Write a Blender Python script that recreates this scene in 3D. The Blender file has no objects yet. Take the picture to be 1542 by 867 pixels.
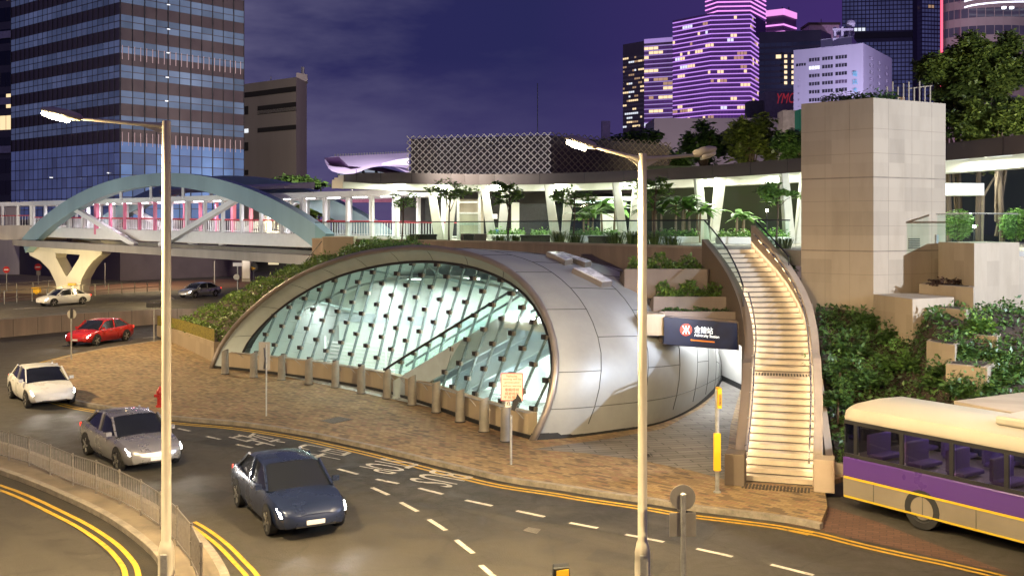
import bpy, math, random
from mathutils import Vector, Matrix
from mathutils.bvhtree import BVHTree

scene = bpy.context.scene
COL = scene.collection
PI = math.pi
R = math.radians
rng = random.Random(7)

# ---- survey of the photograph: eye 7 m above the road, focal length 1550 px -------------
EYE, FPX, CX, HY = 7.0, 1550.0, 771.0, 340.0
DECK = 6.1                                   # level of the upper plaza

def G(px, py, z=0.0):
    """point of the level z that the photograph shows at (px, py)"""
    d = (EYE - z) * FPX / (py - HY)
    return Vector(((px - CX) / FPX * d, d, z))

def P(px, py, d):
    """point at distance d in front of the eye"""
    return Vector(((px - CX) / FPX * d, d, EYE - (py - HY) / FPX * d))

def X(px, d):
    return (px - CX) / FPX * d

def Z(py, d):
    return EYE - (py - HY) / FPX * d

# ---- objects ---------------------------------------------------------------------------
def tag(o, label=None, cat=None, group=None, kind=None):
    if label: o['label'] = label
    if cat: o['category'] = cat
    if group: o['group'] = group
    if kind: o['kind'] = kind
    return o

def thing(name, label, cat, loc=(0, 0, 0), group=None, rz=0.0):
    o = bpy.data.objects.new(name, None)
    o.empty_display_size = 0.3
    o.location = loc
    o.rotation_euler = (0, 0, rz)
    COL.objects.link(o)
    return tag(o, label, cat, group)

def copy_tree(o, parent=None):
    c = o.copy()
    COL.objects.link(c)
    c.parent = parent
    for ch in [k for k in bpy.data.objects if k.parent == o]:
        copy_tree(ch, c)
    return c

def origin_of(o):
    v = Vector((0, 0, 0))
    while o is not None:
        v += Vector(o.location)
        o = o.parent
    return v

def perp(d):
    a = Vector((0, 0, 1)) if abs(d.z) < 0.9 else Vector((1, 0, 0))
    u = d.cross(a).normalized()
    return u, u.cross(d).normalized()

class MB:
    """collects faces for ONE mesh object"""
    def __init__(s):
        s.v, s.f, s.m = [], [], []

    def add(s, vs, fs, m=0):
        k = len(s.v)
        s.v += [Vector(p) for p in vs]
        for f in fs:
            s.f.append(tuple(i + k for i in f)); s.m.append(m)
        return s

    def quad(s, a, b, c, d, m=0):
        return s.add([a, b, c, d], [(0, 1, 2, 3)], m)

    def hexa(s, p, m=0):
        """eight corners: bottom four, top four"""
        return s.add(p, [(3, 2, 1, 0), (4, 5, 6, 7), (0, 1, 5, 4), (1, 2, 6, 5), (2, 3, 7, 6), (3, 0, 4, 7)], m)

    def box(s, c, sz, rz=0.0, m=0):
        c = Vector(c); hx, hy, hz = sz[0] / 2, sz[1] / 2, sz[2] / 2
        q = Matrix.Rotation(rz, 3, 'Z')
        return s.hexa([c + q @ Vector(t) for t in ((-hx, -hy, -hz), (hx, -hy, -hz), (hx, hy, -hz), (-hx, hy, -hz),
                                                   (-hx, -hy, hz), (hx, -hy, hz), (hx, hy, hz), (-hx, hy, hz))], m)

    def beam(s, a, b, w, h, m=0, up=None):
        """rectangular bar from a to b"""
        a, b = Vector(a), Vector(b)
        d = (b - a).normalized()
        up = Vector(up) if up else (Vector((0, 0, 1)) if abs(d.z) < 0.95 else Vector((0, 1, 0)))
        x = d.cross(up).normalized(); y = x.cross(d).normalized()
        x *= w / 2; y *= h / 2
        return s.hexa([a - x - y, a + x - y, b + x - y, b - x - y, a - x + y, a + x + y, b + x + y, b - x + y], m)

    def prism(s, poly, z0, z1, m=0, mside=None):
        n = len(poly)
        s.add([(p[0], p[1], z0) for p in poly] + [(p[0], p[1], z1) for p in poly],
              [tuple(range(n - 1, -1, -1)), tuple(range(n, 2 * n))], m)
        k = len(s.v) - 2 * n
        for i in range(n):
            j = (i + 1) % n
            s.f.append((k + i, k + j, k + n + j, k + n + i)); s.m.append(m if mside is None else mside)
        return s

    def sheet(s, poly, z, m=0):
        return s.add([(p[0], p[1], z) for p in poly], [tuple(range(len(poly)))], m)

    def tube(s, pts, r, n=8, m=0, cap=True, closed=False):
        pts = [Vector(p) for p in pts]
        rs = r if isinstance(r, (list, tuple)) else [r] * len(pts)
        k = len(s.v); N = len(pts); u = None
        for i, p in enumerate(pts):
            if closed: d = (pts[(i + 1) % N] - pts[i - 1]).normalized()
            else: d = (pts[min(i + 1, N - 1)] - pts[max(i - 1, 0)]).normalized()
            if u is None: u, w = perp(d)
            else:
                u = (u - d * u.dot(d)).normalized(); w = u.cross(d).normalized()
            for j in range(n):
                a = 2 * PI * j / n
                s.v.append(p + (u * math.cos(a) + w * math.sin(a)) * rs[i])
        for i in range(N if closed else N - 1):
            i2 = (i + 1) % N
            for j in range(n):
                s.f.append((k + i * n + j, k + i * n + (j + 1) % n, k + i2 * n + (j + 1) % n, k + i2 * n + j)); s.m.append(m)
        if cap and not closed:
            s.f.append(tuple(k + j for j in range(n - 1, -1, -1))); s.m.append(m)
            s.f.append(tuple(k + (N - 1) * n + j for j in range(n))); s.m.append(m)
        return s

    def lathe(s, prof, c, n=16, m=0):
        """prof: (radius, z) pairs about a vertical axis through c"""
        c = Vector(c); k = len(s.v)
        for r, z in prof:
            for j in range(n):
                a = 2 * PI * j / n
                s.v.append(c + Vector((r * math.cos(a), r * math.sin(a), z)))
        for i in range(len(prof) - 1):
            for j in range(n):
                s.f.append((k + i * n + j, k + i * n + (j + 1) % n, k + (i + 1) * n + (j + 1) % n, k + (i + 1) * n + j)); s.m.append(m)
        s.f.append(tuple(k + j for j in range(n - 1, -1, -1))); s.m.append(m)
        s.f.append(tuple(k + (len(prof) - 1) * n + j for j in range(n))); s.m.append(m)
        return s

    def loft(s, rings, m=0, closed=False, caps=False):
        k = len(s.v); n = len(rings[0])
        for r in rings: s.v += [Vector(p) for p in r]
        for i in range(len(rings) - 1):
            for j in range(n if closed else n - 1):
                j2 = (j + 1) % n
                s.f.append((k + i * n + j, k + i * n + j2, k + (i + 1) * n + j2, k + (i + 1) * n + j)); s.m.append(m)
        if caps:
            s.f.append(tuple(k + j for j in range(n - 1, -1, -1))); s.m.append(m)
            s.f.append(tuple(k + (len(rings) - 1) * n + j for j in range(n))); s.m.append(m)
        return s

    def wall(s, pts, z0, z1, t, m=0):
        """wall along a plan line; z0/z1 numbers or one value per point; thickness to the left of travel"""
        o = offset(pts, t); n = len(pts)
        a0 = z0 if isinstance(z0, (list, tuple)) else [z0] * n
        a1 = z1 if isinstance(z1, (list, tuple)) else [z1] * n
        rings = []
        for i in range(n):
            p, q = pts[i], o[i]
            rings.append([(p[0], p[1], a0[i]), (q[0], q[1], a0[i]), (q[0], q[1], a1[i]), (p[0], p[1], a1[i])])
        return s.loft(rings, m, closed=True, caps=True)

    def build(s, name, mats, parent=None, smooth=False, bevel=0.0, auto=None):
        me = bpy.data.meshes.new(name)
        off = origin_of(parent) if parent is not None else Vector((0, 0, 0))
        me.from_pydata([tuple(p - off) for p in s.v], [], s.f)
        if not isinstance(mats, (list, tuple)): mats = [mats]
        for x in mats: me.materials.append(x)
        if len(mats) > 1: me.polygons.foreach_set('material_index', s.m)
        if smooth or auto is not None:
            me.polygons.foreach_set('use_smooth', [True] * len(me.polygons))
        me.update()
        if auto is not None: me.set_sharp_from_angle(angle=R(auto))
        o = bpy.data.objects.new(name, me)
        COL.objects.link(o)
        if parent is not None: o.parent = parent
        if bevel:
            b = o.modifiers.new('bevel', 'BEVEL'); b.width = bevel; b.segments = 2; b.limit_method = 'ANGLE'; b.angle_limit = R(40)
        return o

def offset(pts, d):
    """plan polyline shifted d to the left of its direction"""
    out = []; n = len(pts)
    for i in range(n):
        a = pts[max(i - 1, 0)]; b = pts[min(i + 1, n - 1)]; c = pts[i]
        n1 = None
        if i > 0:
            e = Vector((c[0] - a[0], c[1] - a[1])).normalized(); n1 = Vector((-e.y, e.x))
        if i < n - 1:
            e = Vector((b[0] - c[0], b[1] - c[1])).normalized(); n2 = Vector((-e.y, e.x))
            n1 = n2 if n1 is None else n1 + n2
        n1.normalize()
        out.append(Vector((c[0] + n1.x * d, c[1] + n1.y * d)))
    return out

def smooth_line(pts, k=6):
    """Catmull-Rom through the points"""
    pts = [Vector(p) for p in pts]; out = []
    for i in range(len(pts) - 1):
        p0, p1, p2, p3 = pts[max(i - 1, 0)], pts[i], pts[i + 1], pts[min(i + 2, len(pts) - 1)]
        for j in range(k):
            t = j / k
            out.append(0.5 * ((2 * p1) + (p2 - p0) * t + (2 * p0 - 5 * p1 + 4 * p2 - p3) * t * t + (3 * p1 - p0 - 3 * p2 + p3) * t ** 3))
    out.append(pts[-1])
    return out

def resample(pts, n):
    pts = [Vector(p) for p in pts]
    L = [0.0]
    for i in range(1, len(pts)): L.append(L[-1] + (pts[i] - pts[i - 1]).length)
    out = []; j = 0
    for i in range(n):
        t = L[-1] * i / (n - 1)
        while j < len(L) - 2 and L[j + 1] < t: j += 1
        w = (t - L[j]) / max(L[j + 1] - L[j], 1e-9)
        out.append(pts[j].lerp(pts[j + 1], min(max(w, 0), 1)))
    return out

def ribbon(mb, pts, a, b, z, m=0):
    """flat strip between the offsets a and b of a plan line"""
    p = offset(pts, a); q = offset(pts, b)
    for i in range(len(pts) - 1):
        mb.quad((p[i].x, p[i].y, z), (p[i + 1].x, p[i + 1].y, z), (q[i + 1].x, q[i + 1].y, z), (q[i].x, q[i].y, z), m)

# ---- materials -------------------------------------------------------------------------
def new_mat(name):
    m = bpy.data.materials.new(name); m.use_nodes = True
    return m, m.node_tree, m.node_tree.nodes['Principled BSDF']

def N(t, kind, **kw):
    n = t.nodes.new(kind)
    for k, v in kw.items():
        if k in n.inputs: n.inputs[k].default_value = v
        else: setattr(n, k, v)
    return n

def ramp(t, fac, stops):
    r = t.nodes.new('ShaderNodeValToRGB')
    while len(r.color_ramp.elements) < len(stops): r.color_ramp.elements.new(0.5)
    for e, (p, c) in zip(r.color_ramp.elements, stops):
        e.position = p; e.color = (*c, 1)
    t.links.new(fac, r.inputs[0])
    return r

def pm(name, col, rough=0.6, metal=0.0, var=0.25, scale=1.5, bump=0.0, bscale=30, coat=0.0, streak=False, spec=0.5):
    """painted / cast surface with uneven tone"""
    m, t, b = new_mat(name)
    tc = N(t, 'ShaderNodeTexCoord')
    src = tc.outputs['Object']
    if streak:
        mp = N(t, 'ShaderNodeMapping'); mp.inputs['Scale'].default_value = (1, 1, 0.12)
        t.links.new(src, mp.inputs[0]); src = mp.outputs[0]
    n1 = N(t, 'ShaderNodeTexNoise', Scale=scale, Detail=8.0, Roughness=0.65)
    t.links.new(src, n1.inputs['Vector'])
    lo = tuple(max(0, c * (1 - var)) for c in col); hi = tuple(min(1, c * (1 + var)) for c in col)
    r = ramp(t, n1.outputs[0], [(0.3, lo), (0.7, hi)])
    t.links.new(r.outputs[0], b.inputs['Base Color'])
    b.inputs['Roughness'].default_value = rough
    b.inputs['Metallic'].default_value = metal
    b.inputs['Coat Weight'].default_value = coat
    b.inputs['Specular IOR Level'].default_value = spec
    mr = N(t, 'ShaderNodeMapRange'); mr.inputs[1].default_value = 0.3; mr.inputs[2].default_value = 0.7
    mr.inputs[3].default_value = max(0.02, rough - 0.1); mr.inputs[4].default_value = min(1, rough + 0.1)
    t.links.new(n1.outputs[0], mr.inputs[0]); t.links.new(mr.outputs[0], b.inputs['Roughness'])
    if bump:
        n2 = N(t, 'ShaderNodeTexNoise', Scale=bscale, Detail=6.0)
        t.links.new(tc.outputs['Object'], n2.inputs['Vector'])
        bp = N(t, 'ShaderNodeBump', Strength=bump, Distance=0.02)
        t.links.new(n2.outputs[0], bp.inputs['Height']); t.links.new(bp.outputs[0], b.inputs['Normal'])
    return m

def emis(name, col, strength):
    m, t, b = new_mat(name)
    b.inputs['Base Color'].default_value = (*[min(c, .8) for c in col], 1)
    b.inputs['Emission Color'].default_value = (*col, 1)
    b.inputs['Emission Strength'].default_value = strength
    return m

def glass(name, tint, refl=0.1, rough=0.03):
    """thin sheet: tinted see-through plus a mirror part"""
    m, t, b = new_mat(name)
    t.nodes.remove(b)
    tr = N(t, 'ShaderNodeBsdfTransparent'); tr.inputs[0].default_value = (*tint, 1)
    gl = N(t, 'ShaderNodeBsdfGlossy', Roughness=rough)
    lw = N(t, 'ShaderNodeLayerWeight', Blend=0.5)
    pw = N(t, 'ShaderNodeMath', operation='POWER'); pw.inputs[1].default_value = 4.0
    t.links.new(lw.outputs['Facing'], pw.inputs[0])
    ad = N(t, 'ShaderNodeMath', operation='MULTIPLY_ADD'); ad.inputs[1].default_value = .5; ad.inputs[2].default_value = refl; ad.use_clamp = True
    t.links.new(pw.outputs[0], ad.inputs[0])
    mx = N(t, 'ShaderNodeMixShader')
    t.links.new(ad.outputs[0], mx.inputs[0]); t.links.new(tr.outputs[0], mx.inputs[1]); t.links.new(gl.outputs[0], mx.inputs[2])
    t.links.new(mx.outputs[0], t.nodes['Material Output'].inputs[0])
    return m

def leafmat(name, dark, light, scale=0.8):
    m, t, b = new_mat(name)
    tc = N(t, 'ShaderNodeTexCoord')
    n1 = N(t, 'ShaderNodeTexNoise', Scale=scale, Detail=6.0)
    t.links.new(tc.outputs['Object'], n1.inputs['Vector'])
    n2 = N(t, 'ShaderNodeTexWhiteNoise', noise_dimensions='3D')
    ge = N(t, 'ShaderNodeNewGeometry')
    t.links.new(ge.outputs['Random Per Island'], n2.inputs['Vector'])
    ad = N(t, 'ShaderNodeMath', operation='MULTIPLY_ADD'); ad.inputs[1].default_value = 0.5
    t.links.new(n2.outputs[0], ad.inputs[0]); t.links.new(n1.outputs[0], ad.inputs[2])
    mid = tuple((a + c) / 2 for a, c in zip(dark, light))
    r = ramp(t, ad.outputs[0], [(0.35, dark), (0.7, mid), (1.0, light)])
    t.links.new(r.outputs[0], b.inputs['Base Color'])
    b.inputs['Roughness'].default_value = 0.45
    tl = N(t, 'ShaderNodeBsdfTranslucent'); t.links.new(r.outputs[0], tl.inputs[0])
    mx = N(t, 'ShaderNodeMixShader'); mx.inputs[0].default_value = 0.25
    t.links.new(b.outputs[0], mx.inputs[1]); t.links.new(tl.outputs[0], mx.inputs[2])
    t.links.new(mx.outputs[0], t.nodes['Material Output'].inputs[0])
    return m

# ---- writing ---------------------------------------------------------------------------
def text_faces(body):
    cu = bpy.data.curves.new('lettering', 'FONT'); cu.body = body; cu.size = 1.0
    cu.resolution_u = 3; cu.space_line = 1.0
    o = bpy.data.objects.new('lettering', cu); COL.objects.link(o)
    bpy.context.view_layer.update()
    dg = bpy.context.evaluated_depsgraph_get()
    me = o.evaluated_get(dg).to_mesh()
    vs = [v.co.copy() for v in me.vertices]; fs = [tuple(p.vertices) for p in me.polygons]
    o.evaluated_get(dg).to_mesh_clear()
    bpy.data.objects.remove(o); bpy.data.curves.remove(cu)
    return vs, fs

def letters(mb, body, corner, u, v, m=0, fit=True):
    """writes body into the parallelogram corner + u (baseline) + v (height)"""
    vs, fs = text_faces(body)
    if not vs: return
    x0 = min(p.x for p in vs); x1 = max(p.x for p in vs); y0 = min(p.y for p in vs); y1 = max(p.y for p in vs)
    corner, u, v = Vector(corner), Vector(u), Vector(v)
    mb.add([corner + u * ((p.x - x0) / max(x1 - x0, 1e-6)) + v * ((p.y - y0) / max(y1 - y0, 1e-6)) for p in vs], fs, m)

# ---- foliage ---------------------------------------------------------------------------
def leaf(mb, p, size, rg, m=0, flat=0.3):
    d = Vector((rg.gauss(0, 1), rg.gauss(0, 1), rg.gauss(0, 1) * flat)).normalized()
    n = Vector((rg.gauss(0, .6), rg.gauss(0, .6), 1)).normalized()
    w = d.cross(n).normalized() * size * 0.32
    size *= rg.uniform(.55, 1.25); w = d.cross(n).normalized() * size * rg.uniform(.22, .38)
    d = d * size * rg.uniform(.7, 1.3)
    mb.add([p, p + d * .45 + w, p + d, p + d * .45 - w], [(0, 1, 2, 3)], m)

def clump(mb, c, r, n, size, rg, m=0, inner=0.55):
    """leaves in an ellipsoid, denser towards the outside"""
    c = Vector(c)
    for _ in range(n):
        d = Vector((rg.gauss(0, 1), rg.gauss(0, 1), rg.gauss(0, 1))).normalized()
        q = rg.uniform(inner, 1.0) * (1 + rg.gauss(0, .06))
        leaf(mb, c + Vector((d.x * r[0], d.y * r[1], d.z * r[2])) * q, size, rg, m)

def crown(mb, c, r, clumps, leaves, size, rg, m=0, cr=0.42):
    """crown made of separate clumps, so that gaps and lobes show"""
    c = Vector(c); cs = []
    for _ in range(clumps):
        d = Vector((rg.gauss(0, 1), rg.gauss(0, 1), rg.gauss(0, .8))).normalized() * rg.uniform(.35, .9)
        cc = c + Vector((d.x * r[0], d.y * r[1], d.z * r[2])); cs.append(cc)
        k = cr * rg.uniform(.6, 1.2)
        clump(mb, cc, (r[0] * k, r[1] * k, r[2] * k * .8), leaves, size, rg, m, inner=.3)
    return cs

def limbs(mb, base, top, r0, targets, rg, m=0):
    base, top = Vector(base), Vector(top)
    mid = base.lerp(top, .5) + Vector((rg.uniform(-.1, .1), rg.uniform(-.1, .1), 0)) * (top - base).length * .3
    mb.tube(smooth_line([base, mid, top], 4), [r0 * (1 - .5 * i / 8) for i in range(9)], 7, m)
    for tgt in targets:
        s = base.lerp(top, rg.uniform(.55, 1.0)); k = s.lerp(tgt, .5) + Vector((0, 0, .12 * (tgt - s).length))
        mb.tube([s, k, tgt], [r0 * .45, r0 * .28, r0 * .1], 5, m)
# ---- the materials of the place ---------------------------------------------------------
M = {}
M['concrete'] = pm('cast concrete', (.30, .26, .21), .8, var=.22, scale=.9, bump=.15, streak=True)
M['tan_stone'] = pm('tan stone cladding', (.37, .305, .225), .7, var=.12, scale=.7, bump=.08)
M['ledge'] = pm('dark brown ledge stone', (.155, .12, .10), .8, var=.25, scale=1.2, bump=.2, streak=True)
M['plaza_concrete'] = pm('brown washed concrete', (.235, .18, .145), .8, var=.25, scale=1.2, bump=.2, streak=True)
M['dark_concrete'] = pm('dark stained concrete', (.10, .08, .07), .8, var=.35, scale=1.0, bump=.2, streak=True)
M['white_paint'] = pm('white painted steel', (.72, .72, .72), .45, var=.06, scale=2)
M['pink_tint'] = pm('pink tinted steel', (.70, .22, .34), .45, var=.06, scale=2)  # pink light on the middle posts, put into their colour
M['red_rail'] = pm('red handrail', (.48, .06, .08), .4, var=.1, scale=4)
M['teal_paint'] = pm('teal painted steel', (.27, .385, .415), .5, var=.10, scale=.6, streak=True)
M['cream'] = pm('cream painted girder', (.55, .50, .44), .6, var=.14, scale=.6, streak=True)
M['girder'] = pm('stained concrete girder', (.30, .27, .24), .75, var=.2, scale=.6, streak=True)
M['pole_paint'] = pm('cream lamp post paint', (.46, .42, .34), .45, var=.07, scale=3)
M['galv'] = pm('galvanised steel', (.36, .36, .35), .5, metal=.5, var=.25, scale=9)
M['fence_steel'] = pm('weathered railing steel', (.22, .20, .18), .5, metal=.4, var=.3, scale=9)
M['dark_steel'] = pm('dark steel', (.03, .03, .035), .4, metal=.4, var=.3, scale=6)
M['stainless'] = pm('stainless steel', (.55, .54, .52), .3, metal=.9, var=.15, scale=5)
M['shell'] = pm('satin metal cladding', (.335, .345, .34), .48, metal=.28, var=.16, scale=.55)
M['lip'] = pm('bronze edged metal', (.30, .26, .23), .4, metal=.6, var=.15, scale=.8)
M['reveal'] = pm('pale metal reveal', (.42, .48, .47), .45, metal=.15, var=.15, scale=.5)
M['seam'] = pm('dark panel seam', (.06, .06, .055), .7, var=.2)
M['black'] = pm('black rubber', (.015, .015, .016), .7, var=.3, scale=8)
M['bollard'] = pm('grey bollard', (.25, .23, .20), .6, metal=.3, var=.18, scale=3)
M['kerb'] = pm('granite kerb', (.20, .175, .14), .8, var=.4, scale=3.5, bump=.3)
M['sign_grey'] = pm('back of sign', (.33, .31, .28), .5, metal=.4, var=.12, scale=3)
M['sign_red'] = pm('sign red', (.55, .03, .03), .4, var=.06)
M['sign_white'] = pm('sign white', (.75, .73, .70), .45, var=.05)
M['sign_yellow'] = pm('sign yellow', (.75, .42, .02), .45, var=.06)
M['sign_black'] = pm('sign black', (.02, .02, .02), .5, var=.1)
M['sign_tan'] = pm('faded sign face', (.72, .52, .40), .5, var=.08)
M['hydrant'] = pm('hydrant red', (.35, .02, .015), .4, var=.15)
M['ditch'] = pm('grate iron', (.035, .03, .026), .7, var=.4, scale=12)
M['soil'] = pm('planting soil', (.045, .03, .02), .95, var=.4, scale=3, bump=.5)
M['bark'] = pm('bark', (.085, .06, .04), .9, var=.4, scale=6, bump=.5, streak=True)
M['pale_bark'] = pm('pale bark', (.22, .17, .11), .9, var=.3, scale=6, bump=.3)
M['leaf'] = leafmat('tree leaves', (.02, .04, .008), (.17, .22, .04), .5)
M['leaf_dark'] = leafmat('dark tree leaves', (.01, .028, .008), (.06, .12, .025), .5)
M['leaf_hedge'] = leafmat('hedge leaves', (.025, .065, .012), (.17, .27, .045), .6)
M['leaf_fresh'] = leafmat('fresh shrub leaves', (.03, .085, .015), (.22, .40, .08), .9)
M['leaf_bank'] = leafmat('bank shrub leaves', (.015, .045, .010), (.11, .21, .045), .7)
M['leaf_banana'] = leafmat('banana leaves', (.03, .09, .015), (.14, .28, .05), .7)
M['grass'] = leafmat('ornamental grass', (.05, .08, .02), (.22, .28, .09), 1.2)
M['step'] = pm('pale stone tread', (.43, .36, .27), .65, var=.18, scale=2.2, bump=.05)
M['riser_shade_stud'] = pm('dark riser shade and studs', (.055, .045, .035), .7, var=.3, scale=8)  # for the painted shade at the riser feet and the tactile studs
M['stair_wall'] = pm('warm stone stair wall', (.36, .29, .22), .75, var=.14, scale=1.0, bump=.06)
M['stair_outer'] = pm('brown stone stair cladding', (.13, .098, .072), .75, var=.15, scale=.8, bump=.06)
M['white_wall'] = pm('white passage wall', (.68, .67, .63), .55, var=.08, scale=1)
M['green_wall'] = pm('pale green glass panel wall', (.60, .68, .60), .35, var=.08, scale=.6)
M['escalator'] = pm('blue grey escalator cladding', (.46, .54, .57), .4, var=.15, scale=1.0, metal=.3)
M['canopy_edge'] = pm('brown canopy fascia', (.115, .092, .085), .55, var=.12, scale=.8)
M['canopy_white'] = pm('white canopy soffit', (.72, .72, .66), .5, var=.06)
M['column'] = pm('pale cast column', (.50, .50, .44), .6, var=.10, scale=1.5)
M['glass_rail'] = glass('balustrade glass', (.80, .93, .88), .05)
M['glass_front'] = glass('station front glass', (.80, .91, .89), .05)
M['glass_dark'] = pm('dark vehicle glass', (.012, .014, .018), .08, var=.1, spec=.8)
M['lamp_white'] = emis('lamp lens', (1.0, .86, .58), 60)
M['tube_white'] = emis('white tube light', (.93, 1.0, .92), 7)
M['canopy_tube'] = emis('canopy light strip', (.97, 1.0, .84), 4.2)
def slab_stone(name, col):
    m, t, b = new_mat(name); tc = N(t, 'ShaderNodeTexCoord'); sp = N(t, 'ShaderNodeSeparateXYZ'); t.links.new(tc.outputs['Object'], sp.inputs[0])
    def mth(op, a, c):
        n = N(t, 'ShaderNodeMath', operation=op); t.links.new(a, n.inputs[0])
        if isinstance(c, (int, float)): n.inputs[1].default_value = c
        else: t.links.new(c, n.inputs[1])
        return n.outputs[0]
    h = mth('FLOOR', mth('ADD', mth('MULTIPLY', sp.outputs[0], .62), mth('MULTIPLY', sp.outputs[1], 1.65)), 0)
    z = mth('FLOOR', mth('MULTIPLY', sp.outputs[2], 1.2), 0)
    cb_ = N(t, 'ShaderNodeCombineXYZ'); t.links.new(h, cb_.inputs[0]); t.links.new(z, cb_.inputs[1])
    wn = N(t, 'ShaderNodeTexWhiteNoise', noise_dimensions='3D'); t.links.new(cb_.outputs[0], wn.inputs['Vector'])
    r = ramp(t, wn.outputs[0], [(0, tuple(c * .88 for c in col)), (1, tuple(c * 1.08 for c in col))])
    mp = N(t, 'ShaderNodeMapping'); mp.inputs['Scale'].default_value = (.8, .8, .22); t.links.new(tc.outputs['Object'], mp.inputs[0])
    ns = N(t, 'ShaderNodeTexNoise', Scale=1.6, Detail=8.0, Roughness=.65); t.links.new(mp.outputs[0], ns.inputs['Vector'])
    st = ramp(t, ns.outputs[0], [(.34, (.86, .85, .83)), (.52, (1, 1, 1)), (.8, (1.03, 1.03, 1.02))])
    mx = N(t, 'ShaderNodeMix', data_type='RGBA', blend_type='MULTIPLY'); mx.inputs[0].default_value = .8
    t.links.new(r.outputs[0], mx.inputs[6]); t.links.new(st.outputs[0], mx.inputs[7]); t.links.new(mx.outputs[2], b.inputs['Base Color']); b.inputs['Roughness'].default_value = .75
    n2 = N(t, 'ShaderNodeTexNoise', Scale=40.0, Detail=4.0); t.links.new(tc.outputs['Object'], n2.inputs['Vector'])
    bp = N(t, 'ShaderNodeBump', Strength=.12, Distance=.01); t.links.new(n2.outputs[0], bp.inputs['Height']); t.links.new(bp.outputs[0], b.inputs['Normal'])
    return m
M['tan_stone'] = slab_stone('tan stone cladding slabs', (.36, .29, .205))
M['stair_led'] = emis('stair light', (1.0, .70, .34), 12)
M['headlight'] = emis('headlight', (1.0, .95, .86), 30)
M['tail'] = emis('tail light', (1.0, .04, .02), 4)
M['mark_off'] = pm('unlit lens', (.55, .52, .46), .3, var=.05)

def asphalt(name, lo, hi, patch, sc=.12):
    m, t, b = new_mat(name)
    tc = N(t, 'ShaderNodeTexCoord'); P_ = tc.outputs['Object']
    n1 = N(t, 'ShaderNodeTexNoise', Scale=sc, Detail=9.0, Roughness=.62); t.links.new(P_, n1.inputs['Vector'])
    n2 = N(t, 'ShaderNodeTexNoise', Scale=26.0, Detail=5.0); t.links.new(P_, n2.inputs['Vector'])
    n3 = N(t, 'ShaderNodeTexNoise', Scale=1.1, Detail=6.0, Roughness=.7, Distortion=.6); t.links.new(P_, n3.inputs['Vector'])
    r1 = ramp(t, n1.outputs[0], [(.32, patch), (.45, lo), (.72, hi)])
    def mul(a, fac, node):
        mx = N(t, 'ShaderNodeMix', data_type='RGBA', blend_type='MULTIPLY'); mx.inputs[0].default_value = fac
        t.links.new(a, mx.inputs[6]); t.links.new(node, mx.inputs[7]); return mx.outputs[2]
    c = mul(r1.outputs[0], .75, ramp(t, n2.outputs[0], [(.3, (.62, .62, .62)), (.72, (1.12, 1.1, 1.06))]).outputs[0])
    c = mul(c, .8, ramp(t, n3.outputs[0], [(.34, (.74, .73, .72)), (.5, (1, 1, 1)), (.75, (1.10, 1.09, 1.07))]).outputs[0])
    # hairline cracks and oil drips
    wv = N(t, 'ShaderNodeTexNoise', Scale=2.5, Detail=4.0); t.links.new(P_, wv.inputs['Vector'])
    wm = N(t, 'ShaderNodeMix', data_type='RGBA', blend_type='ADD'); wm.inputs[0].default_value = .35; t.links.new(P_, wm.inputs[6]); t.links.new(wv.outputs['Color'], wm.inputs[7])
    vo = N(t, 'ShaderNodeTexVoronoi', Scale=.33, feature='DISTANCE_TO_EDGE'); t.links.new(wm.outputs[2], vo.inputs['Vector'])
    c = mul(c, .55, ramp(t, vo.outputs['Distance'], [(.0, (.35, .35, .35)), (.012, (1, 1, 1))]).outputs[0])
    v2 = N(t, 'ShaderNodeTexVoronoi', Scale=.9); t.links.new(P_, v2.inputs['Vector'])
    c = mul(c, .5, ramp(t, v2.outputs['Distance'], [(.05, (.45, .43, .42)), (.17, (1, 1, 1))]).outputs[0])
    t.links.new(c, b.inputs['Base Color'])
    mr = N(t, 'ShaderNodeMapRange'); mr.inputs[1].default_value = .3; mr.inputs[2].default_value = .7; mr.inputs[3].default_value = .55; mr.inputs[4].default_value = .9
    t.links.new(n3.outputs[0], mr.inputs[0]); t.links.new(mr.outputs[0], b.inputs['Roughness'])
    bp = N(t, 'ShaderNodeBump', Strength=.4, Distance=.01); t.links.new(n2.outputs[0], bp.inputs['Height']); t.links.new(bp.outputs[0], b.inputs['Normal'])
    return m
M['asphalt'] = asphalt('road asphalt', (.041, .036, .029), (.055, .048, .038), (.032, .028, .023))
M['asphalt_bay'] = asphalt('dark patched asphalt', (.026, .024, .022), (.05, .044, .038), (.015, .014, .013), .5)

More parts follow.
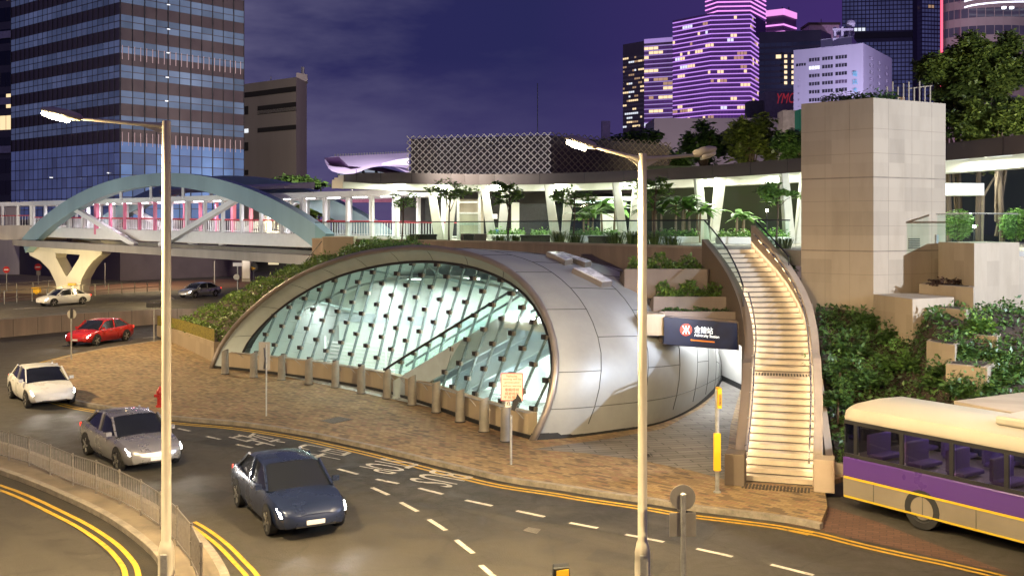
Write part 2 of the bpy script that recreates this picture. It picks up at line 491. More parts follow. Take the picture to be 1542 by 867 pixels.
def paving(name, stops, bw, bh, rot, mortar, rough=.8, msize=.012):
    m, t, b = new_mat(name)
    tc = N(t, 'ShaderNodeTexCoord')
    mp = N(t, 'ShaderNodeMapping'); mp.inputs['Rotation'].default_value = (0, 0, rot)
    t.links.new(tc.outputs['Object'], mp.inputs[0])
    br = N(t, 'ShaderNodeTexBrick', Scale=1.0)
    br.inputs['Brick Width'].default_value = bw; br.inputs['Row Height'].default_value = bh; br.inputs['Mortar Size'].default_value = msize
    br.inputs['Color1'].default_value = (0, 0, 0, 1); br.inputs['Color2'].default_value = (1, 1, 1, 1); br.inputs['Mortar'].default_value = (.5, .5, .5, 1)
    t.links.new(mp.outputs[0], br.inputs['Vector'])
    r = ramp(t, br.outputs['Color'], stops); r.color_ramp.interpolation = 'CONSTANT'
    mx = N(t, 'ShaderNodeMix', data_type='RGBA'); t.links.new(br.outputs['Fac'], mx.inputs[0])
    t.links.new(r.outputs[0], mx.inputs[6]); mx.inputs[7].default_value = (*mortar, 1)
    n1 = N(t, 'ShaderNodeTexNoise', Scale=.45, Detail=8.0, Roughness=.6); t.links.new(tc.outputs['Object'], n1.inputs['Vector'])
    r2 = ramp(t, n1.outputs[0], [(.3, (.62, .60, .58)), (.7, (1.1, 1.1, 1.1))])
    m2 = N(t, 'ShaderNodeMix', data_type='RGBA', blend_type='MULTIPLY'); m2.inputs[0].default_value = .8
    t.links.new(mx.outputs[2], m2.inputs[6]); t.links.new(r2.outputs[0], m2.inputs[7])
    t.links.new(m2.outputs[2], b.inputs['Base Color']); b.inputs['Roughness'].default_value = rough
    bp = N(t, 'ShaderNodeBump', Strength=.4, Distance=.006, invert=True); t.links.new(br.outputs['Fac'], bp.inputs['Height']); t.links.new(bp.outputs[0], b.inputs['Normal'])
    return m
M['bricks'] = paving('mottled block paving', [(0, (.135, .088, .044)), (.16, (.225, .148, .066)), (.42, (.275, .190, .088)), (.66, (.245, .138, .072)), (.84, (.305, .215, .108))], .26, .13, R(42), (.115, .085, .05), msize=.008)
M['grey_slabs'] = paving('grey slab paving', [(0, (.17, .16, .14)), (.3, (.20, .187, .165)), (.6, (.15, .138, .122)), (.8, (.185, .172, .15))], 1.2, .3, R(-12), (.06, .052, .046), msize=.02)
M['red_blocks'] = paving('red block paving', [(0, (.10, .052, .034)), (.4, (.12, .062, .04)), (.75, (.09, .048, .032))], .3, .15, R(20), (.06, .035, .03))

def worn(name, col, under, amt):
    m, t, b = new_mat(name); tc = N(t, 'ShaderNodeTexCoord')
    n = N(t, 'ShaderNodeTexNoise', Scale=5.0, Detail=10.0, Roughness=.75); t.links.new(tc.outputs['Object'], n.inputs['Vector'])
    r = ramp(t, n.outputs[0], [(amt - .06, under), (amt + .02, tuple(c * .7 for c in col)), (amt + .22, col)]); t.links.new(r.outputs[0], b.inputs['Base Color']); b.inputs['Roughness'].default_value = .7
    return m
M['yellow_line'] = worn('worn yellow paint', (.50, .31, .025), (.07, .055, .03), .38)
M['white_line'] = worn('worn white paint', (.50, .47, .41), (.06, .052, .042), .42)
M['patch'] = asphalt('newer asphalt patch', (.030, .027, .024), (.04, .036, .03), (.024, .022, .02), .4)

# a translucent share puts the paleness of the bright hall into the station glass
_t = M['glass_front'].node_tree; _o = _t.nodes['Material Output']; _src = _o.inputs[0].links[0].from_socket
_tl = N(_t, 'ShaderNodeBsdfTranslucent'); _tl.inputs[0].default_value = (.80, .90, .88, 1)
_mx = N(_t, 'ShaderNodeMixShader'); _mx.inputs[0].default_value = .16
_t.links.new(_src, _mx.inputs[1]); _t.links.new(_tl.outputs[0], _mx.inputs[2]); _t.links.new(_mx.outputs[0], _o.inputs[0])
# ======================= ground, roads, kerbs and paint ==================================
def GP(l, z=0.0):
    return [G(a, b, z) for a, b in l]

g = MB(); g.sheet([(-700, -30), (900, -30), (900, 1500), (-700, 1500)], -.002)
tag(g.build('road', M['asphalt']), kind='structure')

KERB_PX = [(245, 514), (199, 521), (150, 528.5), (104, 539), (71, 548), (55, 558), (47, 567), (46, 575), (54, 583), (85, 599.5), (127, 611),
           (169, 618.5), (220, 628), (296, 635.5), (351, 640), (406, 647), (466, 657), (518, 668), (572, 680), (650, 699), (708, 713),
           (767, 726.5), (845, 738), (899, 747), (983, 759), (1042, 769), (1110, 777), (1180, 786), (1235, 797)]
KERB = smooth_line(GP(KERB_PX), 4)
plaza = list(KERB) + GP([(1246, 770), (1240, 735)]) + [Vector((10.9, 30, 0)), Vector((11, 36, 0)), Vector((20, 40, 0)), Vector((20, 62, 0)), Vector((-6, 66, 0)), Vector((-19.5, 61.5, 0))]
g = MB(); g.prism([(p.x, p.y) for p in plaza], -.05, .13)
tag(g.build('pavement', M['bricks']), kind='structure')
g = MB()
ko = offset(KERB, .17); ki = offset(KERB, -.012)
for i in range(len(KERB) - 1):
    a, b, c, d = ki[i], ki[i + 1], ko[i + 1], ko[i]
    g.hexa([(a.x, a.y, -.03), (b.x, b.y, -.03), (c.x, c.y, -.03), (d.x, d.y, -.03), (a.x, a.y, .137), (b.x, b.y, .137), (c.x, c.y, .137), (d.x, d.y, .137)])
tag(g.build('kerb', M['kerb'], bevel=.012), kind='structure')
g = MB()                                                    # grey slabs before the station mouth
g.sheet([(p.x, p.y) for p in GP([(800, 676), (880, 682), (960, 692), (1040, 708), (1092, 722), (1100, 640), (1122, 560), (1118, 520), (1080, 560), (1085, 585), (1060, 612), (1000, 645), (920, 660), (860, 668)], .13)], .136)
tag(g.build('entrance_paving', M['grey_slabs']), kind='structure')
g = MB()
g.sheet([(p.x, p.y) for p in GP([(1180, 788), (1200, 770), (1246, 762), (1320, 785), (1430, 828), (1530, 866), (1437, 845), (1323, 819), (1235, 798)], .0)], .006)
tag(g.build('crossing_paving', M['red_blocks']), kind='structure')

paint = MB()
for o in (-.30, -.52): ribbon(paint, KERB, o, o - .10, .008)
tag(paint.build('kerbside_yellow_lines', M['yellow_line']), kind='structure')
g = MB()
tail = smooth_line(GP([(1175, 790), (1235, 801), (1299, 817), (1370, 833), (1437, 847), (1542, 872), (1650, 900)]), 4)
for o in (-.05, -.26): ribbon(g, tail, o, o - .10, .012)
lane = smooth_line(GP([(1244, 698), (1330, 716), (1430, 739), (1542, 766), (1650, 795)]), 3)
for o in (0, .2): ribbon(g, lane, o, o + .10, .012)
tag(g.build('side_lane_yellow_lines', M['yellow_line']), kind='structure')

bay = KERB[48:104]
g = MB(); ribbon(g, bay, -.02, -2.75, .004)
tag(g.build('bus_bay_surface', M['asphalt_bay']), kind='structure')

g = MB()
DASH = [(311, 657, 332, 661.5), (356, 669, 380, 674), (403, 680.5, 428, 686), (454, 693, 482, 699), (509, 706, 539, 714), (566.5, 721.4, 600, 728),
        (631, 735, 667, 744), (701, 753, 741, 761.5), (778, 769, 820, 778), (858, 787, 900, 795), (941.6, 804.5, 999.7, 816), (1049, 826, 1103, 838),
        (1161, 850, 1225, 866), (560, 734, 585, 745), (603.5, 756.4, 629, 770), (646, 782, 671.6, 798.4), (687, 813, 712.4, 833), (724, 851, 745, 869),
        (91, 520.6, 113, 519), (135, 517, 156, 515.6), (176.5, 512.5, 198, 511), (216, 509, 236, 506.7), (268, 645, 286, 649), (228, 637, 244, 641)]
for a, b, c, d in DASH:
    p, q = G(a, b), G(c, d)
    ribbon(g, [p, q], .06, -.06, .010)
tag(g.build('lane_dashes', M['white_line']), kind='structure')

g = MB()
for body, kb, kt, cb in (('BUS', (651.7, 707), (714, 718.3), (612.8, 722.5)), ('STOP', (576.4, 689.3), (633.5, 699), (533.6, 704.3)),
                         ('巴士', (459.7, 668.5), (535, 682.5), (428, 680)), ('站', (375, 650.4), (436, 665), (341.7, 658.5))):
    a, b, c = G(*kb), G(*kt), G(*cb)
    a.z = .011
    letters(g, body, a, Vector((c.x - a.x, c.y - a.y, 0)), Vector((b.x - a.x, b.y - a.y, 0)))
tag(g.build('bus_stop_lettering', M['white_line']), kind='structure')

# traffic island with its railing, bottom left
ISL_OUT = smooth_line(GP([(-260, 628), (-120, 648), (0, 670), (60, 690), (110, 710), (180, 738), (230, 764), (285, 797), (318, 830), (342, 867), (352, 905)]), 4)
ISL_IN = smooth_line(GP([(242, 920), (242, 867), (228, 836), (171, 791), (100, 754), (0, 714), (-120, 682), (-260, 655)]), 4)
isl = list(ISL_OUT) + list(ISL_IN)
g = MB(); g.prism([(p.x, p.y) for p in isl], -.05, .13)
tag(g.build('island_pavement', pm('dirty island concrete', (.15, .12, .085), .85, var=.45, scale=.8, bump=.2)), kind='structure')
g = MB()
for line, o in ((ISL_OUT, -.17), (ISL_IN, -.17)):
    a_ = offset(line, .012); b_ = offset(line, o)
    for i in range(len(line) - 1):
        a, b, c, d = a_[i], a_[i + 1], b_[i + 1], b_[i]
        g.hexa([(d.x, d.y, -.03), (c.x, c.y, -.03), (b.x, b.y, -.03), (a.x, a.y, -.03), (d.x, d.y, .137), (c.x, c.y, .137), (b.x, b.y, .137), (a.x, a.y, .137)])
tag(g.build('island_kerb', M['kerb'], bevel=.012), kind='structure')
g = MB(); ribbon(g, ISL_IN, .013, .75, .004)
tag(g.build('gutter_stain', pm('black gutter dirt', (.022, .018, .013), .9, var=.6, scale=2.5, bump=.6)), kind='structure')
g = MB()
yl = smooth_line(GP([(-160, 690), (0, 729), (108, 775), (171, 812), (204, 844), (213, 867), (218, 905)]), 5)
for o in (0, -.24): ribbon(g, yl, o, o - .11, .010)
yr = smooth_line(GP([(296, 785), (318, 798), (347, 820), (372, 845), (392, 867), (415, 905)]), 4)
for o in (0, -.2): ribbon(g, yr, o, o - .10, .010)
tag(g.build('island_yellow_lines', M['yellow_line']), kind='structure')

# carriageways and open ground under the footbridge
g = MB()
g.sheet([(p.x, p.y) for p in GP([(-160, 446), (0, 441), (70, 443), (125, 440), (128, 428), (112, 414), (60, 402), (-160, 402)])], .012)
tag(g.build('paved_forecourt', pm('sandy forecourt', (.30, .23, .13), .85, var=.3, scale=.25)), kind='structure')
g = MB(); g.sheet([(p.x, p.y) for p in GP([(-200, 462), (0, 455), (200, 440), (370, 432), (520, 424), (520, 412), (200, 426), (0, 442), (-200, 452)])], .008)
tag(g.build('far_carriageway', pm('reddish bus lane', (.10, .05, .035), .8, var=.3, scale=.2)), kind='structure')
g = MB()
for a, b, c, d in ((20, 477.5, 60, 475.5), (90, 473.5, 130, 471.3), (160, 469.5, 200, 467), (225, 465, 262, 462.5), (290, 460.5, 325, 458.5)):
    ribbon(g, [G(a, b - 12), G(c, d - 12)], .09, -.09, .012)
for a, b, c, d in ((0, 452, 120, 445), (120, 445, 240, 438), (240, 438, 262, 450)):
    ribbon(g, [G(a, b), G(c, d)], .08, -.08, .014, 0)
tag(g.build('far_lane_lines', M['white_line']), kind='structure')

# drains and covers
def plate(name, pts, z, label, cat, bars=0):
    q = GP(pts, z - .02); g = MB()
    g.prism([(p.x, p.y) for p in q], z - .03, z + .006)
    root = tag(g.build(name, M['ditch']), label, cat)
    if bars:
        f = MB()
        for i in range(bars):
            t = (i + .5) / bars
            a = q[0].lerp(q[1], t); b = q[3].lerp(q[2], t)
            f.beam((a.x, a.y, z + .008), (b.x, b.y, z + .008), .02, .012)
        f.build('grate_bar', M['fence_steel'], root)
    return root
plate('drain_grate', [(481, 634), (512, 628), (532, 632), (502, 638.5)], .13, 'dark iron drain grate set in the brick pavement before the glass front', 'drain grate', 9)
plate('manhole_cover', [(787, 800), (796, 795), (815, 798), (808, 805)], .0, 'dark manhole cover in the road below the lane dashes', 'manhole cover', 5)
plate('drain_cover', [(954, 687), (980, 683), (984, 688), (958, 691)], .13, 'dark drain cover at the edge of the grey entrance paving', 'drain cover', 4)
g = MB(); q = GP([(70, 566), (86, 555.5), (90, 557), (76, 568)], .13); g.sheet([(p.x, p.y) for p in q], .137)
q = GP([(80, 566), (92, 556), (93.5, 557), (83, 568)], .13); g.sheet([(p.x, p.y) for p in q], .137)
tag(g.build('tactile_strip', pm('yellow tactile paving', (.45, .30, .05), .7, var=.2, scale=6)), kind='structure')

# resurfaced patches and a service trench in the carriageway
g = MB()
for poly in ([(640, 790), (700, 776), (760, 800), (690, 822)], [(300, 728), (352, 742), (330, 756), (276, 738)], [(900, 826), (1010, 846), (990, 866), (880, 842)]):
    g.sheet([(p.x, p.y) for p in GP(poly)], .003)
ribbon(g, GP([(880, 812), (760, 786), (640, 752), (540, 728), (440, 706)]), 0, .42, .0025)
tag(g.build('asphalt_patches', M['patch']), kind='structure')
# ======================= the domed station entrance ======================================
A0, B0 = G(318, 558), G(800, 668)
u0 = (B0 - A0); CH = u0.length; u0.normalize()
n0 = Vector((u0.y, -u0.x, 0));
if n0.y > 0: n0 = -n0                                    # points out of the glass front, to the road
LEAN = R(20)
w0 = Vector((0, 0, math.cos(LEAN))) - n0 * math.sin(LEAN)
m0 = u0.cross(w0)
def on_front(px, py, back=0.0):
    d = Vector(((px - CX) / FPX, 1, -(py - HY) / FPX)); o = Vector((0, 0, EYE))
    t = ((A0 - n0 * back - o).dot(m0)) / d.dot(m0)
    return o + d * t
OUT_PX = [(318, 558), (333, 521), (365, 480), (410, 441), (460, 411), (520, 388.5), (580, 376.5), (640, 373), (700, 381), (750, 398), (787, 424), (813, 456), (830, 495), (838, 540), (833, 590), (819, 631), (800, 668)]
IN_PX = [(358, 549), (378, 510), (420, 467), (470, 434), (520, 413), (580, 399), (640, 394), (700, 400), (750, 416), (787, 440), (811, 470), (826, 505), (832, 545), (829, 585), (822, 615), (808, 653)]
NR = 49
REC = .75
outer = resample(smooth_line([on_front(*p) for p in OUT_PX], 6), NR)
inner = resample(smooth_line([on_front(p[0], p[1], REC) for p in IN_PX], 6), NR)
station = thing('station_entrance', 'domed metal station entrance with a sloping glass front and dark glass clamps', 'station entrance', tuple(A0.lerp(B0, .5)))

# shell: sections from the arch back to the nose under the terrace
RF = resample(smooth_line(GP([(800, 668), (850, 665), (910, 657.5), (960, 650), (1000, 640), (1040, 622), (1072, 598), (1084, 580)]) + [Vector((9.6, 47.0, 0))], 6), 41)
LF = resample(smooth_line([A0, Vector((-10.5, 53.2, 0)), Vector((-4, 55.0, 0)), Vector((3, 53.0, 0)), Vector((7.5, 50, 0)), Vector((9.6, 47.0, 0))], 6), 41)
NS = 40
def section(i, k=1.0):
    s = i / NS
    ri, li = RF[i], LF[i]
    gz = max(0.0, 1 - s ** 2.0) ** .62
    lean = (1 - s) ** 1.5
    out = []
    for p in outer:
        q = p - A0
        t = q.dot(u0) / CH; h = q.z
        b = q.dot(-n0)
        over = max(0, t - 1.0) * CH
        base = li.lerp(ri, min(t, 1.0)) + (ri - li).normalized() * over * (1 - s) if (ri - li).length > 1e-4 else li.copy()
        hh = h * gz
        v = base + Vector((0, 0, hh)) + (-n0) * b * lean
        # the far flank bulges outwards
        out.append(v)
    return out
rings = [section(i) for i in range(NS + 1)]
sh = MB(); sh.loft(rings)
shell = sh.build('shell', M['shell'], station, smooth=True)
bv = BVHTree.FromPolygons([tuple(p) for p in sh.v], sh.f)
lin = MB()
cen = Vector((-2.5, 46, 2.0))
lin.loft([[cen + (p - cen) * .965 + Vector((0, 0, 0)) for p in r] for r in rings[2:]])
lin.build('lining', pm('pale interior lining', (.60, .68, .63), .5, var=.08, scale=.7), station, smooth=True)

def shell_hit(px, py):
    d = Vector(((px - CX) / FPX, 1, -(py - HY) / FPX)).normalized()
    h = bv.ray_cast(Vector((0, 0, EYE)), d)
    return h[0], h[1]

# panel seams follow the shell, staggered from ring to ring
se = MB()
ups = [0, 5, 9, 13, 17, 21, 25, 29, 33]
for a in (4, 9, 14, 19, 24, 29, 33):
    se.tube([p + (p - cen).normalized() * .004 for p in rings[a][1:-1]], .014, 4, cap=False)
stat = [3, 8, 13, 18, 22, 26, 30, 33, 36, 39, 42, 45]
bands = [0, 4, 9, 14, 19, 24, 29, 33, 38]
for bi in range(len(bands) - 1):
    for j in range(3, NR - 1, 1):
        if (j + (2 if bi % 2 else 0)) % 4 == 0 or j in (46,):
            se.tube([rings[i][j] + (rings[i][j] - cen).normalized() * .004 for i in range(bands[bi], bands[bi + 1] + 1)], .012, 4, cap=False)
tag(se.build('panel_seam', M['seam'], shell))
# dark plinth along the right foot
pl = MB()
foot = [Vector((p.x, p.y, 0)) for p in RF[:38]]
pl.wall(foot, .1, .34, -.06)
pl.build('plinth', M['black'], station)
# rounded lip and the dished reveal towards the glass
lp = MB(); lp.tube([p + n0 * .03 for p in outer], .115, 10)
lp.build('arch_lip', M['lip'], station, smooth=True)
rv = MB(); mid = [o.lerp(i, .5) + (i - o).normalized().cross(u0.cross(w0)) * 0 - n0 * .06 for o, i in zip(outer, inner)]
rv.loft([[p + n0 * .02 for p in outer], mid, inner])
rev = rv.build('arch_reveal', M['reveal'], station, smooth=True)
rs = MB()
for j in range(3, NR - 2, 4):
    rs.tube([outer[j], mid[j] + n0 * .006, inner[j] + n0 * .006], .011, 4, cap=False)
rs.build('reveal_seam', M['seam'], rev)
rm = MB(); rm.tube([p + n0 * .02 for p in inner], .06, 8)
rm.build('glass_rim', M['dark_steel'], station, smooth=True)

# low wall below the glass, dark skirting, thin rail
def fr(t, b, z=0.0):
    p = A0 + u0 * t - n0 * b
    return Vector((p.x, p.y, z))
CURB = .92
BOW = [(0, 0), (1.1, .42), (3.5, 1.05), (6.6, 1.58), (10.3, 1.88), (12.4, 1.8), (15.5, 1.25), (18.9, .48), (21, .12), (22.6, 0), (30, 0)]
def bow(t):
    for (a, b), (c, d) in zip(BOW, BOW[1:]):
        if a <= t <= c: return b + (d - b) * (t - a) / (c - a)
    return 0.0
def bowed(t0, t1, b, n=24):
    return [fr(t0 + (t1 - t0) * i / n, b + bow(t0 + (t1 - t0) * i / n)) for i in range(n + 1)]
cb = MB(); cb.wall(bowed(.9, CH - .3, .10), .1, CURB, .4)
cb.build('sill_wall', M['tan_stone'], station)
cb = MB(); cb.wall(bowed(.1, CH - .05, .02), .1, .25, .08)
cb.build('skirting', M['black'], station)
rl = MB(); rl.tube([p + Vector((0, 0, CURB + .06)) for p in bowed(1.2, CH - .4, -.02)], .022, 6)
for k in range(22):
    t = 1.6 + k * (CH - 2.4) / 21
    rl.tube([fr(t, -.02 + bow(t), CURB + .06), fr(t + .3, .09 + bow(t + .3), CURB - .2)], .014, 5)
rl.build('sill_rail', M['galv'], station)

gl = MB()
# upright glass fins; each carries its row of dark clamps
poly2 = [((p - A0).dot(u0), (p - A0).dot(w0)) for p in inner]
def span(t):
    hs = []
    for j in range(NR):
        a, b = poly2[j], poly2[(j + 1) % NR]
        if (a[0] - t) * (b[0] - t) < 0:
            hs.append(a[1] + (b[1] - a[1]) * (t - a[0]) / (b[0] - a[0]))
    return (min(hs), max(hs)) if len(hs) >= 2 else None
def fp(t, h, b=REC):
    sp_ = span(min(max(t, poly2[0][0] + .05), CH - .02))
    lo_, hi_ = (.75, sp_[1]) if sp_ else (.75, 1.5)
    k_ = min(1, max(0, (hi_ - h) / max(hi_ - lo_, .3)))
    return A0 + u0 * t + w0 * h - n0 * (b + (bow(t) - .35) * k_)
# the glass itself: straight upright strips from the bowed sill to the rim
strip = []
for i in range(61):
    t = poly2[0][0] + .1 + (CH - .1 - poly2[0][0]) * i / 60
    s_ = span(t)
    if s_ and s_[1] > .8: strip.append([fp(t, .78 + (s_[1] - .78) * q / 4) for q in range(5)])
gl.loft(strip)
SP = .90; count = 0; nclamp = 0
fin_mat = pm('glass fin edge', (.10, .14, .14), .25, var=.1); cap_mat = pm('brushed clamp plate', (.30, .27, .22), .45, metal=.6)
t = poly2[0][0] - .9
TX = []
while t < CH - .1:
    kf = .44 - .30 * t / CH                               # the fins lean towards the right hand foot
    def fq(h, b=REC, dt=0.0, t=t, kf=kf): return fp(t + dt + kf * (h - .78), h, b)
    hi = .78
    while True:
        sp2 = span(t + kf * (hi - .78))
        if not sp2 or sp2[1] < hi + .02 or hi > 7: break
        hi += .04
    if hi > 1.1:
        f = MB(); hs = [.78 + (hi - .78) * q / 6 for q in range(7)]
        for a_, b_ in zip(hs, hs[1:]):
            f.beam(fq(a_, REC + .09), fq(b_, REC + .09), .03, .12, up=n0)
        f.tube([fq(h, REC - .03, .12) for h in hs], .011, 5)
        fo = f.build('glass_fin', fin_mat, station)
        h = 1.0 + (.48 if count % 2 else 0.0)
        while h < hi - .12:
            if nclamp < 130:
                c = MB()
                c.beam(fq(h, REC - .10, -.02), fq(h, REC + .04, -.02), .18, .17, 0, up=w0)
                c.beam(fq(h - .01, REC - .07, .15), fq(h - .01, REC + .03, .15), .10, .14, 1, up=w0)
                c.build('clamp', [M['dark_steel'], cap_mat], fo)
                nclamp += 1
            h += .96
    TX.append((t, kf, hi))
    t += SP; count += 1
print('fins', len(TX), 'clamps', nclamp)
for row in range(10):                                     # joints of the panes belong to the glass
    for i in range(len(TX) - 1):
        h = 1.0 + .24 + row * .48
        (ta, ka_, ha), (tb, kb_, hb) = TX[i], TX[i + 1]
        if h < min(ha, hb) - .1 and (row + i) % 2 == 0:
            gl.beam(fp(ta + ka_ * (h - .78), h, REC - .01), fp(tb + kb_ * (h - .78), h, REC - .01), .010, .010, 1, up=w0)
gl.build('front_glass', [M['glass_front'], pm('silicone joint', (.35, .42, .40), .5)], station)

# skylights on the back of the shell
def skylight(c, label):
    pts = []
    for px, py in c:
        h, nn = shell_hit(px, py)
        pts.append((h, nn))
    if any(p[0] is None for p in pts): print('skylight miss', c); return
    root = thing('skylight', label, 'skylight', tuple(pts[0][0]))
    nn = sum((p[1] if p[1].z > 0 else -p[1] for p in pts), Vector((0, 0, 0))).normalized()
    lo = [p[0] - nn * .1 for p in pts]; hi = [p[0] + nn * .20 for p in pts]
    b = MB(); b.hexa(lo + hi); b.build('frame', M['lip'], root, bevel=.02)
    cc = sum(hi, Vector((0, 0, 0))) / 4
    t2 = [cc + (p - cc) * .93 for p in hi]
    b = MB(); b.hexa([p - nn * .02 for p in t2] + [p + nn * .02 for p in t2]); b.build('pane', pm('white skylight pane', (.70, .70, .70), .25), root)
skylight([(783, 379.5), (826, 390.5), (830, 388), (797, 378.5)], 'smallest and leftmost white skylight strip on the top of the metal dome')
skylight([(822, 386.5), (850, 400), (862, 397.5), (838, 386)], 'second white skylight strip from the left on the dome, short and bright')
skylight([(834, 386.6), (880, 403), (890, 401), (846, 386.6)], 'narrow white skylight strip on the dome right behind the second one')
skylight([(860, 411), (905, 433), (921, 431), (885, 410)], 'biggest white skylight strip low on the right side of the dome')

# inside: floor, back wall, ramps of the escalators, balustrades, lights
fl = MB(); fl.sheet([(p.x, p.y) for p in [fr(.8, 1.2), fr(CH - .8, 1.2), Vector((7, 42, 0)), Vector((7, 47, 0)), Vector((-2, 53, 0)), Vector((-9, 53, 0))]], .15)
fl.build('hall_floor', pm('pale hall floor', (.55, .60, .57), .3, var=.06), station)
hall = [fr(3.2, 5.2), fr(7, 6.6), fr(11, 7.2), fr(15, 7.0), fr(19, 6.4), fr(21.5, 4.5)]
bw = MB(); bw.wall(smooth_line(hall, 3), .15, 4.6, .12)
bw.build('back_wall', M['green_wall'], station)
bd = MB(); bd.wall(offset(smooth_line(hall, 3), -.03), 2.3, 2.75, -.05)
bd.build('wall_band', M['escalator'], station)
lp2 = MB()                                                # louvred lower wall at the left
for k in range(7): lp2.beam(fr(4.5, 3.6, .5 + .17 * k), fr(10.5, 4.6, .5 + .17 * k), .03, .05)
for k in range(4): lp2.beam(fr(4.5 + 2 * k, 3.6 + .333 * k, .15), fr(4.5 + 2 * k, 3.6 + .333 * k, 1.75), .07, .07)
lp2.build('louvre_screen', M['white_paint'], station)
rbm = MB()
for k in range(5):
    tt = 4 + k * 4.2
    rbm.tube(smooth_line([fp(tt, (span(tt) or (0, 3))[1] - .1, REC + .4), fr(tt + .5, 4.0, 4.9 if 0 < k < 4 else 3.2), fr(tt + .6, 6.2, 4.3 if 0 < k < 4 else 2.6)], 4), .06, 6)
rbm.tube(smooth_line([fr(4, 2.4, 2.9), fr(8, 3.0, 4.3), fr(13, 3.4, 4.9), fr(18, 3.2, 4.6), fr(21, 2.6, 3.6)], 4), .06, 6)
rbm.build('roof_brace', pm('grey green brace', (.30, .38, .36), .5), station)

def escalator(t0, b0, t1, b1, z0, z1, label):
    a, b = fr(t0, b0, z0), fr(t1, b1, z1)
    root = thing('escalator', label, 'escalator', tuple(a))
    d = Vector((b.x - a.x, b.y - a.y, 0)).normalized(); sd = Vector((-d.y, d.x, 0))
    for s in (-.55, .55):
        p, q = a + sd * s, b + sd * s
        m = MB(); m.hexa([p + Vector((0, 0, -.55)) - sd * .12, q + Vector((0, 0, -.75)) - sd * .12, q + Vector((0, 0, -.75)) + sd * .12, p + Vector((0, 0, -.55)) + sd * .12,
                          p + Vector((0, 0, .25)) - sd * .12, q + Vector((0, 0, .25)) - sd * .12, q + Vector((0, 0, .25)) + sd * .12, p + Vector((0, 0, .25)) + sd * .12])
        m.build('side_cladding', M['escalator'], root)
        m = MB(); m.quad(p + Vector((0, 0, .26)), q + Vector((0, 0, .26)), q + Vector((0, 0, .95)), p + Vector((0, 0, .95)))
        m.build('glass_side', M['glass_rail'], root)
        m = MB(); m.tube([p - d * .5 + Vector((0, 0, .7)), p + Vector((0, 0, .98)), q + Vector((0, 0, .98)), q + d * .5 + Vector((0, 0, .98))], .05, 6)
        m.build('handrail', M['black'], root)
    m = MB(); nst = 16
    for i in range(nst):
        p = a.lerp(b, i / nst); q = a.lerp(b, (i + 1) / nst)
        m.box(((p.x + q.x) / 2, (p.y + q.y) / 2, p.z - .02), (.9, (q - p).length * .8, .12), math.atan2(d.y, d.x) + PI / 2)
    m.build('step', M['stainless'], root)
escalator(12.6, 2.3, 18.6, 3.1, .5, 3.6, 'front escalator with blue grey sides behind the station glass')
escalator(13.6, 4.6, 19.6, 5.0, .5, 3.6, 'rear escalator behind the front one inside the station')
ul = MB(); ul.wall([fr(18.8, 2.2), fr(21.8, 2.2)], 3.3, 3.6, 4.0)
ul.build('upper_landing', M['white_wall'], station)
def hall_light(t, b, z, l, label):
    root = thing('ceiling_light', label, 'ceiling light', tuple(fr(t, b, z)), 'lights in the station hall')
    m = MB(); m.beam(fr(t - l / 2, b, z + .06), fr(t + l / 2, b, z + .06), .3, .06); m.build('housing', M['white_paint'], root)
    m = MB(); m.beam(fr(t - l / 2 + .05, b, z), fr(t + l / 2 - .05, b, z), .24, .05); m.build('diffuser', M['tube_white'], root)
hall_light(11.2, 3.6, 4.75, 1.6, 'left long light under the station ceiling behind the glass')
hall_light(14.6, 3.6, 4.9, 2.2, 'middle and longest light under the station ceiling behind the glass')
hall_light(20.0, 3.0, 4.25, 1.2, 'right short bright light under the station ceiling near the arch edge')
hall_light(16.6, 5.6, 4.4, 1.6, 'light deepest in the station hall above the rear escalator')
def wall_lamp(t, b, z, label):
    root = thing('wall_lamp', label, 'wall lamp', tuple(fr(t, b, z)), 'wall lamps in the station hall')
    m = MB(); m.lathe([(.10, -.05), (.16, 0), (.16, .12), (.1, .16)], fr(t, b, z), 10); m.build('lens', M['tube_white'], root)
    m = MB(); m.beam(fr(t, b, z + .05), fr(t, b + .5, z + .05), .06, .06); m.build('bracket', M['galv'], root)
wall_lamp(11.8, 6.3, 1.45, 'left round wall lamp glowing low inside the station hall')
wall_lamp(15.6, 6.1, 1.85, 'right round wall lamp glowing inside the station hall beside the escalators')

# the bollards before the glass
BOL = [(339, 563), (382, 568), (424, 572), (465, 578.5), (505, 583), (544, 592), (583, 599.5), (620.5, 609.6), (657, 620.5), (693, 634.6), (729, 649.5), (761.5, 664)]
ORD = ['first', 'second', 'third', 'fourth', 'fifth', 'sixth', 'seventh', 'eighth', 'ninth', 'tenth', 'eleventh', 'twelfth']
def bollard_mesh(root):
    b = MB(); n = 20; rings_ = []
    for z, r in ((0, .185), (.04, .185), (.05, .172), (.5, .165), (.93, .155)):
        rings_.append([Vector((r * math.cos(2 * PI * j / n), r * math.sin(2 * PI * j / n), z)) for j in range(n)])
    top = [Vector((.155 * math.cos(2 * PI * j / n), .155 * math.sin(2 * PI * j / n), 1.08 + .09 * math.sin(2 * PI * j / n + 2.2))) for j in range(n)]
    rings_.append(top); rings_.append([p * .96 + Vector((0, 0, .04)) for p in top])
    b.loft(rings_, closed=True)
    k = len(b.v) - n; b.f.append(tuple(range(k, k + n))); b.m.append(0)
    o = b.build('post', M['bollard'], None, auto=40); o.parent = root
    c = MB(); c.lathe([(.20, 0), (.20, .02), (.19, .03)], (0, 0, 0), 20)
    o = c.build('foot_ring', M['dark_steel'], None); o.parent = root
proto = thing('bollard', 'x', 'bollard', (0, 0, 0), 'bollards before the glass front'); bollard_mesh(proto)
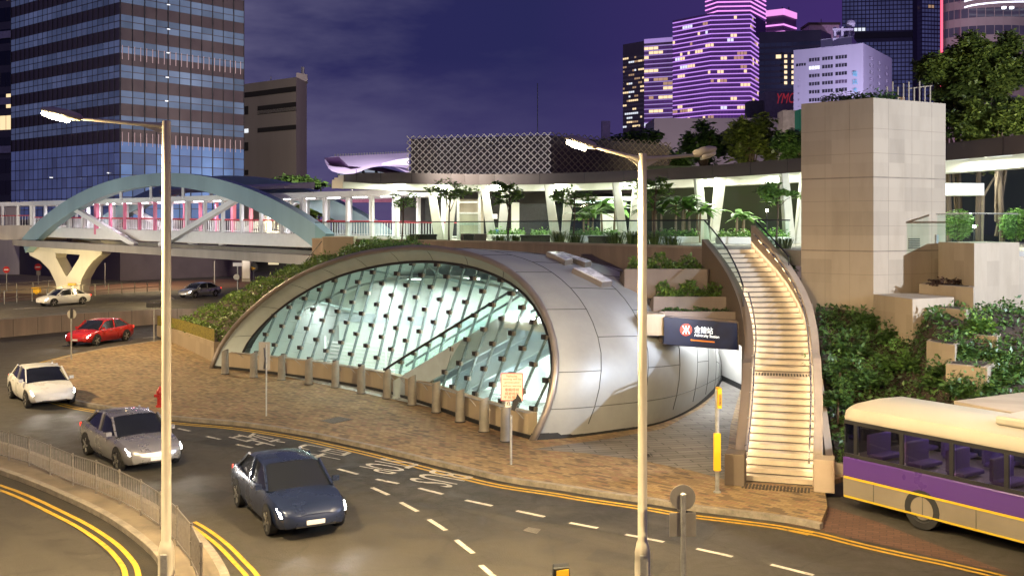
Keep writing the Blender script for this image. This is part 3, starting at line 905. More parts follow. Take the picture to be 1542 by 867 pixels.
for i, p in enumerate(BOL):
    o = proto if i == 0 else copy_tree(proto)
    q = G(p[0], p[1], .13); o.location = (q.x, q.y, .13)
    o['label'] = 'grey slant-topped bollard, %s from the left in the row before the glass front' % ORD[i]
# ======================= stair up to the plaza ============================================
CT = smooth_line([Vector((7.08, 27.45, 0)), Vector((7.75, 29.6, 0)), Vector((8.36, 31.9, 0)), Vector((8.78, 33.6, 0)), Vector((8.95, 35.3, 0)), Vector((8.78, 37.1, 0)), Vector((8.25, 39.0, 0))], 10)
NSTEP = 37
LAND = 14                                               # the landing comes after this many steps
ctr = resample(CT, 400)
clen = sum((ctr[i + 1] - ctr[i]).length for i in range(399))
LANDL = 1.25
tread = (clen - LANDL) / NSTEP
rise = (DECK - .13) / NSTEP
def at_len(s):
    return ctr[min(399, max(0, int(round(s / clen * 399))))]
def dir_len(s):
    a, b = at_len(s - .3), at_len(s + .3); return (b - a).normalized()
def stair_z(s):
    if s < LAND * tread: return .13 + rise * s / tread
    if s < LAND * tread + LANDL: return .13 + rise * LAND
    return .13 + rise * (LAND + (s - LAND * tread - LANDL) / tread)
HW = .90
def side(s, o):
    p = at_len(s); d = dir_len(s); return Vector((p.x - d.y * o, p.y + d.x * o, 0))   # + is left of the climb
stair = thing('staircase', 'curved pale stone staircase with lights under its handrails rising to the plaza', 'staircase', tuple(ctr[0]))
tr = MB(); s = 0.0; z = .13
for i in range(NSTEP):
    e = s + tread + (LANDL if i == LAND - 1 else 0)
    z1 = z + rise
    kk = 5 if i == LAND - 1 else 1
    for j in range(kk):
        a, b = s + (e - s) * j / kk, s + (e - s) * (j + 1) / kk
        a2 = a - (.02 if j == 0 else 0)
        p = [side(a2, HW), side(a2, -HW), side(b + .02, -HW), side(b + .02, HW)]
        tr.hexa([Vector((q.x, q.y, z1 - .32)) for q in p] + [Vector((q.x, q.y, z1)) for q in p], 0)
        if j == 0:
            q0, q1 = side(a2, HW - .01), side(a2, -HW + .01)
            d = dir_len(s) * -.006
            tr.add([(q0.x + d.x, q0.y + d.y, z1 - rise + .003), (q1.x + d.x, q1.y + d.y, z1 - rise + .003), (q1.x + d.x, q1.y + d.y, z1 - rise + .034), (q0.x + d.x, q0.y + d.y, z1 - rise + .034)], [(0, 1, 2, 3)], 1)  # shade at the riser foot, painted as a dark line
    z = z1; s = e
# tactile studs at the foot and on the landing
for s0 in (-.75, LAND * tread + .35):
    zz = .139 if s0 < 0 else .13 + rise * LAND + .004
    p0 = at_len(0) if s0 < 0 else None
    for i in range(6):
        for j in range(20):
            q = side(max(s0, 0) + i * .09, -HW + .08 + j * .088) + (dir_len(0) * (s0 + 0.0) if s0 < 0 else Vector((0, 0, 0)))
            tr.box((q.x, q.y, zz + .004), (.045, .045, .014), 0, 1)
tr.build('flight', [M['step'], M['riser_shade_stud']], stair)

# side walls: stone parapets following the slope, with lights recessed under the handrail
ss = [clen * i / 44 for i in range(45)]
def parapet(o0, o1, h0, h1, z0=0.0, s_from=0.0, s_to=1e9, ramp_in=0.0):
    rg_ = []
    for s in ss:
        if s < s_from - 1e-6 or s > s_to + 1e-6: continue
        a, b = side(s, o0), side(s, o1); zt = stair_z(s)
        hh = h0 + (h1 - h0) * min(1, s / clen); zb = z0 if (o0 < 0 or s < clen * .63) else 2.92
        rg_.append([(a.x, a.y, zb), (b.x, b.y, zb), (b.x, b.y, zt + hh), (a.x, a.y, zt + hh)])
    m = MB(); m.loft(rg_, closed=True, caps=True); return m
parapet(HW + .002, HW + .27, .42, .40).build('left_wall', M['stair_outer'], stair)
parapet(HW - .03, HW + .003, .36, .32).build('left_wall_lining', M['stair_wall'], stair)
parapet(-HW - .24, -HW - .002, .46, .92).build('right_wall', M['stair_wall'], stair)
# end piers
for o, nm in ((HW + .17, 'end_pier'), (-HW - .30, 'end_pier')):
    p = side(0, o) - dir_len(0) * .28
    m = MB(); m.box((p.x, p.y, .13 + .42), (.52, .62, .84), math.atan2(dir_len(0).y, dir_len(0).x) - PI / 2)
    m.build(nm, M['stair_wall'] if o < 0 else M['stair_outer'], stair, bevel=.015)
def rail(o, h, s0, s1, name, lights=True):
    pts = []
    k = 40
    for i in range(k + 1):
        s = s0 + (s1 - s0) * i / k; q = side(s, o); pts.append(Vector((q.x, q.y, stair_z(s) + h)))
    m = MB(); m.tube(pts, .026, 7)
    q = pts[0] - dir_len(s0) * .25; m.tube([pts[0], q, q - Vector((0, 0, .22)), q - Vector((0, 0, .22)) + dir_len(s0) * .2], .026, 7)
    for i in range(2, k, 5):
        w = side(s0 + (s1 - s0) * i / k, o + (.1 if o > 0 else -.1)); m.tube([pts[i], (w.x, w.y, pts[i].z - .06)], .012, 5)
    h_ = m.build(name, M['stainless'], stair, smooth=True)
    if lights:
        m = MB()
        for i in range(k):
            if i % 2: continue
            a, b = pts[i], pts[i + 1]
            m.beam(a - Vector((0, 0, .036)), a.lerp(b, .7) - Vector((0, 0, .036)), .025, .012)
        m.build('rail_light', M['stair_led'], h_)
rail(HW - .09, .62, .1, clen * .70, 'handrail')
rail(-HW + .09, .80, .1, clen * .97, 'handrail')
# dark glass-balustrade handrails over the upper flight
for o, s0 in ((HW + .17, clen * .66), (-HW - .17, clen * .80)):
    m = MB(); g_ = MB(); pts = []; lo = []
    for i in range(14):
        s = s0 + (clen - s0) * i / 13; q = side(s, o)
        hh = stair_z(s) + (.42 if o > 0 else .80)
        pts.append(Vector((q.x, q.y, stair_z(s) + 1.12))); lo.append(Vector((q.x, q.y, hh)))
    m.tube(pts, .03, 6); m.tube([pts[0], lo[0]], .022, 6)
    tp = m.build('top_rail', M['dark_steel'], stair)
    for i in range(13): g_.quad(lo[i], lo[i + 1], pts[i + 1], pts[i])
    g_.build('glass_panel', M['glass_rail'], tp)

# ======================= terrace wall, planters and the station sign =====================
terr = thing('terrace_wall', 'brown concrete terrace wall with stepped planter ledges above the station sign', 'terrace wall', (4, 40, 0))
EDGE = smooth_line([P(470, 362, 66), P(540, 363, 62.5), P(620, 364, 59.5), P(700, 365, 55.8), P(790, 367, 51.7), P(880, 370, 46.8), P(960, 372, 43.4), P(1020, 374, 41.2), P(1062, 376, 39.6)], 5)
EDGE = [Vector((p.x, p.y, 0)) for p in EDGE]
split = [p for p in EDGE if p.x < 5.3]
m = MB(); m.wall(split, .1, DECK + .02, .45)
m.build('front_wall', M['plaza_concrete'], terr)
m = MB(); rest = [split[-1]] + [p for p in EDGE if p.x >= 5.3]
m.wall(rest, 2.9, DECK + .02, .45)
m.build('upper_wall', M['plaza_concrete'], terr)
cp = MB(); cp.wall(offset(EDGE, -.04), DECK + .022, DECK + .11, .5)
cp.build('coping', M['concrete'], terr)
LEDGES = [(37.9, 940, 1064, 5.42, .5), (36.9, 984, 1098, 4.47, .52), (35.9, 992, 1112, 4.02, .46)]
for (d, xa, xb, zt, hh) in LEDGES:
    a, b = X(xa, d), X(xb, d)
    m = MB(); m.hexa([(a, d, zt - hh - .6), (b, d - .15, zt - hh - .6), (b + .1, d + 1.2, zt - hh - .6), (a - .3, d + 1.5, zt - hh - .6), (a, d, zt), (b, d - .15, zt), (b + .1, d + .0, zt), (a, d + .15, zt)])
    m.build('planter_ledge', M['ledge'], terr, bevel=.02)
    m = MB(); m.hexa([(a, d + .16, zt - .9), (b, d + .02, zt - .9), (b, d + 1.3, zt - .9), (a, d + 1.5, zt - .9), (a, d + .16, zt - .12), (b, d + .02, zt - .12), (b, d + 1.3, zt - .12), (a, d + 1.5, zt - .12)])
    m.build('planter_soil', M['soil'], terr)
# curved return wall that hugs the shell on its right
hug = smooth_line([P(875, 389, 45.5), P(915, 402, 43.0), P(950, 430, 40.6), P(978, 468, 38.2), P(990, 500, 36.9)], 5)
m = MB(); rg_ = []
for i, p in enumerate(hug):
    t = i / (len(hug) - 1)
    zt = DECK - .35 - 2.0 * t
    rg_.append([(p.x, p.y, 2.6), (p.x + .5, p.y + .35, 2.6), (p.x + .5, p.y + .35, zt), (p.x, p.y, zt)])
m.loft(rg_, closed=True, caps=True)
m.build('hugging_wall', M['dark_concrete'], terr)
# beam over the passage, with a stub at either end
d = 35.55
m = MB(); m.hexa([(X(999, d), d, Z(519, d)), (X(1112, d), d - .1, Z(527, d)), (X(1112, d), d + 1.2, Z(527, d)), (X(999, d), d + 1.2, Z(519, d)),
                  (X(999, d), d, Z(476, d)), (X(1112, d), d - .1, Z(482, d)), (X(1112, d), d + 1.2, Z(482, d)), (X(999, d), d + 1.2, Z(476, d))])
m.build('passage_beam', M['ledge'], terr)
for a, b, t_, bt in ((972, 1000, 472, 504), (1109, 1118, 484, 518)):
    m = MB(); m.hexa([(X(a, d), d - .22, Z(bt, d)), (X(b, d), d - .22, Z(bt, d)), (X(b, d), d + 1, Z(bt, d)), (X(a, d), d + 1, Z(bt, d)), (X(a, d), d - .22, Z(t_, d)), (X(b, d), d - .22, Z(t_, d)), (X(b, d), d + 1, Z(t_, d)), (X(a, d), d + 1, Z(t_, d))])
    m.build('beam_stub', M['tan_stone'], terr)
m = MB(); m.hexa([(4.6, 36.75, 2.9), (9.0, 36.6, 2.9), (10.5, 50, 2.9), (3, 50, 2.9), (4.6, 36.75, 3.1), (9.0, 36.6, 3.1), (10.5, 50, 3.1), (3, 50, 3.1)])
m.build('passage_soffit', M['white_wall'], terr)
m = MB(); m.wall([Vector((9.0, 48.2, 0)), Vector((9.32, 46.0, 0)), Vector((9.75, 42.0, 0)), Vector((10.15, 37.0, 0))], .13, 2.9, .3)
m.build('passage_wall', M['white_wall'], terr)
m = MB(); m.wall([Vector((9.0, 48.2, 0)), Vector((9.32, 46.0, 0)), Vector((9.75, 42.0, 0)), Vector((10.15, 37.0, 0))], .13, .36, -.03)
m.build('passage_skirting', M['black'], terr)

# the sign box
SD = 35.2
sg = thing('station_sign', 'dark blue lit station sign with a red round emblem over the passage', 'station sign', (X(1055, SD), SD, Z(500, SD)))
def sp(px, py, dd=0.0): return Vector((X(px, SD), SD - dd, Z(py, SD)))
m = MB(); m.hexa([sp(1000, 518, 0), sp(1110, 526.5, 0), sp(1110, 526.5, -.3), sp(1000, 518, -.3), sp(1000, 477.5, 0), sp(1110, 487, 0), sp(1110, 487, -.3), sp(1000, 477.5, -.3)])
sm, st_, sb_ = new_mat('backlit blue sign panel')
tcx = N(st_, 'ShaderNodeTexCoord'); nz = N(st_, 'ShaderNodeTexNoise', Scale=1.2); st_.links.new(tcx.outputs['Object'], nz.inputs['Vector'])
rr = ramp(st_, nz.outputs[0], [(.38, (.001, .002, .008)), (.72, (.004, .014, .050))])
st_.links.new(rr.outputs[0], sb_.inputs['Emission Color']); sb_.inputs['Emission Strength'].default_value = 1.0; sb_.inputs['Base Color'].default_value = (.004, .006, .02, 1)
m.build('sign_box', sm, sg)
cx_, cy_ = 1033, 496.3
c = sp(cx_, cy_, .012); r_ = .205
m = MB(); k = 28
ring = [c + Vector((r_ * math.cos(2 * PI * j / k), 0, r_ * math.sin(2 * PI * j / k))) for j in range(k)]
m.add(ring + [p + Vector((0, .01, 0)) for p in ring], [tuple(range(k))] + [(j, (j + 1) % k, k + (j + 1) % k, k + j) for j in range(k)])
em = m.build('emblem_disc', emis('lit sign red', (.45, .05, .03), .7), sg)
m = MB()
cc = c + Vector((0, -.012, 0))
def e2(x, z): return cc + Vector((x * r_, 0, z * r_))
m.tube([e2(0, -.68), e2(0, .68)], .013, 6)
for sgn in (1, -1):
    m.tube([e2(.52 * math.cos(PI * j / 10), sgn * (.68 - .58 * math.sin(PI * j / 10))) for j in range(11)], .014, 6)
m.tube([e2(-.32, 0), e2(.32, 0)], .013, 6)
m.build('emblem_mark', emis('lit sign white', (.95, .97, 1), 1.6), em)
white_lit = emis('lit lettering', (.85, .95, 1), 1.5)
m = MB(); sl = (526.5 - 518) / 110.0 + .003
def tl(px, py): return sp(px, py + (px - 1045) * .09, .006)
letters(m, '金鐘站', tl(1045.5, 500.5), tl(1073.5, 500.5) - tl(1045.5, 500.5), tl(1045.5, 490.3) - tl(1045.5, 500.5))
letters(m, 'Admiralty Station', tl(1045.5, 507.2), tl(1083, 507.2) - tl(1045.5, 507.2), tl(1045.5, 501.6) - tl(1045.5, 507.2))
m.build('lettering', white_lit, sg)
m = MB(); m.quad(sp(1040, 510.5, .006), sp(1076, 513.8, .006), sp(1076, 516.0, .006), sp(1040, 512.7, .006))
m.build('message_strip', emis('amber message strip', (.55, .16, .02), .6), sg)

# ======================= lift tower ========================================================
tw = thing('lift_tower', 'tall windowless tan stone lift tower standing right of the staircase', 'lift tower', (12.29, 35, 0))
ZT = 11.35
C0, CL, CR = Vector((12.29, 35.0, 0)), Vector((10.34, 36.8, 0)), Vector((15.46, 36.7, 0))
CB = CL + CR - C0
m = MB(); m.prism([(C0.x, C0.y), (CR.x, CR.y), (CB.x, CB.y), (CL.x, CL.y)], 0, ZT)
twall = m.build('wall', M['tan_stone'], tw)
j_ = MB()
def on_face(a, b, t, z, o):
    d = (b - a).normalized(); nn = Vector((d.y, -d.x, 0))
    p = a.lerp(b, t) + nn * o; return Vector((p.x, p.y, z))
for (a, b) in ((CL, C0), (C0, CR)):
    for py, th in ((193, .012), (230, .012), (265.5, .05), (302, .012), (340, .012), (377.5, .045), (414, .012)):
        z = Z(py, 35.0)
        j_.hexa([on_face(a, b, 0, z - th, -.01), on_face(a, b, 1, z - th, -.01), on_face(a, b, 1, z - th, .003), on_face(a, b, 0, z - th, .003), on_face(a, b, 0, z, -.01), on_face(a, b, 1, z, -.01), on_face(a, b, 1, z, .003), on_face(a, b, 0, z, .003)])
    for i, t in enumerate((.34, .68) if a is CL else (.2, .52, .8)):
        j_.hexa([on_face(a, b, t, 3, -.01), on_face(a, b, t + .003, 3, -.01), on_face(a, b, t + .003, 3, .0025), on_face(a, b, t, 3, .0025), on_face(a, b, t, ZT - .05, -.01), on_face(a, b, t + .003, ZT - .05, -.01), on_face(a, b, t + .003, ZT - .05, .0025), on_face(a, b, t, ZT - .05, .0025)])
j_.build('stone_joint', pm('dark stone joint', (.225, .18, .13), .9), twall)  # joints coloured a little darker than the stone
v = MB(); a, b = on_face(C0, CR, .47, Z(374, 35.6), .02), on_face(C0, CR, .62, Z(374, 35.6), .02)
for k in range(6):
    zz = Z(374, 35.6) + k * .065
    v.beam(a + Vector((0, 0, zz - a.z)), b + Vector((0, 0, zz - b.z)), .05, .03)
v.hexa([a + Vector((0, 0, -.03)) + Vector((0, .03, 0)), b + Vector((0, 0, -.03)) + Vector((0, .03, 0)), b + Vector((.02, .06, -.03)), a + Vector((.02, .06, -.03))] + [a + Vector((0, .03, .42)), b + Vector((0, .03, .42)), b + Vector((.02, .06, .42)), a + Vector((.02, .06, .42))])
v.build('vent_louvre', M['ditch'], tw)
v = MB(); p = on_face(C0, CR, .86, Z(360, 36.2), .03); v.box(p, (.12, .08, .3), .5); v.build('switch_box', M['galv'], tw)
v = MB()
for i in range(9):                                       # pipes and posts on the roof
    p = CR.lerp(CB, .15 + .02 * i) + (C0 - CR) * (.06 + .055 * i)
    v.tube([(p.x, p.y, ZT), (p.x, p.y, ZT + rng.uniform(.55, .95))], .025, 6)
v.tube([(14.3, 37.2, ZT + .6), (15.3, 37.5, ZT + .75)], .02, 6)
v.build('roof_pipes', M['tan_stone'], tw)

# stone block and raised planters at the tower's foot
def block(name, pts, z0, z1, mat, label, cat, top=None, bev=.02):
    m = MB(); m.prism(pts, z0, z1)
    return tag(m.build(name, mat, bevel=bev), label, cat)
D1 = 33.6
bw_ = thing('balustrade_wall', 'tall tan and white retaining wall carrying a glass balustrade right of the lift tower', 'retaining wall', (X(1467, D1), D1, 0))
q0, q1, q2 = Vector((X(1413, 35.9), 35.9, 0)), Vector((X(1467, D1), D1, 0)), Vector((X(1535, 35.0), 35.0, 0))
q3 = q2 + (q0 - q1)
ZW = Z(366, D1)
m = MB(); m.prism([(q.x, q.y) for q in (q0, q1, q2, q3)], .5, ZW); m.build('wall', M['tan_stone'], bw_)
m = MB(); m.wall([q2 + Vector((.02, .3, 0)), q2 + Vector((5, 1.6, 0))], .5, ZW - .5, .4); m.build('wing_wall', M['tan_stone'], bw_)
gm = MB(); rm_ = MB()
for a, b in ((q0, q1.lerp(q0, .05)), (q1.lerp(q0, .05), q2)):
    for i in range(3):
        p, q = a.lerp(b, i / 3 + .01), a.lerp(b, (i + 1) / 3 - .01)
        gm.quad((p.x, p.y + .12, ZW), (q.x, q.y + .12, ZW), (q.x, q.y + .12, ZW + .95), (p.x, p.y + .12, ZW + .95))
    rm_.tube([(a.x, a.y + .12, ZW + .97), (b.x, b.y + .12, ZW + .97)], .03, 6)
gm.build('glass_panel', M['glass_rail'], bw_); rm_.build('top_rail', M['stainless'], bw_)

def planter(pts, dz, label, soil=True):
    """pts: plan corners (px, D), top level from the first"""
    ps = [Vector((X(a, d_), d_, 0)) for a, d_ in pts]
    z1, z0 = dz
    root = thing('stone_planter', label, 'planter', tuple(ps[0]))
    m = MB(); m.prism([(p.x, p.y) for p in ps], z0, z1); m.build('box', M['tan_stone'], root, bevel=.02)
    if soil:
        c = sum(ps, Vector((0, 0, 0))) / len(ps)
        m = MB(); m.sheet([(c.lerp(p, .8).x, c.lerp(p, .8).y) for p in ps], z1 + .004); m.build('soil', M['soil'], root)
    return root
planter([(1384, 35.2), (1466, 33.1), (1470, 34.0), (1392, 36.2)], (Z(431, 33.6), 3.6), 'highest tan stone planter under the glass balustrade wall')
planter([(1315, 34.9), (1374, 32.6), (1437, 33.4), (1388, 35.6)], (Z(448, 33.2), 3.0), 'wide tan stone block against the foot of the lift tower', soil=False)
planter([(1404, 33.3), (1455, 31.9), (1462, 32.8), (1414, 34.2)], (Z(465, 32.4), 2.6), 'tan stone planter beside the wide block at the foot of the lift tower')
planter([(1432, 31.6), (1502, 30.6), (1510, 31.6), (1440, 32.8)], (Z(504, 31.0), 1.6), 'pale stone planter with a round bush, middle of the right hand steps')
planter([(1395, 31.0), (1438, 29.8), (1446, 30.8), (1404, 32.0)], (Z(516, 30.4), 1.2), 'small stone planter overgrown with trailing green, left of the round bush')
planter([(1424, 29.4), (1487, 28.6), (1500, 29.8), (1436, 30.6)], (Z(550, 29.0), .6), 'lowest stone planter step with dark shrubs above the bus lane')

# planted bank between stair and tower
bank_pts = {}
m = MB(); rows = []
for i in range(9):
    t = i / 8
    row = []
    for j in range(13):
        s = j / 12
        x0 = 9.05 + 1.45 * t; x1 = 15.5 + 1.5 * t
        y = 28.6 + 7.0 * t + (1 - t) * (-1.6 * s)
        z = .25 + 3.9 * t ** 1.1 - 1.3 * t * max(0, s - .45) + rng.uniform(-.08, .08)
        kk = min(1, max(0, (s - .36) / .15)); kk = kk * kk * (3 - 2 * kk); z = min(4.2, z + kk * (1.5 + .9 * t))
        row.append(Vector((x0 + (x1 - x0) * s, y, z)))
    rows.append(row)
rows_bank = rows
m.loft(rows)
tag(m.build('planted_bank', M['soil'], smooth=True), kind='structure')
m = MB(); m.wall([rows[0][0] + Vector((-.1, -.1, 0)), rows[0][4], rows[0][8], rows[0][12] + Vector((3, -.4, 0))], 0, .42, .25)
tag(m.build('bank_wall', M['tan_stone'], bevel=.02), 'low tan retaining wall at the foot of the planted bank beside the bus', 'retaining wall')
m = MB(); m.wall([rows[0][0] + Vector((-.12, 0, 0)), rows[4][0] + Vector((-.12, 0, 0)), rows[8][0] + Vector((-.1, 0, 0))], 0, [.6, 2.5, 4.3], .2)
tag(m.build('bank_side_wall', M['stair_wall']), 'sloping stone wall between the staircase and the planted bank', 'retaining wall')
ld = thing('concrete_ramp_edge', 'tan concrete ramp edge with a blue panel railing at the right, above the bus', 'ramp edge', (13.5, 27.5, 0))
m = MB()
a = [P(1436, 603, 27.0), P(1545, 616, 25.0), P(1700, 640, 24.2), P(1700, 600, 26.5), P(1545, 585, 28.5)]
m.prism([(p.x, p.y) for p in a], 0, Z(603, 27.0))
m.build('ramp_slab', M['tan_stone'], ld, bevel=.02)
m = MB()
p0, p1 = P(1448, 620, 26.6), P(1640, 641, 23.6)
blue = pm('blue railing panel', (.10, .17, .42), .4)
for i in range(10):
    a_, b_ = p0.lerp(p1, i / 10 + .008), p0.lerp(p1, (i + 1) / 10 - .008)
    m.hexa([(a_.x, a_.y, .5), (b_.x, b_.y, .5), (b_.x, b_.y + .04, .5), (a_.x, a_.y + .04, .5), (a_.x, a_.y, 2.18), (b_.x, b_.y, 2.18), (b_.x, b_.y + .04, 2.18), (a_.x, a_.y + .04, 2.18)])
m.build('blue_panel', blue, ld)
m = MB(); m.beam((p0.x, p0.y, 2.24), (p1.x, p1.y, 2.24), .06, .06); m.tube([(p0.x, p0.y, 0), (p0.x, p0.y, 2.24)], .03, 6)
m.build('top_rail', M['dark_steel'], ld)
# ======================= upper plaza, canopy, columns ====================================
back = [Vector((26, 36, 0)), Vector((60, 60, 0)), Vector((60, 110, 0)), Vector((-30, 110, 0)), Vector((-9.5, 68, 0))]
inner_edge = offset(EDGE, .2)
dk = MB(); dk.prism([(p.x, p.y) for p in list(inner_edge) + [Vector((8.0, 39.4, 0)), Vector((9.4, 39.2, 0)), Vector((10.2, 39, 0)), Vector((10.4, 37.0, 0)), Vector((15.2, 37.4, 0)), Vector((17, 36.0, 0))] + back], DECK - .55, DECK)
tag(dk.build('plaza_deck', pm('pale plaza paving', (.34, .31, .26), .7, var=.12, scale=.8)), kind='structure')

bal = thing('glass_balustrade', 'long glass balustrade with a thin dark handrail along the plaza edge above the dome', 'balustrade', (0, 55, DECK))
ge = resample(offset(EDGE, .22), 30)
hr = MB(); hr.tube([Vector((p.x, p.y, DECK + 1.12)) for p in ge], .03, 6); hr.build('handrail', M['dark_steel'], bal)
for i in range(29):
    a, b = ge[i].lerp(ge[i + 1], .008), ge[i].lerp(ge[i + 1], .992)
    m = MB(); m.quad((a.x, a.y, DECK + .06), (b.x, b.y, DECK + .06), (b.x, b.y, DECK + 1.1), (a.x, a.y, DECK + 1.1)); m.build('glass_panel', M['glass_rail'], bal)
bal2 = thing('glass_balustrade', 'short glass balustrade between the stair head and the lift tower', 'balustrade', (9.5, 39, DECK))
a, b = Vector((9.25, 39.1, 0)), Vector((10.9, 40.4, 0))
hr = MB(); hr.tube([(a.x, a.y, DECK + 1.12), (b.x, b.y, DECK + 1.12)], .03, 6); hr.build('handrail', M['dark_steel'], bal2)
for i in range(3):
    p, q = a.lerp(b, i / 3 + .01), a.lerp(b, (i + 1) / 3 - .01)
    m = MB(); m.quad((p.x, p.y, DECK + .05), (q.x, q.y, DECK + .05), (q.x, q.y, DECK + 1.1), (p.x, p.y, DECK + 1.1)); m.build('glass_panel', M['glass_rail'], bal2)

CAN = [(520, 58.8), (560, 61), (620, 63.6), (700, 65.2), (790, 65.0), (880, 63.2), (960, 60.6), (1052, 56.8), (1130, 53.2), (1206, 49.8), (1300, 45.8), (1424, 41), (1542, 37.0), (1700, 32.6)]
cl = smooth_line([Vector((X(a, d), d, 0)) for a, d in CAN], 4)
def can_d(px):
    for i in range(len(CAN) - 1):
        if CAN[i][0] <= px <= CAN[i + 1][0]:
            t = (px - CAN[i][0]) / (CAN[i + 1][0] - CAN[i][0]); return CAN[i][1] + (CAN[i + 1][1] - CAN[i][1]) * t
    return CAN[-1][1]
ZC0, ZC1 = 9.6, 10.28
wid = [min(9.5, .5 + 9 * max(0, i - 2) / 12) for i in range(len(cl))]
def cofs(w):
    o = []
    for i, p in enumerate(cl):
        q = offset(cl, w if not callable(w) else w(i))[i]; o.append(q)
    return o
bk = [offset(cl, wid[i])[i] for i in range(len(cl))]
can = thing('curved_canopy', 'long curved canopy with a brown fascia and brightly lit white underside over the plaza', 'canopy', (0, 65, ZC0))
m = MB(); rg_ = []
for i, p in enumerate(cl):
    q = offset(cl, .12)[i]; nose = min(1, .6 + i / 12); tz = ZC1 - .36 * (1 - min(1, i / 9)) ** 1.5
    rg_.append([(p.x, p.y, tz - .68 * nose), (q.x, q.y, tz - .68 * nose), (q.x, q.y, tz), (p.x, p.y, tz)])
m.loft(rg_, closed=True, caps=True); f2 = offset(cl, -.006)
for i in range(2, len(cl) - 1, 3):
    m.beam((f2[i].x, f2[i].y, ZC0 + .02), (f2[i].x, f2[i].y, ZC1 - .02), .025, .012, 1)
m.build('fascia', [M['canopy_edge'], M['seam']], can)
m = MB(); rg_ = []
for i, p in enumerate(cl):
    a = offset(cl, .13)[i]; b = bk[i]; tz = ZC1 - .36 * (1 - min(1, i / 9)) ** 1.5
    rg_.append([(a.x, a.y, tz - .25), (b.x, b.y, tz - .3), (b.x, b.y, tz - .03), (a.x, a.y, tz - .03)])
m.loft(rg_, closed=True, caps=True); m.build('roof_slab', M['canopy_white'], can)
m = MB(); l1 = offset(cl, .35); l2 = offset(cl, .85)                  # the lit strip behind the fascia
for i in range(3, len(cl) - 1):
    a, b, c, d = l1[i], l1[i + 1], l2[i + 1], l2[i]
    f = .03
    m.hexa([(q.x, q.y, ZC0 + .16) for q in (a.lerp(b, f), b.lerp(a, f), c.lerp(d, f), d.lerp(c, f))] + [(q.x, q.y, ZC0 + .40) for q in (a.lerp(b, f), b.lerp(a, f), c.lerp(d, f), d.lerp(c, f))])
m.build('light_strip', M['canopy_tube'], can)
m = MB(); l0 = offset(cl, .15); l3 = offset(cl, 2.2)
for i in range(3, len(cl) - 1, 2):
    a, b = l0[i], l3[i]
    m.beam((a.x, a.y, ZC0 + .08), (b.x, b.y, ZC0 + .22), .06, .12)
m.build('rib', M['canopy_white'], can)
m = MB(); lb = offset(cl, 2.3)                                        # second lower beam carried by the columns
rg_ = []
for i in range(4, len(cl)):
    p = lb[i]; q = offset(cl, 3.2)[i]
    rg_.append([(p.x, p.y, ZC0 - .32), (q.x, q.y, ZC0 - .32), (q.x, q.y, ZC0 + .2), (p.x, p.y, ZC0 + .2)])
m.loft(rg_, closed=True, caps=True); m.build('edge_beam', M['canopy_white'], can)

NAMES = {667: 'leftmost', 747: 'second from the left, with a small blue notice', 843: 'third from the left', 945: 'fourth from the left, behind the double lamp post', 1068: 'fifth from the left, at the stair head', 1197: 'rightmost, half hidden by the lift tower'}
for px, nm in NAMES.items():
    d = can_d(px) + 1.5
    x = X(px, d); k = d / FPX
    col = thing('v_column', 'pale V-shaped column under the canopy, ' + nm, 'column', (x, d, DECK), 'V-shaped columns under the canopy')
    m = MB()
    for (a0, a1, b0, b1, yo) in ((-13, 1.5, -24, -13.5, 0), (1.5, 13, 9, 24, .02)):
        zb, zt = DECK, ZC0 + .2
        m.hexa([(x + a0 * k, d + yo, zb), (x + a1 * k, d + yo, zb), (x + a1 * k, d + .55 + yo, zb), (x + a0 * k, d + .55 + yo, zb),
                (x + b0 * k, d - .5 + yo, zt), (x + b1 * k, d - .5 + yo, zt), (x + b1 * k, d + .1 + yo, zt), (x + b0 * k, d + .1 + yo, zt)])
    m.build('shaft', M['column'], col, bevel=.03)
    if px == 747:
        m = MB(); m.box((x + 1 * k, d - .2, Z(352, d)), (.22, .03, .55)); m.build('notice', pm('blue notice', (.10, .22, .60), .4), col)
        m = MB(); m.box((x - 1.5 * k, d - .24, Z(326, d)), (.3, .03, .3)); m.build('number_plate', M['sign_white'], col)

# things standing behind the columns
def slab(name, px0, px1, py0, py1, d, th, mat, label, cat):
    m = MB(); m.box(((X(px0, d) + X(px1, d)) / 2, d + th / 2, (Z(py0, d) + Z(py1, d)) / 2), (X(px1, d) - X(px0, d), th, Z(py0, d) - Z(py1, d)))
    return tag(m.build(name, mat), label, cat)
slab('plaza_wall', 688, 728, 300, 362, 70, .4, M['concrete'], 'beige wall on the plaza behind the leftmost V-shaped column', 'wall')
slab('plaza_wall', 770, 782, 305, 362, 71, .4, M['canopy_white'], 'narrow white pier on the plaza right of the second V-shaped column', 'wall')
slab('plaza_wall', 905, 930, 322, 364, 68, .4, M['white_wall'], 'white wall on the plaza between the third and fourth V-shaped columns', 'wall')
slab('dark_partition', 782, 826, 307, 364, 75, .3, M['dark_steel'], 'dark partition on the plaza between the second and third V-shaped columns', 'partition')
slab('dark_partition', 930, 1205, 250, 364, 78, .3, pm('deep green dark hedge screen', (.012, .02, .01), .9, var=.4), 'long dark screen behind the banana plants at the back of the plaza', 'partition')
slab('dark_partition', 640, 690, 285, 355, 76, .3, M['dark_steel'], 'dark partition behind the leftmost V-shaped column', 'partition')
gk = thing('glass_kiosk', 'glass kiosk with a pale roof on the plaza behind the fourth V-shaped column', 'kiosk', (X(900, 70), 70, DECK))
m = MB(); m.box((X(895, 70), 71.5, DECK + 1.3), (4.5, 3, 2.6)); m.build('glass_wall', M['glass_rail'], gk)
m = MB(); m.box((X(895, 70), 71.5, DECK + 2.75), (5.2, 3.6, .25)); m.build('roof', M['canopy_white'], gk)
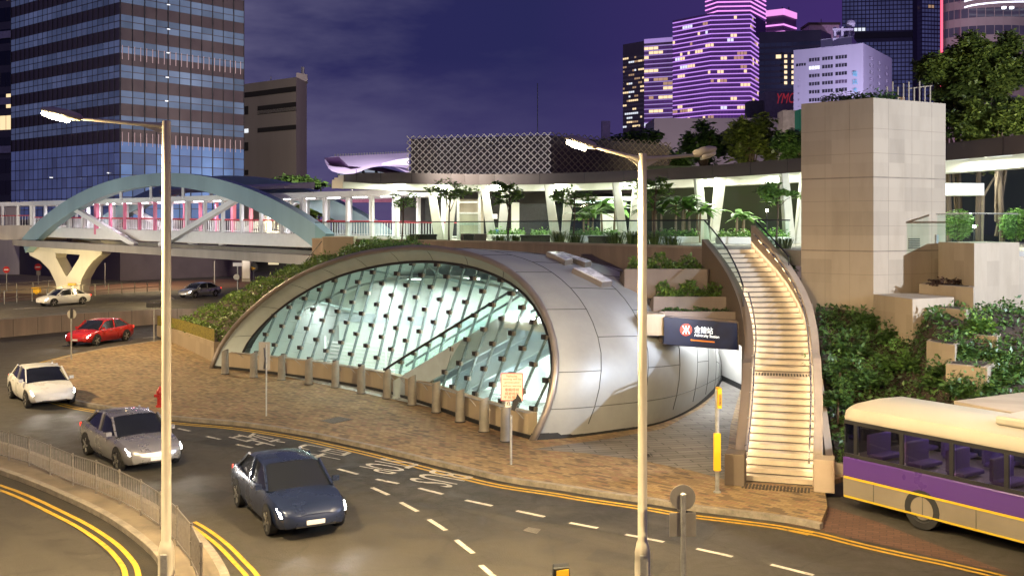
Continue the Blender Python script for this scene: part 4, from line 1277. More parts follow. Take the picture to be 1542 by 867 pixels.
m = MB(); m.box((X(895, 70), 72.5, DECK + 2.55), (3, .4, .08)); m.build('lamp', M['tube_white'], gk)
lf = thing('lift_shaft_frame', 'grey machinery frame and glass lift shaft between two left V-shaped columns', 'lift shaft', (X(708, 68), 68, DECK))
m = MB()
for a in (690, 722):
    m.box((X(a, 68), 68, DECK + 1.6), (.18, .18, 3.2))
for k in range(5): m.box((X(706, 68), 68, DECK + .3 + k * .72), (1.5, .14, .12))
m.build('frame', M['galv'], lf)
m = MB(); m.quad((X(692, 67.9), 67.9, DECK), (X(720, 67.9), 67.9, DECK), (X(720, 67.9), 67.9, DECK + 1.7), (X(692, 67.9), 67.9, DECK + 1.7)); m.build('glass_panel', M['glass_rail'], lf)
hs = thing('hatch', 'pale low hatch panel beside the bench at the left of the plaza', 'hatch', (X(713, 60), 60, DECK))
m = MB(); m.box((X(713, 60), 60.2, DECK + .22), (1.5, .5, .44)); m.build('panel', M['plaza_concrete'], hs)

BEN = [(638, 59.5, 1.55, 'dark bench leftmost on the plaza edge'), (706, 57.5, .6, 'small dark bench beside the hatch panel on the plaza'), (806, 54.5, 1.6, 'dark bench in the middle of the plaza between grass tufts'), (904, 49.5, 1.2, 'dark bench at the right of the plaza before the fourth V-shaped column')]
for px, d, w, lb_ in BEN:
    x = X(px, d); root = thing('bench', lb_, 'bench', (x, d, DECK), 'dark benches on the plaza')
    m = MB(); m.box((x, d, DECK + .36), (w, .6, .12)); m.build('seat', M['dark_steel'], root, bevel=.015)
    m = MB(); m.box((x, d, DECK + .15), (w - .06, .5, .30)); m.build('base', M['dark_steel'], root)

# lattice-clad box above the canopy
lat = thing('lattice_building', 'flat-topped building clad in a pale diamond lattice above the canopy', 'building', (X(720, 74), 74, 0))
D0 = 74
def lattice(name, p0, p1, z0, z1, nx, nz, mat, w):
    m = MB(); dx = (p1 - p0) / nx; dz = (z1 - z0) / nz; nn = Vector((dx.y, -dx.x, 0)).normalized()
    for i in range(nx):
        for j in range(nz):
            a = p0 + dx * i; b = a + dx
            m.beam((a.x, a.y, z0 + dz * j), (b.x, b.y, z0 + dz * (j + 1)), w, w, up=nn)
            m.beam((b.x + nn.x * w, b.y + nn.y * w, z0 + dz * j), (a.x + nn.x * w, a.y + nn.y * w, z0 + dz * (j + 1)), w, w, up=nn)
    return m.build(name, mat, lat)
pa, pb, pc = Vector((X(613, D0), D0, 0)), Vector((X(830, D0), D0 - 3, 0)), Vector((X(1010, D0 + 6), D0 + 6, 0))
pb.x = X(830, D0 - 3)
zt_, zb_ = Z(205, D0), Z(264, D0)
m = MB()
ib = [pa + Vector((.2, .7, 0)), pb + Vector((-.1, .7, 0)), pc + Vector((0, .9, 0)), pc + Vector((0, 8, 0)), pa + Vector((0, 9, 0))]
m.prism([(p.x, p.y) for p in ib], zb_ - 1.2, zt_ - .15); m.build('wall', pm('dark lattice backing', (.05, .04, .042), .8, var=.5, scale=.35), lat)
m = MB(); m.prism([(X(590, 80), 80), (X(830, 77), 77), (X(930, 82), 82), (X(930, 88), 88), (X(590, 88), 88)], 0, zb_ + .5); m.build('lower_wall', pm('dark lower storey', (.06, .055, .05), .8, var=.5, scale=.3), lat)
lattice('lattice_screen', pa, pb, zb_, zt_, 22, 6, pm('pale lattice bars', (.50, .46, .42), .5), .055)
lattice('lattice_screen', pb + Vector((.05, 0, 0)), pc, zb_, zt_, 20, 6, pm('brown lattice bars', (.12, .095, .07), .6), .05)
m = MB(); m.tube([(X(811, D0), D0 + 3, zt_), (X(811, D0), D0 + 3, zt_ + 4.2)], .03, 5); m.build('mast', M['dark_steel'], lat)

# low bridge roof and lit stub behind the lift tower, right
slab('white_canopy', 1424, 1482, 276, 294, 44, 1.6, M['canopy_white'], 'small white flat canopy right of the lift tower below the big one', 'canopy')
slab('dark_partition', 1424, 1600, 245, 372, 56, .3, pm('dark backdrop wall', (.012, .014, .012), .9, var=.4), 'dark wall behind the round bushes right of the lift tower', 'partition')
# ======================= footbridge with its two steel arches ============================
O_ = Vector((-49, 105, 0)); E_ = Vector((.763, -.647, 0)).normalized(); W_ = Vector((.647, .763, 0)).normalized()
BL = 56.0
def bz(t): return 6.75 - .65 * max(0, min(1, t / BL))      # walking level
def bp(t, w, z): p = O_ + E_ * t + W_ * w; return Vector((p.x, p.y, z))
br = thing('footbridge', 'white covered footbridge with pink posts and red handrails crossing the road', 'footbridge', tuple(O_))
m = MB(); m.loft([[bp(t, -.15, bz(t) - .85), bp(t, 4.6, bz(t) - .85), bp(t, 4.6, bz(t)), bp(t, -.15, bz(t))] for t in (0, BL / 2, BL)], closed=True, caps=True)
m.build('deck', M['cream'], br)
m = MB(); m.loft([[bp(t, -.22, bz(t) - .80), bp(t, -.155, bz(t) - .80), bp(t, -.155, bz(t) + .12), bp(t, -.22, bz(t) + .12)] for t in (0, BL / 2, BL)], closed=True, caps=True)
m.build('fascia', M['white_paint'], br)
for w in (-1.0, 5.2):
    m = MB(); m.loft([[bp(t, w - .5, bz(t) - 1.75 - .006 * t), bp(t, w + .5, bz(t) - 1.75 - .006 * t), bp(t, w + .5, bz(t) - 1.15 - .004 * t), bp(t, w - .5, bz(t) - 1.15 - .004 * t)] for t in (-1, BL / 2, BL - 6)], closed=True, caps=True)
    m.build('tie_girder', M['girder'], br)
m = MB(); m.loft([[bp(t, -.1, 9.15), bp(t, 4.5, 9.15), bp(t, 4.5, 9.32), bp(t, -.1, 9.32)] for t in (-2, BL / 2, BL - 2)], closed=True, caps=True)
m.build('roof', M['white_paint'], br)
for w in (-.2, 4.5):
    m = MB(); m.loft([[bp(t, w, 9.05), bp(t, w + .12, 9.05), bp(t, w + .12, 9.48), bp(t, w, 9.48)] for t in (-2, BL / 2, BL - 2)], closed=True, caps=True)
    m.build('roof_beam', M['white_paint'], br)
NP = 22
for i in range(NP):
    t = .6 + i * (BL - 2.5) / (NP - 1)
    for w in (-.08, 4.42):
        big = i % 6 == 5
        m = MB(); s_ = .34 if big else .24
        m.beam(bp(t, w, bz(t) - .4), bp(t, w, 9.1), s_, s_, up=E_)
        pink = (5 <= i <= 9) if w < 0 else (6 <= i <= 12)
        m.build('post', M['pink_tint'] if pink else M['white_paint'], br)
for w in (0.02, 4.35):
    m = MB()
    n_ = 190
    for i in range(n_):
        t = .3 + i * (BL - 1) / n_
        m.beam(bp(t, w, bz(t) + .14), bp(t, w, bz(t) + 1.05), .035, .035, up=E_)
    m.loft([[bp(t, w - .03, bz(t) + .1), bp(t, w + .03, bz(t) + .1), bp(t, w + .03, bz(t) + .16), bp(t, w - .03, bz(t) + .16)] for t in (0, BL)], closed=True, caps=True)
    rl_ = m.build('railing', M['white_paint'], br)
    m = MB(); m.beam(bp(0, w, bz(0) + 1.12), bp(BL, w, bz(BL) + 1.12), .09, .11); m.build('handrail', M['red_rail'], rl_)
btl = emis('bridge tube light', (.95, .95, 1.0), 9)
for i in range(18):
    t = 2 + i * 3.0; m = MB(); m.beam(bp(t, 2.2, 9.1), bp(t + 1.4, 2.2, 9.1), .16, .06); m.build('ceiling_light', btl, br)

TA, TB = 0.7, 47.5
def arch(w, name, lab):
    root = thing(name, lab, 'bridge arch', tuple(bp(TA, w, 5)))
    rg_ = []
    n = 36
    for i in range(n + 1):
        s = i / n; t = TA + (TB - TA) * s
        base = 5.0 + .75 * s
        zc = base + 5.55 * (1 - (2 * s - 1) ** 2) ** .92
        ds = .02; s2 = min(1, s + ds); s1 = max(0, s - ds)
        z2 = 5.0 + .75 * s2 + 5.55 * (1 - (2 * s2 - 1) ** 2) ** .92; z1 = 5.0 + .75 * s1 + 5.55 * (1 - (2 * s1 - 1) ** 2) ** .92
        dz, dt = z2 - z1, (TB - TA) * (s2 - s1); L = math.hypot(dz, dt); nx, nz = -dz / L, dt / L
        h = .52 + .27 * abs(2 * s - 1)
        rg_.append([bp(t - nx * h, w - .4, zc - nz * h), bp(t - nx * h, w + .4, zc - nz * h), bp(t + nx * h, w + .4, zc + nz * h), bp(t + nx * h, w - .4, zc + nz * h)])
    m = MB(); m.loft(rg_, closed=True, caps=True); m.build('rib', M['teal_paint'], root, auto=40)
    for (a, za, b, zb) in ((9.5, 8.9, 21.5, 5.3), (37.0, 9.2, 25.5, 5.3)):
        m = MB(); m.beam(bp(a, w, za), bp(b, w, zb), .42, .42); m.build('strut', M['white_paint'], root)
    for i in range(5):
        t = 14 + i * 5.0; m = MB(); m.beam(bp(t, w, 9.3), bp(t, w, 10.9 - .02 * (t - 24) ** 2 * .3), .22, .22); m.build('hanger', M['white_paint'], root)
    return root
arch(-.75, 'bridge_arch', 'nearer teal steel arch of the footbridge, in front of the white posts')
arch(5.2, 'bridge_arch', 'farther teal steel arch of the footbridge, behind the walkway')
m = MB(); m.loft([[bp(t, 1.2, 9.9 + .0 * t), bp(t, 4.2, 10.0), bp(t, 4.2, 10.5), bp(t, 1.2, 10.15)] for t in (22, 30, 40)], closed=True, caps=True)
m.build('upper_roof', M['cream'], br)

# Y-shaped pier
pr = thing('bridge_pier', 'cream Y-shaped concrete pier with a triangular opening under the footbridge', 'pier', (X(108, 105), 105, 0))
k = 105 / FPX
def pp(px, py, o): return Vector(((px - CX) * k, 105 + o, EYE - (py - HY) * k))
o1 = [(48, 370), (160, 372), (158, 383), (146, 392), (136, 405), (128, 420), (125, 442), (92, 442), (89, 425), (80, 406), (66, 392), (50, 384)]
hole = [(90, 381), (127, 382), (126, 388), (108, 416), (104, 416), (89, 388)]
m = MB()
def plate2(o):
    k0 = len(m.v)
    m.v += [pp(a, b, o) for a, b in o1] + [pp(a, b, o) for a, b in hole]
    H_ = 12
    tris = [(0, 1, 13, 12), (1, 2, 3, 14, 13), (3, 4, 5, 15, 14), (5, 6, 7, 8, 16, 15), (8, 9, 10, 17, 16), (10, 11, 0, 12, 17)]
    for t in tris:
        f = tuple(k0 + i for i in t); m.f.append(f if o > 0 else f[::-1]); m.m.append(0)
    return k0
ka, kb = plate2(-.9), plate2(1.6)
for n_, st in ((12, 0), (6, 12)):
    for i in range(n_):
        j = (i + 1) % n_
        m.f.append((ka + st + i, ka + st + j, kb + st + j, kb + st + i)); m.m.append(0)
m.build('shaft', M['cream'], pr, bevel=.08)
m = MB(); m.box((X(108, 103.9), 103.95, Z(428, 104)), (.8, .15, .25)); m.build('lamp_box', M['sign_yellow'], pr)
bl_ = thing('bridge_lamp', 'round lamp glowing under the left end of the footbridge', 'lamp', (X(100, 104), 104, Z(354, 104)))
m = MB(); m.lathe([(.1, .16), (.42, .12), (.5, 0), (.3, -.12), (.08, -.16)], (X(100, 103.6), 103.6, Z(353.5, 103.6)), 14); m.build('lens', emis('warm bridge lamp', (1, .85, .6), 25), bl_)
m = MB(); m.tube([(X(100, 103.6), 103.6, Z(353.5, 103.6) + .1), (X(100, 103.6), 104.2, 6.2)], .05, 6); m.build('bracket', M['galv'], bl_)
bl2 = thing('bridge_lamp', 'small bright lamp on the bridge roof left of the canopy nose', 'lamp', (X(530, 69), 69, 9.4))
m = MB(); m.lathe([(.05, -.12), (.16, -.08), (.18, 0), (.1, .1)], (X(530, 69), 69, 9.75), 12); m.build('lens', emis('bright floodlight', (1, .93, .8), 90), bl2)
m = MB(); m.tube([(X(530, 69), 69.1, 9.3), (X(530, 69), 69.1, 9.8)], .03, 6); m.build('bracket', M['galv'], bl2)

# curved approach at the far left
ap = thing('bridge_approach', 'curved white and cream walkway joining the footbridge at the far left', 'walkway', (-56, 104, 0))
line = smooth_line([bp(0.2, -.2, 0), Vector((-53.2, 107.2, 0)), Vector((-58.5, 107.6, 0)), Vector((-66, 105.5, 0)), Vector((-78, 101, 0))], 5)
line = line[::-1]
m = MB(); m.wall(line, 5.55, 7.05, 4.0); m.build('girder', M['cream'], ap)
m = MB(); m.wall(line, 9.05, 9.45, 3.8); m.build('roof', M['white_paint'], ap)
m = MB()
for p in resample(line, 60): m.beam((p.x, p.y + .1, 7.05), (p.x, p.y + .1, 8.0), .035, .035)
rr_ = m.build('railing', M['white_paint'], ap)
m = MB(); m.tube([Vector((p.x, p.y + .1, 8.05)) for p in line], .06, 6); m.build('handrail', M['red_rail'], rr_)
for p in resample(line, 14):
    m = MB(); m.box((p.x, p.y + .2, 8.05), (.26, .26, 2.05)); m.build('post', M['white_paint'], ap)

# parapet wall between the two carriageways, far rails, cabinet
pw = thing('road_parapet', 'long brown concrete parapet wall between the two carriageways on the left', 'wall', tuple(G(120, 500)))
line = [G(-200, 526), G(-60, 514), G(0, 508.5), G(120, 497), G(225, 489), G(300, 484)]
m = MB(); m.wall([Vector((p.x, p.y, 0)) for p in line], 0, [1.12] * 4 + [1.05, .95], .35); m.build('wall', M['plaza_concrete'], pw)
m = MB()
q = resample([Vector((p.x, p.y, 0)) for p in line], 14)
o_ = offset(q, -.004)
for p in o_[1:-1]: m.beam((p.x, p.y, .02), (p.x, p.y, 1.1), .03, .01)
m.build('joint', M['seam'], pw)
def pipe_rail(pts, n, lab, h=1.0):
    root = thing('roadside_railing', lab, 'railing', tuple(pts[0]))
    q = resample(pts, n)
    for p in q:
        m = MB(); m.tube([p, p + Vector((0, 0, h))], .05, 6); m.build('post', M['fence_steel'], root)
    m = MB()
    for zz in (.5, h): m.tube([p + Vector((0, 0, zz)) for p in q], .035, 5)
    m.build('rail', M['fence_steel'], root)
pipe_rail([G(-30, 462), G(20, 456), G(95, 450), G(130, 446), G(240, 438)], 15, 'long steel railing running past the foot of the Y-shaped pier', 1.15)
pipe_rail([G(0, 446), G(40, 443), G(80, 440), G(92, 437)], 6, 'short steel railing left of the Y-shaped pier before the forecourt', 1.2)
cbx = thing('road_cabinet', 'pale roadside cabinet standing under the right end of the footbridge', 'cabinet', tuple(G(372, 424)))
p = G(372, 424); m = MB(); m.box((p.x, p.y, 1.5), (1.1, .9, 3.0)); m.build('box', M['sign_grey'], cbx, bevel=.04)
m = MB(); m.box((p.x, p.y - .47, 1.6), (.9, .04, 2.3)); m.build('door', M['white_paint'], cbx)
# ======================= city behind =====================================================
def wmat(name, base, rough=.15, em=None, es=0.0, metal=0.0):
    m, t, b = new_mat(name)
    tc = N(t, 'ShaderNodeTexCoord'); n1 = N(t, 'ShaderNodeTexNoise', Scale=.12, Detail=4.0); t.links.new(tc.outputs['Object'], n1.inputs['Vector'])
    r = ramp(t, n1.outputs[0], [(.3, tuple(c * .6 for c in base)), (.7, tuple(c * 1.3 for c in base))]); t.links.new(r.outputs[0], b.inputs['Base Color'])
    b.inputs['Roughness'].default_value = rough; b.inputs['Metallic'].default_value = metal
    if em:
        r2 = ramp(t, n1.outputs[0], [(.3, tuple(c * .55 for c in em)), (.7, em)]); t.links.new(r2.outputs[0], b.inputs['Emission Color'])
        b.inputs['Emission Strength'].default_value = es
    return m
W_DARK = wmat('dark office glass', (.02, .022, .035), .12)
W_WARM = [emis('warm lit window', (1.0, .74, .40), 1.1), emis('dim lit window', (1.0, .62, .32), .35), emis('cool lit window', (.85, .93, 1.0), .9)]

def ring_tower(root, plan, z0, z1, fh, wh, mats, lit, rg, pane=2.2, band='window_band', sill=.0, closed=False, frame=.12, skip=None):
    """one part per storey: a ribbon of panes (dark or lit) set 4 cm proud of the wall"""
    nfl = int((z1 - z0) / fh)
    segs = [(plan[i], plan[(i + 1) % len(plan)]) for i in range(len(plan) if closed else len(plan) - 1)]
    for f in range(nfl):
        zb = z0 + fh * f + (fh - wh) * .55 + sill
        m = MB()
        run = 0; kind = 0
        for a, b in segs:
            L = (b - a).length; d = (b - a) / L; nn = Vector((d.y, -d.x, 0))
            if nn.y > 0: nn = -nn
            n = max(1, int(L / pane)); w = L / n
            for i in range(n):
                if run <= 0:
                    kind = rg.choice((1, 1, 2, 3)) if rg.random() < lit else 0
                    run = rg.randint(1, 3)
                run -= 1
                p = a + d * (w * i + frame / 2) + nn * .05; q = a + d * (w * (i + 1) - frame / 2) + nn * .05
                m.quad((p.x, p.y, zb), (q.x, q.y, zb), (q.x, q.y, zb + wh), (p.x, p.y, zb + wh), kind)
        m.build(band, mats, root)

def plan_of(l):
    return [Vector((X(a, d), d, 0)) for a, d in l]

# ---- blue glass tower, left -------------------------------------------------------------
gt = thing('glass_office_tower', 'big office tower with blue glass bands between brown bands, behind the footbridge', 'office tower', (-49.9, 131, 0))
k0 = Vector((X(181, 131), 131, 0)); dl = Vector((-.777, .63, 0)); dr = Vector((.66, .75, 0))
kl = k0 + dl * 29.4; kr = k0 + dr * 18.4
m = MB(); m.prism([(k0.x, k0.y), (kr.x, kr.y), ((kl + kr - k0).x, (kl + kr - k0).y), (kl.x, kl.y)], 0, 52)
m.build('wall', pm('brown spandrel', (.078, .062, .072), .45, var=.15, scale=.3), gt)
GL = [wmat('blue glass bright', (.10, .16, .28), .1, (.105, .18, .40), .95), wmat('blue glass', (.09, .13, .22), .1, (.095, .16, .36), .9), wmat('blue glass dim', (.07, .09, .14), .12, (.075, .115, .25), .9)]  # blue glow painted in, standing for twilight mirrored by the panes
GLs = [wmat('shaded glass bright', (.10, .16, .28), .1, (.06, .075, .19), .85), wmat('shaded glass', (.09, .13, .22), .1, (.053, .067, .17), .85), wmat('shaded glass dim', (.07, .09, .14), .12, (.045, .055, .14), .85)]  # same glass with a weaker glow put in for the shaded face
rg = random.Random(3)
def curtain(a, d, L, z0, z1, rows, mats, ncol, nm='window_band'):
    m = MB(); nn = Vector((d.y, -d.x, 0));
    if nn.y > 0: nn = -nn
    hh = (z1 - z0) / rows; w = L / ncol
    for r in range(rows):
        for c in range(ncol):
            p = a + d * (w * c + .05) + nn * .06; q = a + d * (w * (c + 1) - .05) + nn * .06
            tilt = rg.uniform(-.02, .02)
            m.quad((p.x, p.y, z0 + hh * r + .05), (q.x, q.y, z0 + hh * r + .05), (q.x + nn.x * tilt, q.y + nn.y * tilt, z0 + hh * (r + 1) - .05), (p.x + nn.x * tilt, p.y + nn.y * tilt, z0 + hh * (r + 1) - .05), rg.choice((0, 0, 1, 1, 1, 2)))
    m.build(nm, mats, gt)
# storey lines measured up the near corner
ZB = [(Z(330, 131), Z(213, 131), 7)] + [(Z(b, 131), Z(t, 131), 2) for t, b in ((173.5, 194), (135.5, 156), (97, 117.5), (59.5, 80), (21, 42), (-17, 4), (-55, -34), (-93, -72), (-131, -110))]
GU = [wmat('upper glass bright', (.10, .13, .18), .1, (.085, .125, .22), .95), wmat('upper glass', (.09, .12, .17), .1, (.07, .105, .19), .9), wmat('upper glass dim', (.07, .09, .13), .12, (.06, .09, .15), .9)]  # greyer painted glow for the mirrored sky on the upper floors
GUs = [wmat('upper shaded glass bright', (.10, .13, .18), .1, (.06, .075, .15), .9), wmat('upper shaded glass', (.09, .12, .17), .1, (.05, .065, .13), .9), wmat('upper shaded glass dim', (.07, .09, .13), .12, (.042, .055, .11), .9)]  # upper glass again, its glow dimmed for the shaded face
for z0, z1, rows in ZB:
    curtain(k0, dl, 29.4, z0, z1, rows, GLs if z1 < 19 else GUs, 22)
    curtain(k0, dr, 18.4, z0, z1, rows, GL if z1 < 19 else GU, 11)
m = MB()
for i in range(12):
    p = k0 + dr * (18.4 / 11 * i) + Vector((.03, -.05, 0)) * (1.6 if i % 2 else 1.0)
    m.beam((p.x, p.y, 6), (p.x, p.y, 52), .14 if i % 2 == 0 else .05, .14)
for i in range(23):
    p = k0 + dl * (29.4 / 22 * i) + Vector((-.03, -.05, 0))
    m.beam((p.x, p.y, 6), (p.x, p.y, 52), .05, .12)
m.build('mullions', pm('dark mullion', (.03, .03, .035), .5), gt)
m = MB()
for zz in (117.5, 194):
    for i in range(22):
        p = k0 + dr * (18.4 / 22 * (i + .4)); m.beam((p.x, p.y - .1, Z(zz, 131) - 2.1 if zz > 150 else Z(zz, 131) + 2.4), (p.x, p.y - .1, Z(zz, 131) - .4 if zz > 150 else Z(zz, 131) + 4.2), .10, .04)
m.build('facade_lights', emis('faint facade light', (.40, .30, .32), .2), gt)
for i, (px, py) in enumerate(((250, 5), (250, 42), (249, 78), (248, 115), (247, 151), (243, 224), (72, 267), (159, 260))):
    p = P(px, py, 130.2 + (abs(px - 181)) * .06); m = MB(); m.box((p.x, p.y + 1.0, p.z), (.42, .1, .12), .8); m.build('ceiling_lamp', W_WARM[2], gt)
m = MB(); m.box((X(56, 150), 149.3, Z(88, 150)), (.5, .2, 1.4), -.7); m.build('lit_window', W_WARM[2], gt)
m = MB()
m.prism([(k0.x + .6, k0.y - .6), (kr.x + .6, kr.y - .6), (kl.x, kl.y), (kl.x - .6, kl.y - .6)][:3] + [(kl.x - .5, kl.y - .5)], 4.9, 5.6)
m.build('podium_edge', M['dark_concrete'], gt)

# ---- far left dark block -----------------------------------------------------------------
fb = thing('office_block', 'dark office block with a few lit floors at the left edge of the picture', 'office block', (X(0, 190), 190, 0))
pl_ = plan_of([(-120, 200), (19, 190), (24, 205)])
m = MB(); m.prism([(pl_[0].x, pl_[0].y), (pl_[1].x, pl_[1].y), (pl_[2].x, pl_[2].y), (pl_[0].x, pl_[0].y + 20)], 0, 70)
m.build('wall', pm('dark office wall', (.10, .095, .11), .5, var=.2, scale=.2), fb)
ring_tower(fb, pl_[:2], 4, 68, 4.0, 2.6, [W_DARK] + W_WARM, .22, random.Random(5), 1.6)
m = MB()
for py in (52, 152, 225):
    m.beam((pl_[0].x, pl_[0].y - .3, Z(py, 190)), (pl_[1].x, pl_[1].y - .3, Z(py, 190)), .2, 1.3)
m.build('pale_band', pm('pale spandrel band', (.45, .44, .48), .5), fb)
m = MB(); m.box((X(22, 150), 150, 5), (4, 4, 10)); tag(m.build('pale_column_block', M['cream']), 'pale square building corner under the far left end of the footbridge', 'building')

# ---- beige block right of the glass tower --------------------------------------------------
bb = thing('beige_block', 'plain beige concrete block with few dark openings right of the glass tower', 'office block', (X(415, 175), 175, 0))
p0_, p1_, p2_ = Vector((X(330, 185), 185, 0)), Vector((X(446, 172), 172, 0)), Vector((X(462, 178), 178, 0))
zt = Z(119, 174)
m = MB(); m.prism([(p0_.x, p0_.y), (p1_.x, p1_.y), (p2_.x, p2_.y), (p2_.x - 8, p2_.y + 16), (p0_.x, p0_.y + 14)], 0, zt); wl = m.build('wall', pm('stained beige concrete', (.27, .235, .205), .8, var=.15, scale=.12, streak=True), bb)
m = MB(); m.prism([(X(448, 176), 175), (X(461, 176), 177), (X(460, 178), 180), (X(448, 178), 180)], zt, zt + 1.2); m.build('parapet', M['cream'], bb)
m = MB(); m.tube([(X(408, 180), 180, zt), (X(408, 180), 180, zt + 1.3)], .08, 5); m.tube([(X(456, 178), 178, zt + 1.2), (X(456, 178), 178, zt + 2.6)], .3, 6); m.build('roof_mast', M['galv'], bb)
def bpan(a, b, c, d, mat, nm='window'):
    t0, t1 = (a - 330) / 116, (b - 330) / 116
    q0, q1 = p0_.lerp(p1_, t0), p0_.lerp(p1_, t1)
    dd = 178
    mm = MB(); mm.hexa([(q0.x, q0.y - .08, Z(d, dd)), (q1.x, q1.y - .08, Z(d, dd)), (q1.x, q1.y + .1, Z(d, dd)), (q0.x, q0.y + .1, Z(d, dd)), (q0.x, q0.y - .08, Z(c, dd)), (q1.x, q1.y - .08, Z(c, dd)), (q1.x, q1.y + .1, Z(c, dd)), (q0.x, q0.y + .1, Z(c, dd))])
    mm.build(nm, mat, bb)
dkm = pm('dark opening', (.02, .017, .015), .8)
for r in ((367, 446, 137, 145), (390, 446, 160, 173), (390, 446, 193, 200), (367, 376, 158, 171), (367, 376, 213, 226), (367, 376, 255, 263)): bpan(*r, dkm)
bpan(390, 446, 167, 172, M['cream'], 'balcony_rail')
bpan(367.5, 376, 192.5, 198.5, W_WARM[2])

# ---- low dark frontage under the bridge ----------------------------------------------------
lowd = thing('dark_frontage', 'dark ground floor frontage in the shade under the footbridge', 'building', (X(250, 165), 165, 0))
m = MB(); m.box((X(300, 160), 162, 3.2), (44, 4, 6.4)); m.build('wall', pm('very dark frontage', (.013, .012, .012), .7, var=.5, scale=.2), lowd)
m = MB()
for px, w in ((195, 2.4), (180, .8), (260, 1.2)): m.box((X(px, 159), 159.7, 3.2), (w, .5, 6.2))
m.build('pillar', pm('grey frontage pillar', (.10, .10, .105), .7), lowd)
m = MB()
for px, py in ((215, 398), (273, 388), (330, 392), (410, 397)): m.box((X(px, 159), 159.8, Z(py, 159)), (1.6, .1, .35))
m.build('shop_light', emis('dim shop light', (1, .8, .5), .6), lowd)

# ---- hall with a swept roof, centre left ---------------------------------------------------
hl = thing('curved_roof_hall', 'white and violet hall with a swept curved roof behind the bridge end', 'hall', (X(560, 300), 300, 0))
DH = 300
def hp(px, py, d=0): return P(px, py, DH + d)
m = MB(); rows = []
topl = [(489, 240), (500, 236), (530, 234.5), (560, 233), (590, 231.5), (616, 230)]
low = [(489, 243), (497, 258), (520, 262), (545, 252), (575, 251), (616, 262)]
for j in range(6):
    t = j / 5
    rows.append([hp(a[0], a[1] + (b[1] - a[1]) * t, 30 - 45 * math.sin(t * PI / 2)) for a, b in zip(smooth_line([Vector((*p, 0)) for p in topl], 3), smooth_line([Vector((*p, 0)) for p in low], 3))])
m.loft(rows); m.build('roof', pm('pale violet roof skin', (.75, .66, .76), .45, var=.1, scale=.05), hl, smooth=True)
m = MB(); rows = []
for j in range(5):
    t = j / 4
    rows.append([hp(a[0] + (c[0] - a[0]) * t, a[1] + (c[1] - a[1]) * t, -12 + 6 * math.sin(t * PI)) for a, c in zip([(488, 238), (510, 236), (525, 250), (545, 252), (575, 252), (616, 262)], [(508, 262), (515, 262), (525, 262), (545, 262), (580, 263), (616, 268)])])
m.loft(rows); m.build('eave', pm('deep violet eave', (.10, .05, .13), .5, var=.2, scale=.05), hl, smooth=True)
m = MB(); m.loft([[hp(508, 262, -6), hp(522, 256, -8), hp(545, 254, -9), hp(588, 262, -8)], [hp(515, 283, -2), hp(530, 283, -3), hp(560, 283, -3), hp(600, 283, -3)]])
m.build('glass_wall', wmat('lit hall glass', (.3, .35, .4), .2, (.55, .62, .75), .7), hl)
m = MB()
for a, b in (((510, 264), (517, 282)), ((528, 257), (536, 282)), ((546, 256), (556, 282)), ((566, 258), (577, 282))): m.beam(hp(a[0], a[1], -10), hp(b[0], b[1], -5), .6, .6)
m.build('mullion', M['dark_steel'], hl)
m = MB(); m.loft([[hp(575, 246, -17), hp(595, 241, -16), hp(616, 238, -16)], [hp(575, 249, -17), hp(595, 248, -16), hp(616, 249, -16)]])
m.build('clerestory', emis('hall clerestory', (.75, .72, .9), .5), hl)
m = MB()
for px in range(505, 614, 4): m.box(tuple(hp(px, 234.5 - (px - 505) * .04, 30)), (.5, .5, 1.0))
m.build('roof_railing', M['dark_steel'], hl)
m = MB(); m.beam(hp(500, 301, -20), hp(640, 300, -20), 2, 1.6); m.build('podium', pm('pink lit podium', (.35, .12, .16), .6), hl)

# ---- skyline at the right -------------------------------------------------------------------
def solid(root, plan, z1, mat, depth=35, z0=0, nm='wall'):
    m = MB(); b = [p * (1 + depth / p.y) for p in (plan[-1], plan[0])]
    m.prism([(p.x, p.y) for p in plan + b], z0, z1); return m.build(nm, mat, root)
def led(root, plan, z0, z1, fh, mat, h=.5, out=.25, nm='light_band', z_first=0):
    n = int((z1 - z0) / fh)
    for f in range(n + 1):
        z = z0 + fh * f; m = MB()
        for i in range(len(plan) - 1):
            a, b = plan[i], plan[i + 1]
            m.beam((a.x, a.y - out, z), (b.x, b.y - out, z), .3, h)
        m.build(nm, mat, root)
wallP = pm('violet lit spandrel', (.20, .13, .26), .5, var=.15, scale=.08)
PUR = [wmat('violet glass', (.06, .03, .10), .15, (.085, .03, .16), .8)] + W_WARM
LEDP = emis('violet facade light', (.62, .30, .95), 1.05)
LEDM = emis('pink facade light', (.95, .34, .95), 1.35)
LEDD = emis('faint violet facade light', (.40, .27, .62), .8)
rg = random.Random(11)
pt = thing('violet_tower', 'tall tower with violet light bands on every floor, highest of the lit pair', 'office tower', (X(1080, 330), 330, 0))
pln = plan_of([(1013, 338), (1070, 326), (1130, 324), (1143, 336)])
zt = Z(24, 330)
solid(pt, pln, zt, wallP)
ring_tower(pt, pln, Z(195, 330), zt, 1.42 * 1.0, .95, PUR, .12, rg, 1.0, frame=.15)
led(pt, pln, Z(195, 330), zt, 1.42, LEDP, .26, .25)
p2 = plan_of([(1062, 336), (1080, 330), (1130, 329), (1153, 342)])
solid(pt, p2, Z(-40, 330), wallP, 30, zt)
ring_tower(pt, p2, zt, Z(-40, 330), 1.42, .9, PUR, .03, rg, 1.5)
led(pt, p2, zt, Z(-40, 330), 1.42, LEDM, .34, .25, 'crown_light_band')
p3 = plan_of([(1130, 325), (1153, 340)])
solid(pt, p3, zt, wallP, 20, Z(55, 330), 'wing')
